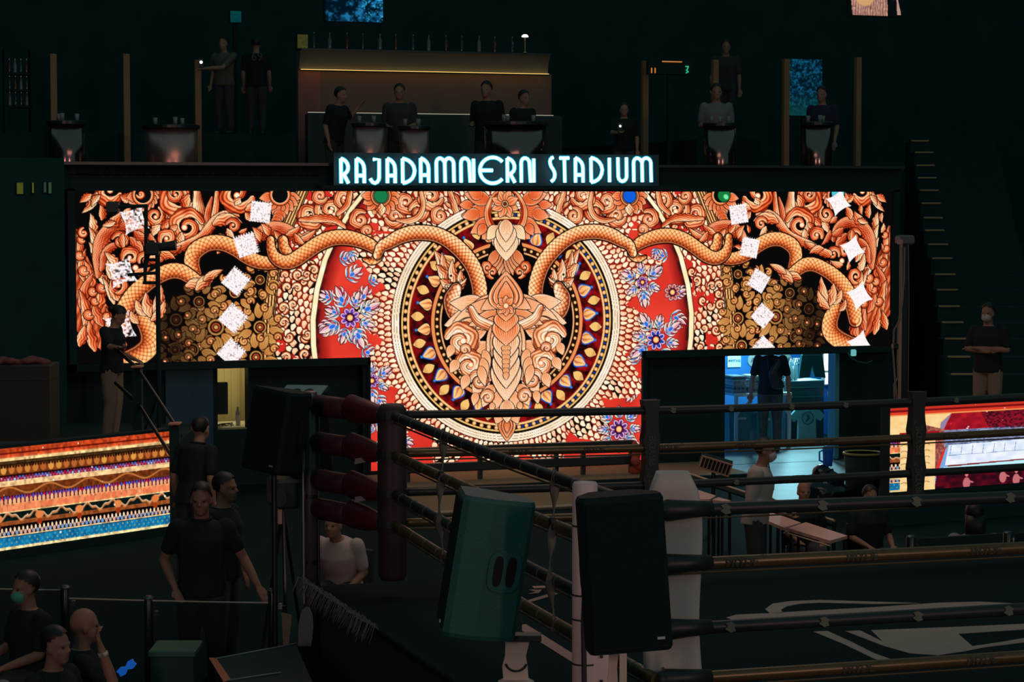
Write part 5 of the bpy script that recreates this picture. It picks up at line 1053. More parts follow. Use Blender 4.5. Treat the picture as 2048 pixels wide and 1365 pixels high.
for c_,hz_,lb in ((F_,RZ,'far corner beyond the lettered straps'),(R_,RN,'end of the near ropes')):
    t=thing('corner_post','dark ring post with a black pad at the '+lb,'post',(c_.x+.56,c_.y+(.70 if hz_ is RZ else -.56),0)); pp_=t.location.copy()
    MB().lathe([(.055,0),(.055,hz_[0]+.1),(.0,hz_[0]+.102)],pp_,20).build('pipe',M_metal,t,smooth=True)
    MB().loft([((c_.x,c_.y,z),(.10,0,0),(0,.09,0)) for z in (ZC+.12,hz_[0]+.08)],18).build('pad',M_r1,t,smooth=True)
    for z in hz_: MB().tube([(pp_.x,pp_.y,z),(c_.x,c_.y,z)],.04,10).build('turnbuckle_arm',M_reds,t,smooth=True)
CPN=thing('corner_post','pale grey ring post with black cable ties behind the big speaker','post',NP_.to_tuple())
MB().lathe([(.062,0),(.062,np_.z-.012),(.056,np_.z),(.0,np_.z+.002)],NP_,32).build('pipe',M_grey,CPN,smooth=True); MB().lathe([(.085,0),(.085,.02),(.07,.03)],NP_,24).build('base_plate',M_metal,CPN)
for z in (2.36,2.02,1.9,1.68): MB().lathe([(.0635,z),(.0635,z+.009)],NP_,24).build('cable_tie',M_plast,CPN)
cr=-CAMR
MB().tube([NP_+cr*a+Vector((-.0,-.066,z)) for a,z in ((-.06,2.24),(-.03,2.18),(.0,2.12),(.025,2.02),(.03,1.9),(.025,1.6),(.02,1.2),(.02,.5))],.013,8).build('cable',M_plast,CPN,smooth=True)
PDN=thing('corner_pad','tall pale cloth-covered pad in the ring corner behind the speakers','pad',(N_.x,N_.y,ZC)); c=at(1347,1100,11.57)
M_pad=mat('pale_pad_cloth',(.64,.62,.57),.85,scale=5,bump=.5)
mb=MB(); zz=np.linspace(ZC+.06,2.545,16); secs=[]
for i,z in enumerate(zz):
    f=i/15; w=.150-.012*f+.004*math.sin(7*f); 
    if i==15: w=.085
    if i==14: w=.125
    o=.012*math.sin(9*f+1); secs.append(((c.x+o,c.y,z),CAMR*w,Vector((math.sin(YAW),math.cos(YAW),0))*(.075+.008*math.sin(13*f))))
vs=[]; fs=[]; n=28
for s in secs:
    for k in range(n):
        a=2*math.pi*k/n; ca,sa=math.cos(a),math.sin(a); e=lambda t:math.copysign(abs(t)**.45,t); vs.append(Vector(s[0])+Vector(s[1])*e(ca)+Vector(s[2])*e(sa))
for i in range(len(secs)-1):
    for k in range(n): fs.append((i*n+k,i*n+(k+1)%n,(i+1)*n+(k+1)%n,(i+1)*n+k))
fs+= [tuple(range(n-1,-1,-1)),tuple((len(secs)-1)*n+k for k in range(n))]
mb.add(vs,fs); mb.build('cushion',M_pad,PDN,smooth=True)
for k in range(4):
    z=RN[k]; a=Vector((N_.x,N_.y,z)); ex=Vector((1,0,0)); ey=Vector((0,1,0))
    MB().loft([(a,Vector((0,0,.036)),ey*.036),(a+ex*.05,Vector((0,0,.058)),ey*.046),(a+ex*.16,Vector((0,0,.048)),ey*.043),(a+ex*.30,Vector((0,0,.038)),ey*.038)],14).build('turnbuckle_cover',M_r1,PDN,smooth=True)
for z in (2.0,1.45): MB().tube([Vector((c.x,c.y,z+.09))-fw*.082-CAMR*.055,Vector((c.x,c.y,z-.02))-fw*.084-CAMR*.052],.006,6).build('lace',M_teal,PDN)
# ---------- loudspeakers ----------
def speaker(label,base,H,W,D,front,tilt,roll,skin,stand='yoke',handle=True,group='loudspeakers at the ring corners',lean=0.0):
    """trapezoid PA cabinet; base = bottom centre, front = heading of the grille, tilt leans the top over"""
    t=thing('loudspeaker',label,'speaker',(base.x,base.y,base.z),group=group); M=Matrix.Translation(base)@Matrix.Rotation(lean,4,fw)@Matrix.Rotation(front,4,'Z')@Matrix.Rotation(roll,4,'Y')@Matrix.Rotation(tilt,4,'X')
    wf,wb=W/2,W*.30; b=.02
    plan=[(-wf,D/2-.03),(-wf+.02,D/2),(wf-.02,D/2),(wf,D/2-.03),(wf,D*.08),(wb,-D/2+.02),(wb-.03,-D/2),(-wb+.03,-D/2),(-wb,-D/2+.02),(-wf,D*.08)]
    mb=MB(); n=len(plan); zs_=[0,b,H-b,H]; sc=[.95,1,1,.95]; vs=[]
    for z,s in zip(zs_,sc): vs+=[M@Vector((x*s,y*s,z)) for x,y in plan]
    fs=[tuple(range(n-1,-1,-1)),tuple(3*n+k for k in range(n))]
    for r in range(3):
        for k in range(n): fs.append((r*n+k,r*n+(k+1)%n,(r+1)*n+(k+1)%n,(r+1)*n+k))
    mb.add(vs,fs); mb.build('cabinet',skin,t)
    g=MB(); 
    g.box((0,D/2+.004,H/2),(W-.05,.008,H-.06),M=M); gr=g.build('grille',mat('speaker_grille',(.005,.020,.021),.8,spec=.15,scale=220,bump=.6),t)
    MB().box((-wf*.7,D/2+.016,.06),(.035,.006,.012),M=M).build('badge',mat('badge_silver',(.7,.72,.72),.3,.6),gr)
    if handle:
        for sx in (1,-1):
            a=math.atan2(D*.58,wf-wb)*1.0; cxy=Vector(((wf+wb)/2*sx,-D*.19,H*.5)); nrm=Vector((D*.56*sx,-(wf-wb),0)).normalized(); tx=Vector((-nrm.y,nrm.x,0))*sx
            HM=M@facing(cxy+nrm*.001,tx*1.0,(0,0,1)); rim=MB()
            pl=[(.085*math.copysign(abs(math.cos(q))**.6,math.cos(q)),.10*math.copysign(abs(math.sin(q))**.6,math.sin(q))) for q in np.linspace(0,2*math.pi,28,endpoint=False)]
            if (HM.to_3x3()@Vector((0,0,1))).dot(M.to_3x3()@nrm)<0: HM=HM@Matrix.Rotation(math.pi,4,'Y')
            rim.prism(pl,HM,.007); h=rim.build('handle',skin,t)
            for ox in (-.034,.034): MB().prism([(ox+.024*math.copysign(abs(math.cos(q))**.7,math.cos(q)),.072*math.copysign(abs(math.sin(q))**.7,math.sin(q))) for q in np.linspace(0,2*math.pi,20,endpoint=False)],HM@Matrix.Translation((0,0,.007)),.002).build('grip_recess',mat('recess_black',(.006,.01,.01),.9),h)
    return t,M
SK1=mat('speaker_green_paint',(.015,.125,.115),.55,scale=80,bump=.2); SK2=mat('speaker_black_paint',(.006,.022,.023),.75,spec=.2,scale=80,bump=.2)
b1=at(952,1268,10.5); s1,m1=speaker('tilted dark green loudspeaker with an oval side handle beside the grey post',b1,.665,.34,.35,FACECAM-R(84),R(0),R(0),SK1,lean=R(9))
b2=at(1252,1296,10.2); s2,m2=speaker('big black loudspeaker strapped in front of the pale corner pad',b2,.71,.385,.36,FACECAM+R(6),R(3),0,SK2,lean=R(-3.5))
b3=at(548,944,16.2); s3,m3=speaker('black loudspeaker with a tan side leaning beside the dark post',b3,.60,.36,.36,FACECAM-R(35),R(2),0,SK2,lean=R(8))
b4=at(618,944,17.4); s4,m4=speaker('loudspeaker with a teal top behind the dark ring post',b4,.66,.36,.34,FACECAM+R(170),R(14),0,SK2)
MB().box((0,-.02,.664),(.33,.30,.008),M=m4,bev=.002).build('top_plate',mat('teal_top',(.06,.22,.24),.5),s4); 
for ox in (-.05,.05): MB().prism([(ox+.035*math.cos(q),.055*math.sin(q)) for q in np.linspace(0,2*math.pi,16,endpoint=False)],m4@Matrix.Translation((0,-.02,.668)),.004).build('handle_recess',mat('recess_black',(.006,.01,.01),.9),s4)
M_br=mat('beige_bracket',(.66,.60,.50),.55)
# yoke brackets carrying the near speakers
def yoke(label,top,d,w,h,slot=True):
    p=at(*top,d); t=thing('speaker_bracket',label,'bracket',(p.x,p.y,0),group='speaker brackets'); Mf=facing((p.x,p.y,p.z-h),CAMR,(0,0,1))
    pl=[(-w*.46,.0),(w*.46,0),(w*.42,h*.35),(w*.36,h*.6),(w*.5,h),(-w*.38,h),(-w*.40,h*.6),(-w*.5,h*.35)]
    MB().prism(pl,Mf,.02).build('plate',M_br,t)
    if slot:
        ar=MB(); c=Vector((0,h*.48)); 
        for k in range(10):
            a0,a1=R(200+14*k),R(200+14*(k+1)); ar.tube([Mf@Vector((.052*math.cos(a0),h*.5+.052*math.sin(a0),.022)),Mf@Vector((.052*math.cos(a1),h*.5+.052*math.sin(a1),.022))],.006,5)
        ar.build('slot',M_plast,t)
    MB().lathe([(w*.62,p.z-h-.05),(w*.66,p.z-h-.04),(w*.66,p.z-h-.01),(w*.5,p.z-h)],(p.x,p.y,0),20).build('collar',M_br,t); MB().lathe([(.028,0),(.028,p.z-h-.04)],(p.x,p.y,0),14).build('pole',M_metal,t); MB().lathe([(.2,0),(.2,.02),(.04,.05)],(p.x,p.y,0),20).build('base',M_metal,t)
    MB().box(p+CAMR*.04+Vector((0,0,.012)),(.16,.1,.03),-YAW,bev=.004).build('cradle',M_metal,t)
yoke('beige bracket with a curved slot carrying the green loudspeaker',(1032,1280),10.55,.13,.19)
yoke('beige twin bracket carrying the big black loudspeaker',(1226,1298),10.25,.05,.22,False); 
pp=at(1212,1300,10.87); PLT=thing('mount_plate','grey steel mounting plate on the pale ring post below the black speaker','plate',(pp.x,pp.y,1.25)); MB().box((pp.x-.02,pp.y,1.66),(.12,.02,.2),-YAW,bev=.003).build('plate',M_grey,PLT); MB().box((pp.x+.09,pp.y,1.62),(.035,.03,.3),-YAW).build('bar',M_br,PLT)
for zz_ in (1.6,1.72): MB().lathe([(.008,0),(.008,.012)],(pp.x-.03,pp.y-.014,zz_),10).build('bolt',M_metal,PLT)
for nm,bb,dd,off in (('left',b3,16.2,0),('right',b4,17.4,0)):
    t=thing('speaker_stand','dark tripod stand under the %s at the far left corner'%('leaning loudspeaker' if nm=='left' else 'teal-topped loudspeaker'),'stand',(bb.x,bb.y,0),group='speaker stands at the far left corner'); MB().lathe([(.02,.15),(.02,bb.z+.02)],(bb.x,bb.y,0),12).build('pole',M_metal,t)
    for k in range(3): a=k*2.094+.5; MB().tube([(bb.x,bb.y,.45),(bb.x+.28*math.cos(a),bb.y+.28*math.sin(a),.012)],.012,6).build('leg',M_metal,t)
# ---------- people ----------
def remesh(mb,voxel,name,sm=2):
    me=mb.mesh(name); o=bpy.data.objects.new('tmp',me); COL.objects.link(o)
    m=o.modifiers.new('r','REMESH'); m.mode='VOXEL'; m.voxel_size=voxel
    s=o.modifiers.new('s','SMOOTH'); s.iterations=sm; s.factor=.5
    dg=bpy.context.evaluated_depsgraph_get(); out=bpy.data.meshes.new_from_object(o.evaluated_get(dg)); COL.objects.unlink(o); bpy.data.objects.remove(o); bpy.data.meshes.remove(me)
    out.name=name
    out.polygons.foreach_set('use_smooth',[True]*len(out.polygons)); return out
def limb(mb,P,rad,n=12):
    P=[Vector(p) for p in P]; Q=[]; rr=[]
    d0=(P[1]-P[0]).normalized(); d1=(P[-1]-P[-2]).normalized()
    for a in (80,50,25): Q.append(P[0]-d0*rad[0]*math.sin(R(a))); rr.append(rad[0]*math.cos(R(a)))
    for i,p in enumerate(P):
        Q.append(p); rr.append(rad[i])
        if i<len(P)-1:
            for t in (.33,.66): Q.append(p.lerp(P[i+1],t)); rr.append(lerp(rad[i],rad[i+1],t)*(1.04 if t<.5 else 1.02))
    for a in (25,50,80): Q.append(P[-1]+d1*rad[-1]*math.sin(R(a))); rr.append(rad[-1]*math.cos(R(a)))
    mb.tube(Q,rr,n)
BASE=dict(pelvis=(0,0,.95),waist=(0,.01,1.09),chest=(0,.015,1.30),neck=(0,0,1.47),head=(0,.035,1.625),
 hipL=(-.09,0,.93),hipR=(.09,0,.93),kneeL=(-.105,.02,.50),kneeR=(.105,.02,.50),ankL=(-.11,-.03,.09),ankR=(.11,-.03,.09),
 shL=(-.185,-.005,1.41),shR=(.185,-.005,1.41),elL=(-.235,-.03,1.13),elR=(.235,-.03,1.13),wrL=(-.235,.07,.90),wrR=(.235,.07,.90))
def pose(base=None,sit=False,lean=0.0,**k):
    J={n:Vector(v) for n,v in BASE.items()}
    if sit:
        for n in J: J[n].z-=.46
        for s,x in (('L',-1),('R',1)): J['knee'+s]=Vector((.12*x,.42,.50)); J['ank'+s]=Vector((.12*x,.40,.09)); J['hip'+s]=Vector((.095*x,0,.48)); J['el'+s]=Vector((.24*x,.05,.70)); J['wr'+s]=Vector((.15*x,.30,.62))
    if lean:
        pz=J['pelvis'].copy(); M=Matrix.Rotation(-lean,3,'X')
        for n in ('waist','chest','neck','head','shL','shR','elL','elR','wrL','wrR'): J[n]=pz+M@(J[n]-pz)
    for n,v in k.items(): J[n]=Vector(v)
    return J
def hand(mb,wr,el,curl=.4,side=1,r=1.0,palm=None):
    d=(wr-el).normalized(); up=Vector((0,0,1)) if abs(d.z)<.8 else Vector((0,1,0)); x=d.cross(up).normalized()*side; n=x.cross(d).normalized()
    if palm is not None: n=Vector(palm).normalized(); x=d.cross(n).normalized(); n=x.cross(d).normalized()
    c=wr+d*.045; mb.loft([(wr,x*.026*r,n*.021*r),(wr+d*.03,x*.036*r,n*.020*r),(wr+d*.08,x*.042*r,n*.016*r),(wr+d*.095,x*.038*r,n*.011*r)],12)
    for k,(o,L) in enumerate(((-.030,.068),(-.010,.078),(.010,.072),(.029,.056))):
        a=wr+d*.085+x*o; b=a+d*L*.45-n*L*.18*curl; e=b+(d*math.cos(1.2*curl)-n*math.sin(1.2*curl))*L*.35; f=e+(d*math.cos(2.0*curl)-n*math.sin(2.0*curl))*L*.3
        limb(mb,[a,b,e,f],[.0095*r,.009*r,.0085*r,.0075*r],8)
    a=wr+d*.025-x*.030; b=a+d*.03-x*.022-n*.008; e=b+d*.03-x*.004-n*.012; limb(mb,[a,b,e],[.013*r,.011*r,.0085*r],8)
def head_matrix(J,yaw,pitch): return Matrix.Translation(J['head'])@Matrix.Rotation(yaw,4,'Z')@Matrix.Rotation(pitch,4,'X')
def person(label,loc,rz,J,shirt=None,trousers=None,hair='short',skin=None,H=1.75,yaw=0.,pitch=0.,fine=.012,sleeve=.75,leg=1.0,curl=(.4,.4),mask=None,shoes=True,group=None,palms=(None,None),collar=False,cap=None,hands=True):
    t=thing('person',label,'person',loc,rz,group); sc=H/1.75; t.scale=(sc,sc,sc); skin=skin or M_skin; HM=head_matrix(J,yaw,pitch)
    axis=(J['shR']-J['shL']).normalized(); hip=(J['hipR']-J['hipL']).normalized()
    def torso(mb,g):
        f=lambda ax,up:up.cross(ax).normalized()
        up1=(J['chest']-J['pelvis']).normalized(); fy=f(axis,up1); fh=f(hip,Vector((0,0,1)))
        sec=[(J['pelvis']-up1*(.09 if g==0 else .075),hip*(.13+g if g==0 else .168+g),fh*(.10+g if g==0 else .115+g)),(J['pelvis'],hip*(.162+g),fh*(.112+g)),(J['waist'],hip*(.145+g),fh*(.10+g)),(J['chest']-up1*.06,axis*(.165+g),fy*(.115+g)),(J['chest']+up1*.03,axis*(.178+g),fy*(.115+g)),
             ((J['shL']+J['shR'])/2+up1*.005,axis*(.165+g),fy*(.088+g)),(J['neck'],axis*(.075+g*.6),fy*(.068+g*.5))]
        mb.loft(sec,20)
    B=MB(); torso(B,0)
    limb(B,[J['neck']-Vector((0,0,.03)),J['head']-(HM.to_3x3()@Vector((0,.012,.045)))],[.058,.056])
    for s in 'LR':
        limb(B,[J['sh'+s],J['sh'+s].lerp(J['el'+s],.45),J['el'+s]],[.056,.048,.039]); limb(B,[J['el'+s],J['el'+s].lerp(J['wr'+s],.3),J['wr'+s]],[.039,.040,.026])
        limb(B,[J['hip'+s],J['hip'+s].lerp(J['knee'+s],.4),J['knee'+s]],[.088,.080,.055]); limb(B,[J['knee'+s],J['knee'+s].lerp(J['ank'+s],.32),J['ank'+s]],[.054,.056,.037])
        if shoes:
            a=J['ank'+s]; B.loft([((a.x,a.y-.07,a.z-.05),(.034,0,0),(0,0,.035)),((a.x,a.y-.02,a.z-.045),(.038,0,0),(0,0,.042)),((a.x,a.y+.09,a.z-.06),(.044,0,0),(0,0,.028)),((a.x,a.y+.17,a.z-.07),(.030,0,0),(0,0,.017))],12)
        if hands: hand(B,J['wr'+s],J['el'+s],curl[0 if s=='L' else 1],1 if s=='L' else -1,palm=palms[0 if s=='L' else 1])
    # head with brow, nose, jaw, lips, ears
    B.ell((0,-.012,.03),(.076,.096,.098),18,12,M=HM); B.ell((0,.018,-.035),(.062,.075,.085),16,10,M=HM); B.ell((0,.05,-.088),(.034,.036,.026),12,8,M=HM)
    B.ell((0,.070,.022),(.055,.022,.016),12,6,M=HM); B.loft([(HM@Vector((0,.082,.012)),HM.to_3x3()@Vector((.008,0,0)),HM.to_3x3()@Vector((0,.010,0))),(HM@Vector((0,.102,-.018)),HM.to_3x3()@Vector((.013,0,0)),HM.to_3x3()@Vector((0,.016,0))),(HM@Vector((0,.092,-.032)),HM.to_3x3()@Vector((.018,0,0)),HM.to_3x3()@Vector((0,.014,0)))],10)
    B.ell((0,.080,-.056),(.024,.013,.008),10,6,M=HM); B.ell((0,.078,-.068),(.021,.012,.008),10,6,M=HM)
    for x in (-1,1): B.ell((x*.078,-.006,-.008),(.009,.020,.031),8,6,M=HM); B.ell((x*.036,.058,-.030),(.024,.02,.02),8,6,M=HM)
    me=remesh(B,fine,'body'); me.materials.append(skin); bo=bpy.data.objects.new('body',me); COL.objects.link(bo); bo.parent=t
    def part(mb,name,m,remesh_=True,par=t,vox=None):
        me=remesh(mb,vox or max(fine,.014),name) if remesh_ else mb.mesh(name)
        if not remesh_: me.polygons.foreach_set('use_smooth',[True]*len(me.polygons))
        me.materials.append(m); o=bpy.data.objects.new(name,me); COL.objects.link(o); o.parent=par; return o
    for x in (-1,1):
        part(MB().ell((x*.031,.0755,.004),(.013,.009,.0065),10,6,M=HM),'eye',M_hair,False)
    if shirt:
        Sm=MB(); torso(Sm,.030)
        for s in 'LR':
            if sleeve>0:
                e=J['sh'+s].lerp(J['el'+s],min(sleeve,1)); limb(Sm,[J['sh'+s],J['sh'+s].lerp(e,.5),e],[.072,.066,.062])
                if sleeve>1: limb(Sm,[J['el'+s],J['el'+s].lerp(J['wr'+s],sleeve-1)],[.056,.042])
        so=part(Sm,'shirt',shirt)
        if collar: part(MB().tube([J['neck']+Vector((.072*math.cos(a),.066*math.sin(a)+.01,.012-.012*math.sin(a))) for a in np.linspace(0,2*math.pi,20)],.013,8),'collar',shirt,False,so)
    if trousers:
        Tm=MB(); Tm.loft([(J['waist']-Vector((0,0,.06)),hip*.160,Vector((0,.115,0))),(J['pelvis'],hip*.178,Vector((0,.128,0))),(J['pelvis']-Vector((0,0,.09)),hip*.165,Vector((0,.12,0)))],18)
        for s in 'LR':
            k=J['hip'+s].lerp(J['knee'+s],min(1,leg*2)); limb(Tm,[J['hip'+s],J['hip'+s].lerp(k,.5),k],[.104,.096,.078])
            if leg>.5: limb(Tm,[J['knee'+s],J['knee'+s].lerp(J['ank'+s],(leg-.5)*2*.94)],[.074,.062])
        part(Tm,'trousers',trousers)
        if shoes:
            for s in 'LR':
                a=J['ank'+s]; part(MB().loft([((a.x,a.y-.085,a.z-.05),(.036,0,0),(0,0,.038)),((a.x,a.y-.02,a.z-.042),(.046,0,0),(0,0,.046)),((a.x,a.y+.09,a.z-.055),(.050,0,0),(0,0,.034)),((a.x,a.y+.185,a.z-.07),(.034,0,0),(0,0,.019))],14),'shoe',M_plast)
    if hair!='bald':
        Hm=MB(); Hm.ell((0,-.018,.046),(.086,.106,.100),22,16,M=HM,keep=lambda x,y,z:(z>-.02+.62*y) if y>0 else z>-.075-.1*y)
        if hair=='long': Hm.loft([(HM@Vector((0,-.05,.02)),HM.to_3x3()@Vector((.085,0,0)),HM.to_3x3()@Vector((0,.065,0))),(HM@Vector((0,-.06,-.10)),HM.to_3x3()@Vector((.10,0,0)),HM.to_3x3()@Vector((0,.06,0))),(HM@Vector((0,-.065,-.24)),HM.to_3x3()@Vector((.085,0,0)),HM.to_3x3()@Vector((0,.035,0)))],16)
        if hair=='bun': Hm.ell((0,-.13,.03),(.045,.045,.045),12,8,M=HM)
        part(Hm,'hair',M_hair,False)
    if mask: part(MB().ell((0,.045,-.048),(.062,.068,.056),16,10,M=HM,keep=lambda x,y,z:y>-.005),'face_mask',mask,False)
    if cap: part(MB().ell((0,-.012,.05),(.09,.11,.085),20,12,M=HM,keep=lambda x,y,z:z>-.005),'cap',cap,False)
    return t
def gnd(px,py,d,z=None):
    p=at(px,py,d); return Vector((p.x,p.y,p.z if z is None else z))
def stand(px,ytop,d,H): # base so that the head top shows at (px,ytop)
    p=at(px,ytop,d); return Vector((p.x,p.y,p.z-H*.99))
def stand0(px,ytop,H,z=0.0): return stand(px,ytop,(CAMZ-z-H*.99)*4500/(ytop-HZ),H)
C_bl=mat('black_cotton',(.020,.030,.031),.85,spec=.15); C_wh=mat('pale_cotton',(.46,.42,.38),.9); C_gr=mat('grey_cotton',(.22,.24,.22),.9); C_kh=mat('khaki_twill',(.28,.22,.15),.9); C_dk=mat('charcoal_twill',(.05,.055,.055),.9); C_nv=mat('navy_cotton',(.02,.03,.06),.9); C_ol=mat('olive_cotton',(.12,.12,.08),.9); C_am=mat('camouflage_green',(.07,.10,.08),.9,scale=30,var=.6)
C_mask=mat('green_face_mask',(.08,.50,.36),.8); C_maskw=mat('white_face_mask',(.45,.47,.46),.8)
FC=FACECAM
# man with a pony bun on the left platform, looking down at his hands
def to_local(p,loc,rz,H): return Matrix.Rotation(-rz,3,'Z')@(Vector(p)-Vector(loc))*(1.75/H)
def grasp(J,side,p,back=.09,drop=(.0,-.03,-.10)):    # wrist just short of the held point p (local), elbow below the line
    sh=J['sh'+side]; d=(p-sh).normalized(); J['wr'+side]=p-d*back+Vector((0,0,.02)); J['el'+side]=(sh+J['wr'+side])/2+Vector((drop[0]*(1 if side=='R' else -1),drop[1],drop[2]))
RAIL=[at(230,692,27.2),at(275,732,26.8),at(350,846,25.2)]; lb_=stand(222,611,27.66,1.70); lr_=FC+R(75)
lj_=pose(head=(0,.10,1.59),neck=(0,.04,1.45),chest=(0,.03,1.29),elL=(-.22,.0,1.12),wrL=(-.12,.27,1.04),elR=(.22,.0,1.12),wrR=(.10,.28,1.02))
q_=to_local(RAIL[0].lerp(RAIL[1],.35),lb_,lr_,1.70); grasp(lj_,'R' if q_.x>0 else 'L',q_)
person('dark silhouetted man in khaki trousers on the left platform, head bowed',lb_,lr_,lj_,C_bl,C_kh,'bun',pitch=-.55,H=1.70,fine=.014,curl=(.8,.8))
# staff man by the glass barrier
person('staff man in a black collared shirt standing behind the glass barrier, hands on the rail',stand0(402,972,1.76),FC+R(8),pose(elR=(.29,-.05,1.15),wrR=(.20,.13,.95),elL=(-.32,-.02,1.16),wrL=(-.43,.13,.96)),C_bl,C_dk,'short',M_skin2,H=1.76,yaw=-.15,pitch=-.1,fine=.0085,collar=True,curl=(.15,.5),sleeve=.62)
person('man in a dark shirt turned in profile just behind the staff man',stand0(444,952,1.72),FC+R(70),pose(),C_bl,C_dk,'short',M_skin2,H=1.72,fine=.011,yaw=.1)
person('dark-clad man leaning near the stairs behind the staff man',stand0(382,838,1.75),FC+R(150),pose(lean=.2),C_bl,C_dk,'short',H=1.75,fine=.014,collar=True)
# seated spectators bottom left
def seat(px,ytop,d,H=1.7): p=at(px,ytop,(CAMZ-1.27*H/1.75)*4500/(ytop-HZ)); return Vector((p.x,p.y,p.z-(1.27)*H/1.75))
def sitter(label,px,ytop,d,rz,J,H=1.7,**k): 
    b=seat(px,ytop,d,H); person(label,b,rz,J,H=H,**k); return b
SEATS=[]
SEATS.append((sitter('spectator in a green face mask seated by the glass barrier',58,1150,15.2,FC-R(50),pose(sit=True),shirt=C_bl,trousers=C_dk,skin=M_skin2,mask=C_mask,fine=.011),FC-R(50)))
bb_=seat(160,1224,14.0); bj_=pose(sit=True); WRB=at(204,1303,14.56); ELB=at(226,1368,14.58)
bj_['wrR']=to_local(WRB+(ELB-WRB).normalized()*-.02,bb_,FC+R(105),1.7); bj_['elR']=to_local(ELB,bb_,FC+R(105),1.7)
SEATS.append((sitter('bald spectator raising a wristbanded hand beside his face',160,1224,14.0,FC+R(105),bj_,shirt=C_bl,trousers=C_dk,hair='bald',skin=M_skin2,fine=.010,curl=(.4,.8)),FC+R(105)))
SEATS.append((sitter('spectator with dark hair seen in profile in front of the bald man',104,1262,13.2,FC+R(65),pose(sit=True),shirt=C_bl,trousers=C_dk,skin=M_skin2,fine=.011),FC+R(65)))
SEATS.append((sitter('spectator in a grey shirt seated with back turned',-50,1290,12.9,FC-R(140),pose(sit=True),shirt=C_gr,trousers=C_dk,fine=.012),FC-R(140)))
# behind the red corner
b=sitter('crouched person in a pale top behind the red ring corner',690,1010,18.6,FC-R(20),pose(sit=True,lean=.35),shirt=C_wh,trousers=C_dk,skin=M_skin2,fine=.013,hair='bald'); SEATS.append((b,FC-R(20)))
# right hand side floor
person('person in a white shirt with a lanyard beside the booth aisle',stand0(1512,880,1.66),FC+R(75),pose(lean=.10,wrL=(-.12,.27,1.04),wrR=(.12,.30,1.0)),C_wh,C_dk,'short',M_skin2,H=1.66,fine=.012,mask=C_maskw,sleeve=1.5)
b=sitter('bald spectator seated behind the ropes beside the aisle',1606,966,20.8,FC+R(10),pose(sit=True),H=1.5,shirt=C_bl,trousers=C_dk,hair='bald',skin=M_skin2,fine=.013); SEATS.append((b,FC+R(10)))
b=sitter('round-headed spectator seated left of the pillar banner',1738,976,20.8,FC+R(20),pose(sit=True),H=1.5,shirt=C_bl,trousers=C_dk,hair='short',skin=M_skin2,fine=.013); SEATS.append((b,FC+R(20)))
b=sitter('long-haired spectator in a pale top with back turned under the right banner',1950,1012,19.6,FC+R(178),pose(sit=True),shirt=C_gr,trousers=C_dk,hair='long',fine=.013); SEATS.append((b,FC+R(178)))
b=sitter('spectator in a pale top next to the long-haired one',2072,1022,19.8,FC+R(170),pose(sit=True),shirt=C_gr,trousers=C_dk,hair='short',skin=M_skin2,fine=.013); SEATS.append((b,FC+R(170)))
MM=person('masked man with folded arms in front of the stairs',stand(1978,609,29.4,1.81),FC-R(35),pose(elL=(-.27,.04,1.17),wrL=(.10,.20,1.19),elR=(.27,.04,1.17),wrR=(-.12,.23,1.15)),C_bl,C_kh,'short',M_skin2,H=1.80,fine=.013,mask=C_maskw)
# booth keeper with a drawstring bag
BK=person('booth visitor in a black t-shirt and camouflage trousers with head above the lintel',Vector((aty(1535,800,32.0).x,31.9,.012)),FC+R(176),pose(elL=(-.27,-.02,1.13),wrL=(-.29,.03,.88),elR=(.27,-.02,1.13),wrR=(.28,.04,.88)),C_bl,C_am,'short',M_skin,H=1.80,fine=.013)
BG=thing('drawstring_bag','dark crumpled drawstring bag on the back of the booth visitor','bag',(BK.location.x+.0,BK.location.y-.14,1.05)); L=BG.location
mb=MB()
for k in range(9): a=k*.7; mb.ell((L.x+.04*math.cos(a),L.y-.045,L.z+.05*k*.9),(.12-.008*k,.045,.06),12,8)
me=remesh(mb,.016,'sack'); me.transform(Matrix.Translation(-L)); me.materials.append(mat('grey_nylon',(.03,.04,.04),.35,scale=18,bump=.6)); o=bpy.data.objects.new('sack',me); COL.objects.link(o); o.parent=BG
for x in (-.09,.09): MB().tube([(L.x+x*.3,L.y,L.z+.42),(L.x+x,L.y+.06,L.z+.46),(L.x+x*1.1,L.y+.0,L.z+.2),(L.x+x*1.0,L.y-.04,L.z+.02)],.006,6).build('cord',M_plast,BG)
HL=thing('spotlight','small warm spotlight burning under the lintel beside the visitor','lamp',aty(1547,719,32.3)); MB().lathe([(.0,-.04),(.035,-.03),(.04,.0),(.03,.03),(.0,.04)],HL.location,14).build('bulb',glow('warm_bulb',(1.0,.85,.45),4.0),HL); MB().tube([HL.location+Vector((0,0,.03)),Vector((HL.location.x,HL.location.y,2.3))],.008,6).build('flex',M_plast,HL)
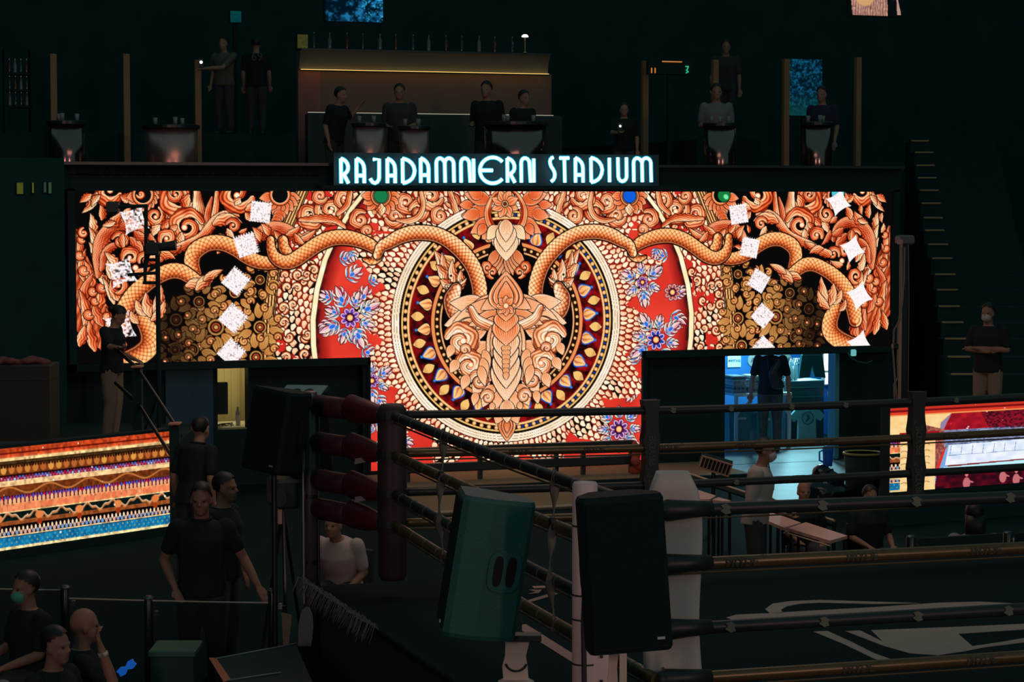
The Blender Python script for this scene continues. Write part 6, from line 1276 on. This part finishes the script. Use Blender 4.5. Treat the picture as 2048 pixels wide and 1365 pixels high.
# balcony guests
def bal(label,px,ytop,Y,rz,J,**k):
    p=aty(px,ytop,Y); zf=k.pop('floor',ZD); H=min(max((p.z-zf)/.99,1.5),1.85); tg=k.pop('reach',None)
    if tg is not None:
        q=Matrix.Rotation(-rz,3,'Z')@(tg-Vector((p.x,Y,zf)))*(1.75/H); s='R' if q.x>0 else 'L'; J['wr'+s]=q-Vector((0,.01,.09)); m=(J['sh'+s]+J['wr'+s])/2; J['el'+s]=m+Vector((.08 if s=='R' else -.08,-.03,-.10))
    person(label,Vector((p.x,Y,zf)),rz,J,H=H,**k)
bal('balcony guest leaning with raised arm at the left end of the bar',668,176,33.3,FC+R(60),pose(lean=.15,elL=(-.36,.05,1.28),wrL=(-.40,.20,1.46)),shirt=C_bl,trousers=C_dk,fine=.016)
bal('balcony guest facing the hall above the first word of the sign',799,171,33.4,FC,pose(wrL=(-.15,.25,1.1),wrR=(.15,.25,1.1)),shirt=C_dk,trousers=C_dk,fine=.016)
bal('balcony guest standing behind the broad mirrored drum table',974,166,33.5,FC-R(20),pose(wrL=(-.15,.25,1.1),wrR=(.15,.25,1.1)),shirt=C_bl,trousers=C_dk,fine=.016)
bal('balcony guest beside the end of the glowing seat back',1046,184,33.4,FC+R(40),pose(wrL=(-.15,.25,1.1),wrR=(.15,.25,1.1)),shirt=C_bl,trousers=C_dk,fine=.016)
bal('balcony guest in a grey top at the mirrored table below the short post',1433,170,33.2,FC,pose(wrL=(-.12,.3,1.1),wrR=(.12,.3,1.1)),shirt=C_gr,trousers=C_dk,fine=.016)
bal('balcony guest standing by the second short wooden post',1645,172,33.4,FC-R(30),pose(),shirt=C_nv,trousers=C_dk,fine=.016)
bal('balcony guest holding up a phone light above the last letters of the sign',1248,266,32.6,FC,pose(),reach=aty(1240,255,32.25),shirt=C_bl,trousers=C_dk,fine=.016)
bal('balcony guest in an olive shirt raising a bright phone at the left',448,76,37.1,FC-R(20),pose(),floor=5.04,reach=aty(402,127,36.46),shirt=C_ol,trousers=C_dk,fine=.018)
bal('balcony guest in a numbered black jersey beside the phone holder',512,78,37.4,FC+R(180),pose(),floor=5.04,shirt=C_bl,trousers=C_dk,fine=.018)
bal('hooded balcony guest behind the taller short post',1452,66,38.2,FC,pose(),floor=5.04,shirt=C_dk,trousers=C_dk,fine=.018)
text_obj('jersey_number','69',.2,facing(aty(514,114,37.22),(1,0,0),(0,0,1)),mat('jersey_print',(.08,.10,.10),.8),[o for o in COL.objects if o.get('label','').startswith('balcony guest in a numbered')][0])
for px,py,Y,lab in ((402,127,36.41,'bright phone torch held up beside the left wooden post'),(1240,255,32.2,'small bright phone light above the last letters of the sign')):
    p=aty(px,py,Y); t=thing('phone',lab,'phone',p); MB().box(p,(.075,.01,.15),bev=.004).build('case',M_plast,t); MB().ell((p.x,p.y-.01,p.z+(.02)),(.022 if px<1000 else .016,.006,.022 if px<1000 else .016),12,8).build('torch',glow('torch_%d'%px,(1.0,.97,.8) if px<1000 else (.8,.97,1.0),9.0),t)
# ---------- left platform, stair rail, equipment ----------
c=at(150,845,27.2); ztop=.97
a_,b_=at(-160,850,27.3),at(345,838,27.3)
PL=MB(); PL.box(((a_.x+b_.x)/2+fw.x*1.3,(a_.y+b_.y)/2+fw.y*1.3,ztop/2),((b_-a_).length,2.6,ztop),-YAW); struct('platform_left',PL,M_ter)
struct('trim_3',MB().box(((a_.x+b_.x)/2,(a_.y+b_.y)/2,ztop+.02),((b_-a_).length,.06,.04),-YAW),mat('platform_edge',(.10,.16,.16),.35,.3))
RL=thing('stair_rail','black stair rail with two square posts capped in copper by the left platform','railing',at(300,845,26.0)); RL.location.z=0
M_lit_top=mat('copper_cap',(.62,.27,.16),.5); tops=RAIL  # orange light on the flat post tops is put into their colour
for p in tops[1:]:
    MB().box((p.x,p.y,p.z/2-.02),(.11,.11,p.z-.04),-YAW,bev=.006).build('post',M_black,RL); MB().box((p.x,p.y,p.z-.008),(.125,.2,.022),-YAW,bev=.004).build('post_cap',M_lit_top,RL)
for o in (0,-.42): MB().tube([p+Vector((0,0,-.03+o)) for p in tops],.022,8).build('handrail',M_metal,RL)
BX=thing('case','tall olive-brown flight case on the left platform','case',at(40,850,27.4)); L=BX.location; L.z=ztop; zt=at(40,730,27.4).z
MB().box((L.x,L.y+.25,(ztop+zt)/2),(.92,.6,zt-ztop),-YAW,bev=.012).build('body',mat('olive_case',(.045,.05,.04),.9,scale=20),BX); MB().box((L.x,L.y+.25,zt-.18),(.93,.61,.015),-YAW).build('lid_seam',M_metal,BX)
cm=MB()
for k in range(9): cm.ell((L.x-.25+.07*k,L.y+.1+.05*math.sin(k*2.3),zt+.035+.02*math.sin(k*1.3)),(.09,.1,.045),10,6)
CB_=tag(bpy.data.objects.new('cloth_pile',remesh(cm,.02,'cloth_pile')),'crumpled dull red cloth lying on the olive case','cloth'); COL.objects.link(CB_); CB_.data.materials.append(mat('dull_red_cloth',(.22,.075,.07),.9))
CR=thing('camera_stand','tall black camera stand with lamp box, arm and camera before the screen','camera stand',at(315,840,28.0)); L=CR.location; L.z=ztop; d=28.0
J_=lambda x,y,dd=d: at(x,y,dd)
MB().tube([Vector((J_(315,490).x,J_(315,490).y,ztop)),J_(315,490)],.03,10).build('pole',M_black,CR)
MB().tube([J_(292,412),J_(292,520)],.024,8).build('upright',M_black,CR); MB().tube([J_(236,414),J_(295,412)],.022,8).build('arm',M_black,CR); MB().box(J_(226,415),(.15,.14,.15),-YAW,bev=.02).build('lamp_box',mat('stand_box',(.05,.07,.07),.5),CR)
CMb=MB().box(J_(307,498),(.16,.24,.16),-YAW,bev=.02).build('camera_body',M_plast,CR); MB().tube([J_(318,495),J_(352,491)],[.05,.065],12).build('lens',M_plast,CMb); MB().box(J_(303,485),(.07,.1,.05),-YAW,bev=.01).build('viewfinder',M_plast,CMb)
for (x0_,y0_,x1_,y1_) in ((292,520,315,520),(255,550,315,546),(286,566,315,566),(290,520,290,566),(298,505,290,545)): MB().tube([J_(x0_,y0_),J_(x1_,y1_)],.02,8).build('bracket',M_black,CR)
for k in range(3): a=k*2.094; p=Vector((J_(315,800).x,J_(315,800).y,0)); MB().tube([p+Vector((0,0,ztop+.5)),p+Vector((.3*math.cos(a),.3*math.sin(a),ztop+.015))],.016,6).build('leg',M_black,CR)
# small coloured lamps and bottles on the left wall ledge
for px,py,w,h,col,nm in ((40,366,12,22,(.30,.32,.05),'olive yellow lit sign on the dark left wall'),(66,366,3,20,(.34,.36,.06),'thin yellow light strip on the dark left wall'),(90,365,4,20,(.10,.22,.13),'slim green light strip on the left wall'),(100,365,5,22,(.12,.26,.14),'wider green light strip with a bent end')):
    p=aty(px,py+h/2,30.01); t=thing('light_strip',nm,'light',(p.x,p.y,p.z-.02)); k=29.9/4500; MB().box(p,(w*k,.02,h*k)).build('lens',glow('strip_%d'%px,col,.22),t); MB().box(p+Vector((0,.026,0)),(w*k+.02,.03,h*k+.02)).build('holder',M_black,t)
struct('wall_left_stand',MB().span((-13,30.05,0),(aty(128,400,30.1).x,30.3,4.5)),M_wall)
# ---------- glass barrier at the lower left ----------
gp=[at(-120,1146,17.1),at(130,1172,17.0),at(297,1193,16.9),at(545,1178,16.8)]; zt=[p.z for p in gp]
GF=thing('glass_barrier','low smoked glass barrier with round steel posts behind the seated spectators','barrier',(gp[2].x,gp[2].y,0))
M_post=mat('barrier_post',(.06,.09,.09),.3,.7)
for i,p in enumerate(gp):
    po=MB().lathe([(.034,0),(.034,p.z-.015),(.028,p.z),(.0,p.z+.002)],(p.x,p.y,0),18).build('post',M_post,GF,smooth=True); MB().lathe([(.036,p.z-.03),(.037,p.z-.012),(.034,p.z-.008)],(p.x,p.y,0),18).build('ring_cap',M_steel,po)
    MB().box((p.x+.06,p.y,p.z-.14),(.03,.03,.05),-YAW,bev=.006).build('clip',M_steel,po)
for p,q in zip(gp[:-1],gp[1:]):
    u=(q-p); L=u.length; u.normalize(); a=p+u*.03; b=q-u*.03; z0=min(p.z,q.z)-.04; mb=MB(); n=Vector((-u.y,u.x,0)).normalized()*.006
    mb.add([(v.x+s*n.x,v.y+s*n.y,z) for z in (.08,z0) for v,s in ((a,-1),(b,-1),(b,1),(a,1))],[(3,2,1,0),(4,5,6,7),(0,1,5,4),(1,2,6,5),(2,3,7,6),(3,0,4,7)]); g=mb.build('glass_panel',M_glass,GF)
    MB().tube([(a.x,a.y,z0+.004),(b.x,b.y,z0+.004)],.007,6).build('top_edge',mat('glass_edge',(.55,.5,.44),.25,.3),g)
# spectator chairs
def chair(loc,rz,label,sc=.971):
    t=thing('chair',label,'chair',(loc.x,loc.y,loc.z if loc.z>.02 else 0),rz,group='chairs of the seated spectators'); t.scale=(sc,sc,sc); m=mat('chair_plastic',(.04,.055,.055),.5)
    MB().box((0,.12,.375),(.42,.44,.03),bev=.012).build('seat',m,t,world=False); MB().box((0,-.16,.66),(.42,.03,.34),bev=.012).build('backrest',m,t,world=False)
    for x in (-.18,.18):
        MB().tube([(x,.30,.36),(x,.33,.0)],.012,6).build('leg',M_metal,t,world=False); MB().tube([(x,-.16,.8),(x,-.14,.36),(x,-.17,.0)],.012,6).build('leg',M_metal,t,world=False)
for (b,rz),lb in zip(SEATS,('of the spectator in the green mask','of the bald spectator with the wristband','of the dark-haired spectator in profile','of the grey-shirted spectator','of the crouched person behind the red corner','of the bald spectator beside the aisle','of the round-headed spectator','of the long-haired spectator','of the spectator next to the long-haired one')):
    chair(b,rz,'black plastic chair '+lb,.857 if 'aisle' in lb or 'round-headed' in lb else .971)
WB=thing('wristband','pale wristband on the raised wrist of the bald spectator','wristband',WRB.lerp(ELB,.1)); wd_=(WRB-ELB).normalized(); MB().tube([WB.location-wd_*.014,WB.location+wd_*.014],.034,16).build('band',mat('pale_band',(.6,.55,.5),.6),WB,smooth=True); MB().box(WB.location-fw*.034,(.02,.006,.02),-YAW,bev=.002).build('clasp',M_steel,WB)
BR=thing('light_stick','bright blue bow-shaped light stick beside the bald spectator','light stick',at(254,1336,15.3)); Mb=facing(BR.location,CAMR,(0,0,1))@Matrix.Rotation(R(38),4,'Z')
for s in (-1,1): MB().prism([(0,-.012),(s*.03,-.03),(s*.07,-.022),(s*.066,.0),(s*.07,.024),(s*.03,.03),(0,.012)] if s>0 else [(0,.012),(s*.03,.03),(s*.07,.024),(s*.066,.0),(s*.07,-.022),(s*.03,-.03),(0,-.012)],Mb,.02).build('loop',mat('blue_glow_plastic',(.02,.12,.6),.4,emit=(.01,.16,.75),es=.35),BR)
MB().tube([BR.location+Vector((0,0,-.005)),Vector((BR.location.x,BR.location.y,0))],.007,6).build('handle',M_plast,BR)
# green crate and equipment at the lower left
GC=thing('crate','dark green plastic crate with a pale rim beside the barrier post','crate',at(352,1380,15.8)); L=GC.location; L.z=0; zc_=at(352,1293,15.8).z; M_g=mat('green_crate_plastic',(.008,.075,.028),.5); zb_=zc_-.36
MB().box((L.x,L.y,zb_+.18),(.30,.36,.36),-YAW,bev=.015).build('tub',M_g,GC); MB().box((L.x,L.y,zc_-.02),(.33,.39,.05),-YAW,bev=.01).build('rim',mat('pale_green_rim',(.05,.16,.10),.5),GC); MB().box((L.x,L.y,zb_/2),(.28,.34,zb_),-YAW).build('under_crate',M_black,GC)
TC=thing('equipment_case','low black equipment case with silver edges and an orange tape strip','case',at(520,1350,14.6)); zc_=.80; Q=[atz(430,1320,zc_),atz(592,1290,zc_),atz(640,1400,zc_),atz(470,1420,zc_)]; TC.location=((Q[0].x+Q[2].x)/2,(Q[0].y+Q[2].y)/2,0)
mb=MB(); mb.add([(q.x,q.y,0) for q in Q]+[(q.x,q.y,zc_) for q in Q],[(0,1,2,3),(7,6,5,4),(4,5,1,0),(5,6,2,1),(6,7,3,2),(7,4,0,3)]); mb.build('body',M_black,TC)
MB().tube([Q[0]+Vector((0,0,.004)),Q[1]+Vector((0,0,.004))],.008,6).build('edge_rail',M_steel,TC); MB().tube([atz(455,1362,zc_+.01),atz(562,1346,zc_+.01)],.006,6).build('seam',M_steel,TC)
T0=[atz(418,1318,zc_),atz(432,1318,zc_),atz(462,1362,zc_),atz(447,1366,zc_)]; mb=MB(); mb.add([(q.x,q.y,zc_+.001) for q in T0]+[(q.x,q.y,zc_+.006) for q in T0],[(7,6,5,4),(0,1,5,4),(1,2,6,5),(2,3,7,6),(3,0,4,7)]); mb.build('orange_tape',mat('orange_tape',(.55,.16,.07),.6),TC)
CH=thing('folded_board','rounded grey board leaning beside the equipment case','board',at(607,1300,16.15)); p0=at(612,1292,16.15); Mb=facing(p0,CAMR*1.12,(0.05,0,1))@Matrix.Scale(1.12,4)
MB().prism([(-.05,0),(.03,.0),(.045,.12),(.04,.2),(.02,.25),(0,.255),(-.025,.23),(-.045,.15)],Mb,.02).build('board',mat('grey_board',(.16,.20,.20),.5),CH); MB().tube([Mb@Vector(v) for v in ((.03,.0,.01),(.045,.12,.01),(.04,.2,.01),(.02,.25,.01))],.005,6).build('edge_trim',M_edge,CH)
MB().box((p0.x,p0.y+.05,p0.z/2),(.12,.08,p0.z),-YAW).build('foot_block',M_black,CH)
TN=thing('tripod','tan fabric tripod leg cover beside the dark ring post','tripod',at(570,1295,16.05)); p0=at(570,1296,16.05); Mb=facing(p0,CAMR,(0,0,1))@Matrix.Scale(1.07,4); MB().prism([(-.01,0),(.025,0),(.05,.22),(-.02,.24)],Mb,.02).build('cover',mat('tan_canvas',(.26,.21,.14),.9),TN); MB().tube([(p0.x,p0.y+.03,0),(p0.x,p0.y+.03,p0.z+.3)],.012,6).build('leg',M_metal,TN)
# broadcast camera near the red corner
BC=thing('video_camera','black broadcast camera on a tripod left of the dark ring post','camera',at(570,1000,17.0)); p=at(566,985,17.0); BC.location=(p.x,p.y,0)
bd=MB().box(p,(.17,.34,.22),-YAW+R(20),bev=.02).build('body',M_plast,BC); MB().box(p+Vector((-.05,-.1,-.16)),(.03,.03,.14),bev=.006).build('pan_handle',M_edge,bd); MB().tube([p+fw*-.16,p+fw*-.34],[.05,.065],12).build('lens',M_plast,bd)
for k in range(3): a=k*2.094+.4; MB().tube([p+Vector((0,0,-.1)),Vector((p.x+.26*math.cos(a),p.y+.26*math.sin(a),.004))],.014,6).build('leg',M_metal,BC)
# tassel fringe along the ring edge
TS=[]
for k in range(26):
    f=k/25; p=atz(lerp(612,724,f),lerp(1166,1262,f),ZC); p.x=N_.x-ap-.012; TS.append(p)
fm=MB(); rnd=random.Random(4)
for p in TS:
    for j in range(5):
        dx,dy=rnd.uniform(-.05,.02),rnd.uniform(-.05,.05); fm.tube([p+Vector((0,0,-.004)),p+Vector((-.05+dx,dy,.05)),p+Vector((-.10+dx,dy*1.5,-.03-.06*rnd.random()))],[.004,.003,.001],4)
fr_=thing('tinsel_fringe','pale stringy fringe hanging along the left ring edge','fringe',(TS[12].x,TS[12].y,ZC-.1)); o=fm.build('strands',mat('fringe_grey',(.20,.21,.19),.6),fr_); o['kind']='stuff'
# ---------- tables, rail and lamp right of the stage ----------
zt=.76
def tab(P,label):
    Q=[atz(x,y,zt) for x,y in P]; c=sum(Q,Vector())/4; t=thing('judge_table',label,'table',(c.x,c.y,0),group='tables in a row beside the ring'); mb=MB()
    mb.add([(q.x,q.y,zt-.03) for q in Q]+[(q.x,q.y,zt) for q in Q],[(0,1,2,3),(7,6,5,4),(4,5,1,0),(5,6,2,1),(6,7,3,2),(7,4,0,3)]); 
    n=(Q[1]-Q[0]).cross(Q[3]-Q[0]).z
    mb.build('top',mat('rose_brown_laminate',(.80,.45,.38),.6,scale=30),t); MB().tube([Q[2]+Vector((0,0,-.05)),Q[3]+Vector((0,0,-.05))],.008,6).build('edge_strip',M_edge,t)
    for q in Q: w=q.lerp(c,.1); MB().tube([(w.x,w.y,0),(w.x,w.y,zt-.03)],.016,6).build('leg',M_metal,t)
tab([(1370,972),(1432,992),(1420,999),(1382,999)],'rose-brown table right behind the pale corner pad, first of the row'); tab([(1437,995),(1462,1002),(1445,1003),(1425,1000)],'short rose-brown table second in the row from the pad')
tab([(1505,1030),(1540,1023),(1602,1046),(1568,1056)],'longest rose-brown table in the middle of the row'); tab([(1612,1045),(1695,1072),(1660,1082),(1576,1057)],'rose-brown table at the end of the row farthest from the pad')
RB=thing('crowd_rail','long black crowd rail with a pale top edge beside the tables','railing',atz(1540,1000,0)); zr=.70
P=[atz(1372,946,zr),atz(1545,1003,zr),atz(1668,1042,zr)]; MB().tube(P,.014,8).build('top_edge',M_edge,RB); MB().tube([p+Vector((0,0,-.04)) for p in P],.03,8).build('rail',M_black,RB)
for f in (0,.33,.66,1): q=P[0].lerp(P[2],f); MB().tube([(q.x,q.y,0),(q.x,q.y,zr-.03)],.02,8).build('post',M_metal,RB)
GL=thing('blinder_lamp','copper-rimmed eight-cell grille lamp tilted on the floor beside the stage','lamp',at(1430,960,26.6)); p=at(1431,933,26.6); GL.location=(p.x,p.y,0); Mg=facing(p,(CAMR+Vector((0,0,-.30))),(0,-.25,1)); k=26.6/4500
MB().box((0,0,-.07),(.38,.17,.12),M=Mg,bev=.01).build('housing',M_black,GL); M_cr=mat('copper_frame',(.62,.33,.24),.5)
fr2=MB(); fr2.box((0,.075,0),(.38,.016,.02),M=Mg); fr2.box((0,-.075,0),(.38,.016,.02),M=Mg); fr2.box((-.182,0,0),(.016,.15,.02),M=Mg); fr2.box((.182,0,0),(.016,.15,.02),M=Mg); fr2.build('frame',M_cr,GL)
for i in range(1,8): MB().box((-.182+.0455*i,0,0),(.01,.15,.02),M=Mg).build('divider',M_cr,GL)
MB().tube([(p.x,p.y+.06,0),(p.x,p.y+.06,p.z)],.025,8).build('stand',M_metal,GL)
# sack, jug and bin beyond the ropes
SK=thing('rubbish_sack','big glossy black plastic sack standing in the aisle','sack',atz(1650,1010,0)); L=SK.location; mb=MB()
for k in range(7): mb.ell((L.x+.05*math.sin(k*1.9),L.y+.04*math.cos(k*2.3),.12+.05*k),(.34-.035*k,.30-.03*k,.11),14,8)
me=remesh(mb,.03,'sack',1); me.transform(Matrix.Translation(-L)); me.materials.append(mat('glossy_black_film',(.008,.02,.03),.18,spec=.6,scale=14,bump=1.0)); o=bpy.data.objects.new('film',me); COL.objects.link(o); o.parent=SK; MB().tube([(L.x-.1,L.y,.45),(L.x,L.y-.1,.46),(L.x+.1,L.y,.45)],.02,6).build('tie',M_plast,SK)
JG=thing('water_jug','blue plastic jug standing on the glossy black sack','jug',(at(1660,930,27.0).x,at(1660,930,27.0).y,.98)); jb=atz(1661,925,1.0); JG.location=(jb.x,jb.y,1.0); M_j=mat('blue_jug_plastic',(.10,.50,.95),.45)
tl_=M_j.node_tree.nodes.new('ShaderNodeBsdfTranslucent'); tl_.inputs[0].default_value=(.10,.50,.95,1); mx_=M_j.node_tree.nodes.new('ShaderNodeMixShader'); mx_.inputs[0].default_value=.7
M_j.node_tree.links.new(M_j.node_tree.nodes['Principled BSDF'].outputs[0],mx_.inputs[1]); M_j.node_tree.links.new(tl_.outputs[0],mx_.inputs[2]); M_j.node_tree.links.new(mx_.outputs[0],M_j.node_tree.nodes['Material Output'].inputs[0])
JG.location=(L.x+.03,L.y-.01,.505); q=JG.location; MB().lathe([(.055,0),(.06,.02),(.068,.2),(.07,.24),(.06,.24),(.05,.02)],q,16).build('body',M_j,JG,smooth=True); MB().tube([(q.x-.065,q.y,q.z+.21),(q.x-.12,q.y,q.z+.19),(q.x-.12,q.y,q.z+.08),(q.x-.06,q.y,q.z+.05)],.012,8).build('handle',M_j,JG); MB().lathe([(.07,.24),(.05,.26),(.0,.27)],q,16).build('lid',M_j,JG)
WBn=thing('waste_bin','round dark waste bin with a yellowish rim right of the aisle','bin',atz(1725,1000,0)); q=WBn.location; hb=.62; MB().lathe([(.20,0),(.25,hb)],q,24).build('tub',M_black,WBn,smooth=True); MB().lathe([(.262,hb-.02),(.268,hb),(.258,hb+.015),(.24,hb)],q,24).build('rim',mat('yellow_rim',(.34,.30,.10),.5),WBn,smooth=True)
# glass barrier in front of the right hand spectators
gp=[atz(1820,1080,.55),atz(1990,1066,.62),atz(2150,1052,.62)]; gp=[at(1822,1072,18.6),at(2016,1064,18.9),at(2190,1052,19.2)]
G2=thing('glass_barrier','low dark barrier with a rounded panel in front of the right spectators','barrier',(gp[1].x,gp[1].y,0))
for p in gp: MB().lathe([(.04,0),(.04,p.z-.015),(.03,p.z),(.0,p.z+.002)],(p.x,p.y,0),16).build('post',M_post,G2,smooth=True)
for p,q in zip(gp[:-1],gp[1:]):
    a=p.lerp(q,.08); b=q.lerp(p,.06); n=Vector((-.006,.006,0)); mb=MB(); z0=min(p.z,q.z)-.02; mb.add([(v.x,v.y+s,z) for z in (.08,z0) for v,s in ((a,-.008),(b,-.008),(b,.008),(a,.008))],[(3,2,1,0),(4,5,6,7),(0,1,5,4),(1,2,6,5),(2,3,7,6),(3,0,4,7)]); g=mb.build('panel',M_black,G2); MB().tube([(a.x,a.y,z0-.06),(a.lerp(b,.04).x,a.lerp(b,.04).y,z0),(b.x,b.y,z0+.004)],.008,6).build('top_edge',M_post,g)
LY_=thing('lanyard','pale pink badge on a dark lanyard worn by the white-shirted person','lanyard',at(1545,975,21.6)); p=LY_.location; MB().box(p,(.035,.01,.06),bev=.003).build('badge',mat('pink_badge',(.6,.36,.42),.5),LY_); MB().tube([p+Vector((0,0,.03)),at(1535,918,21.6)],.006,5).build('strap',M_plast,LY_)
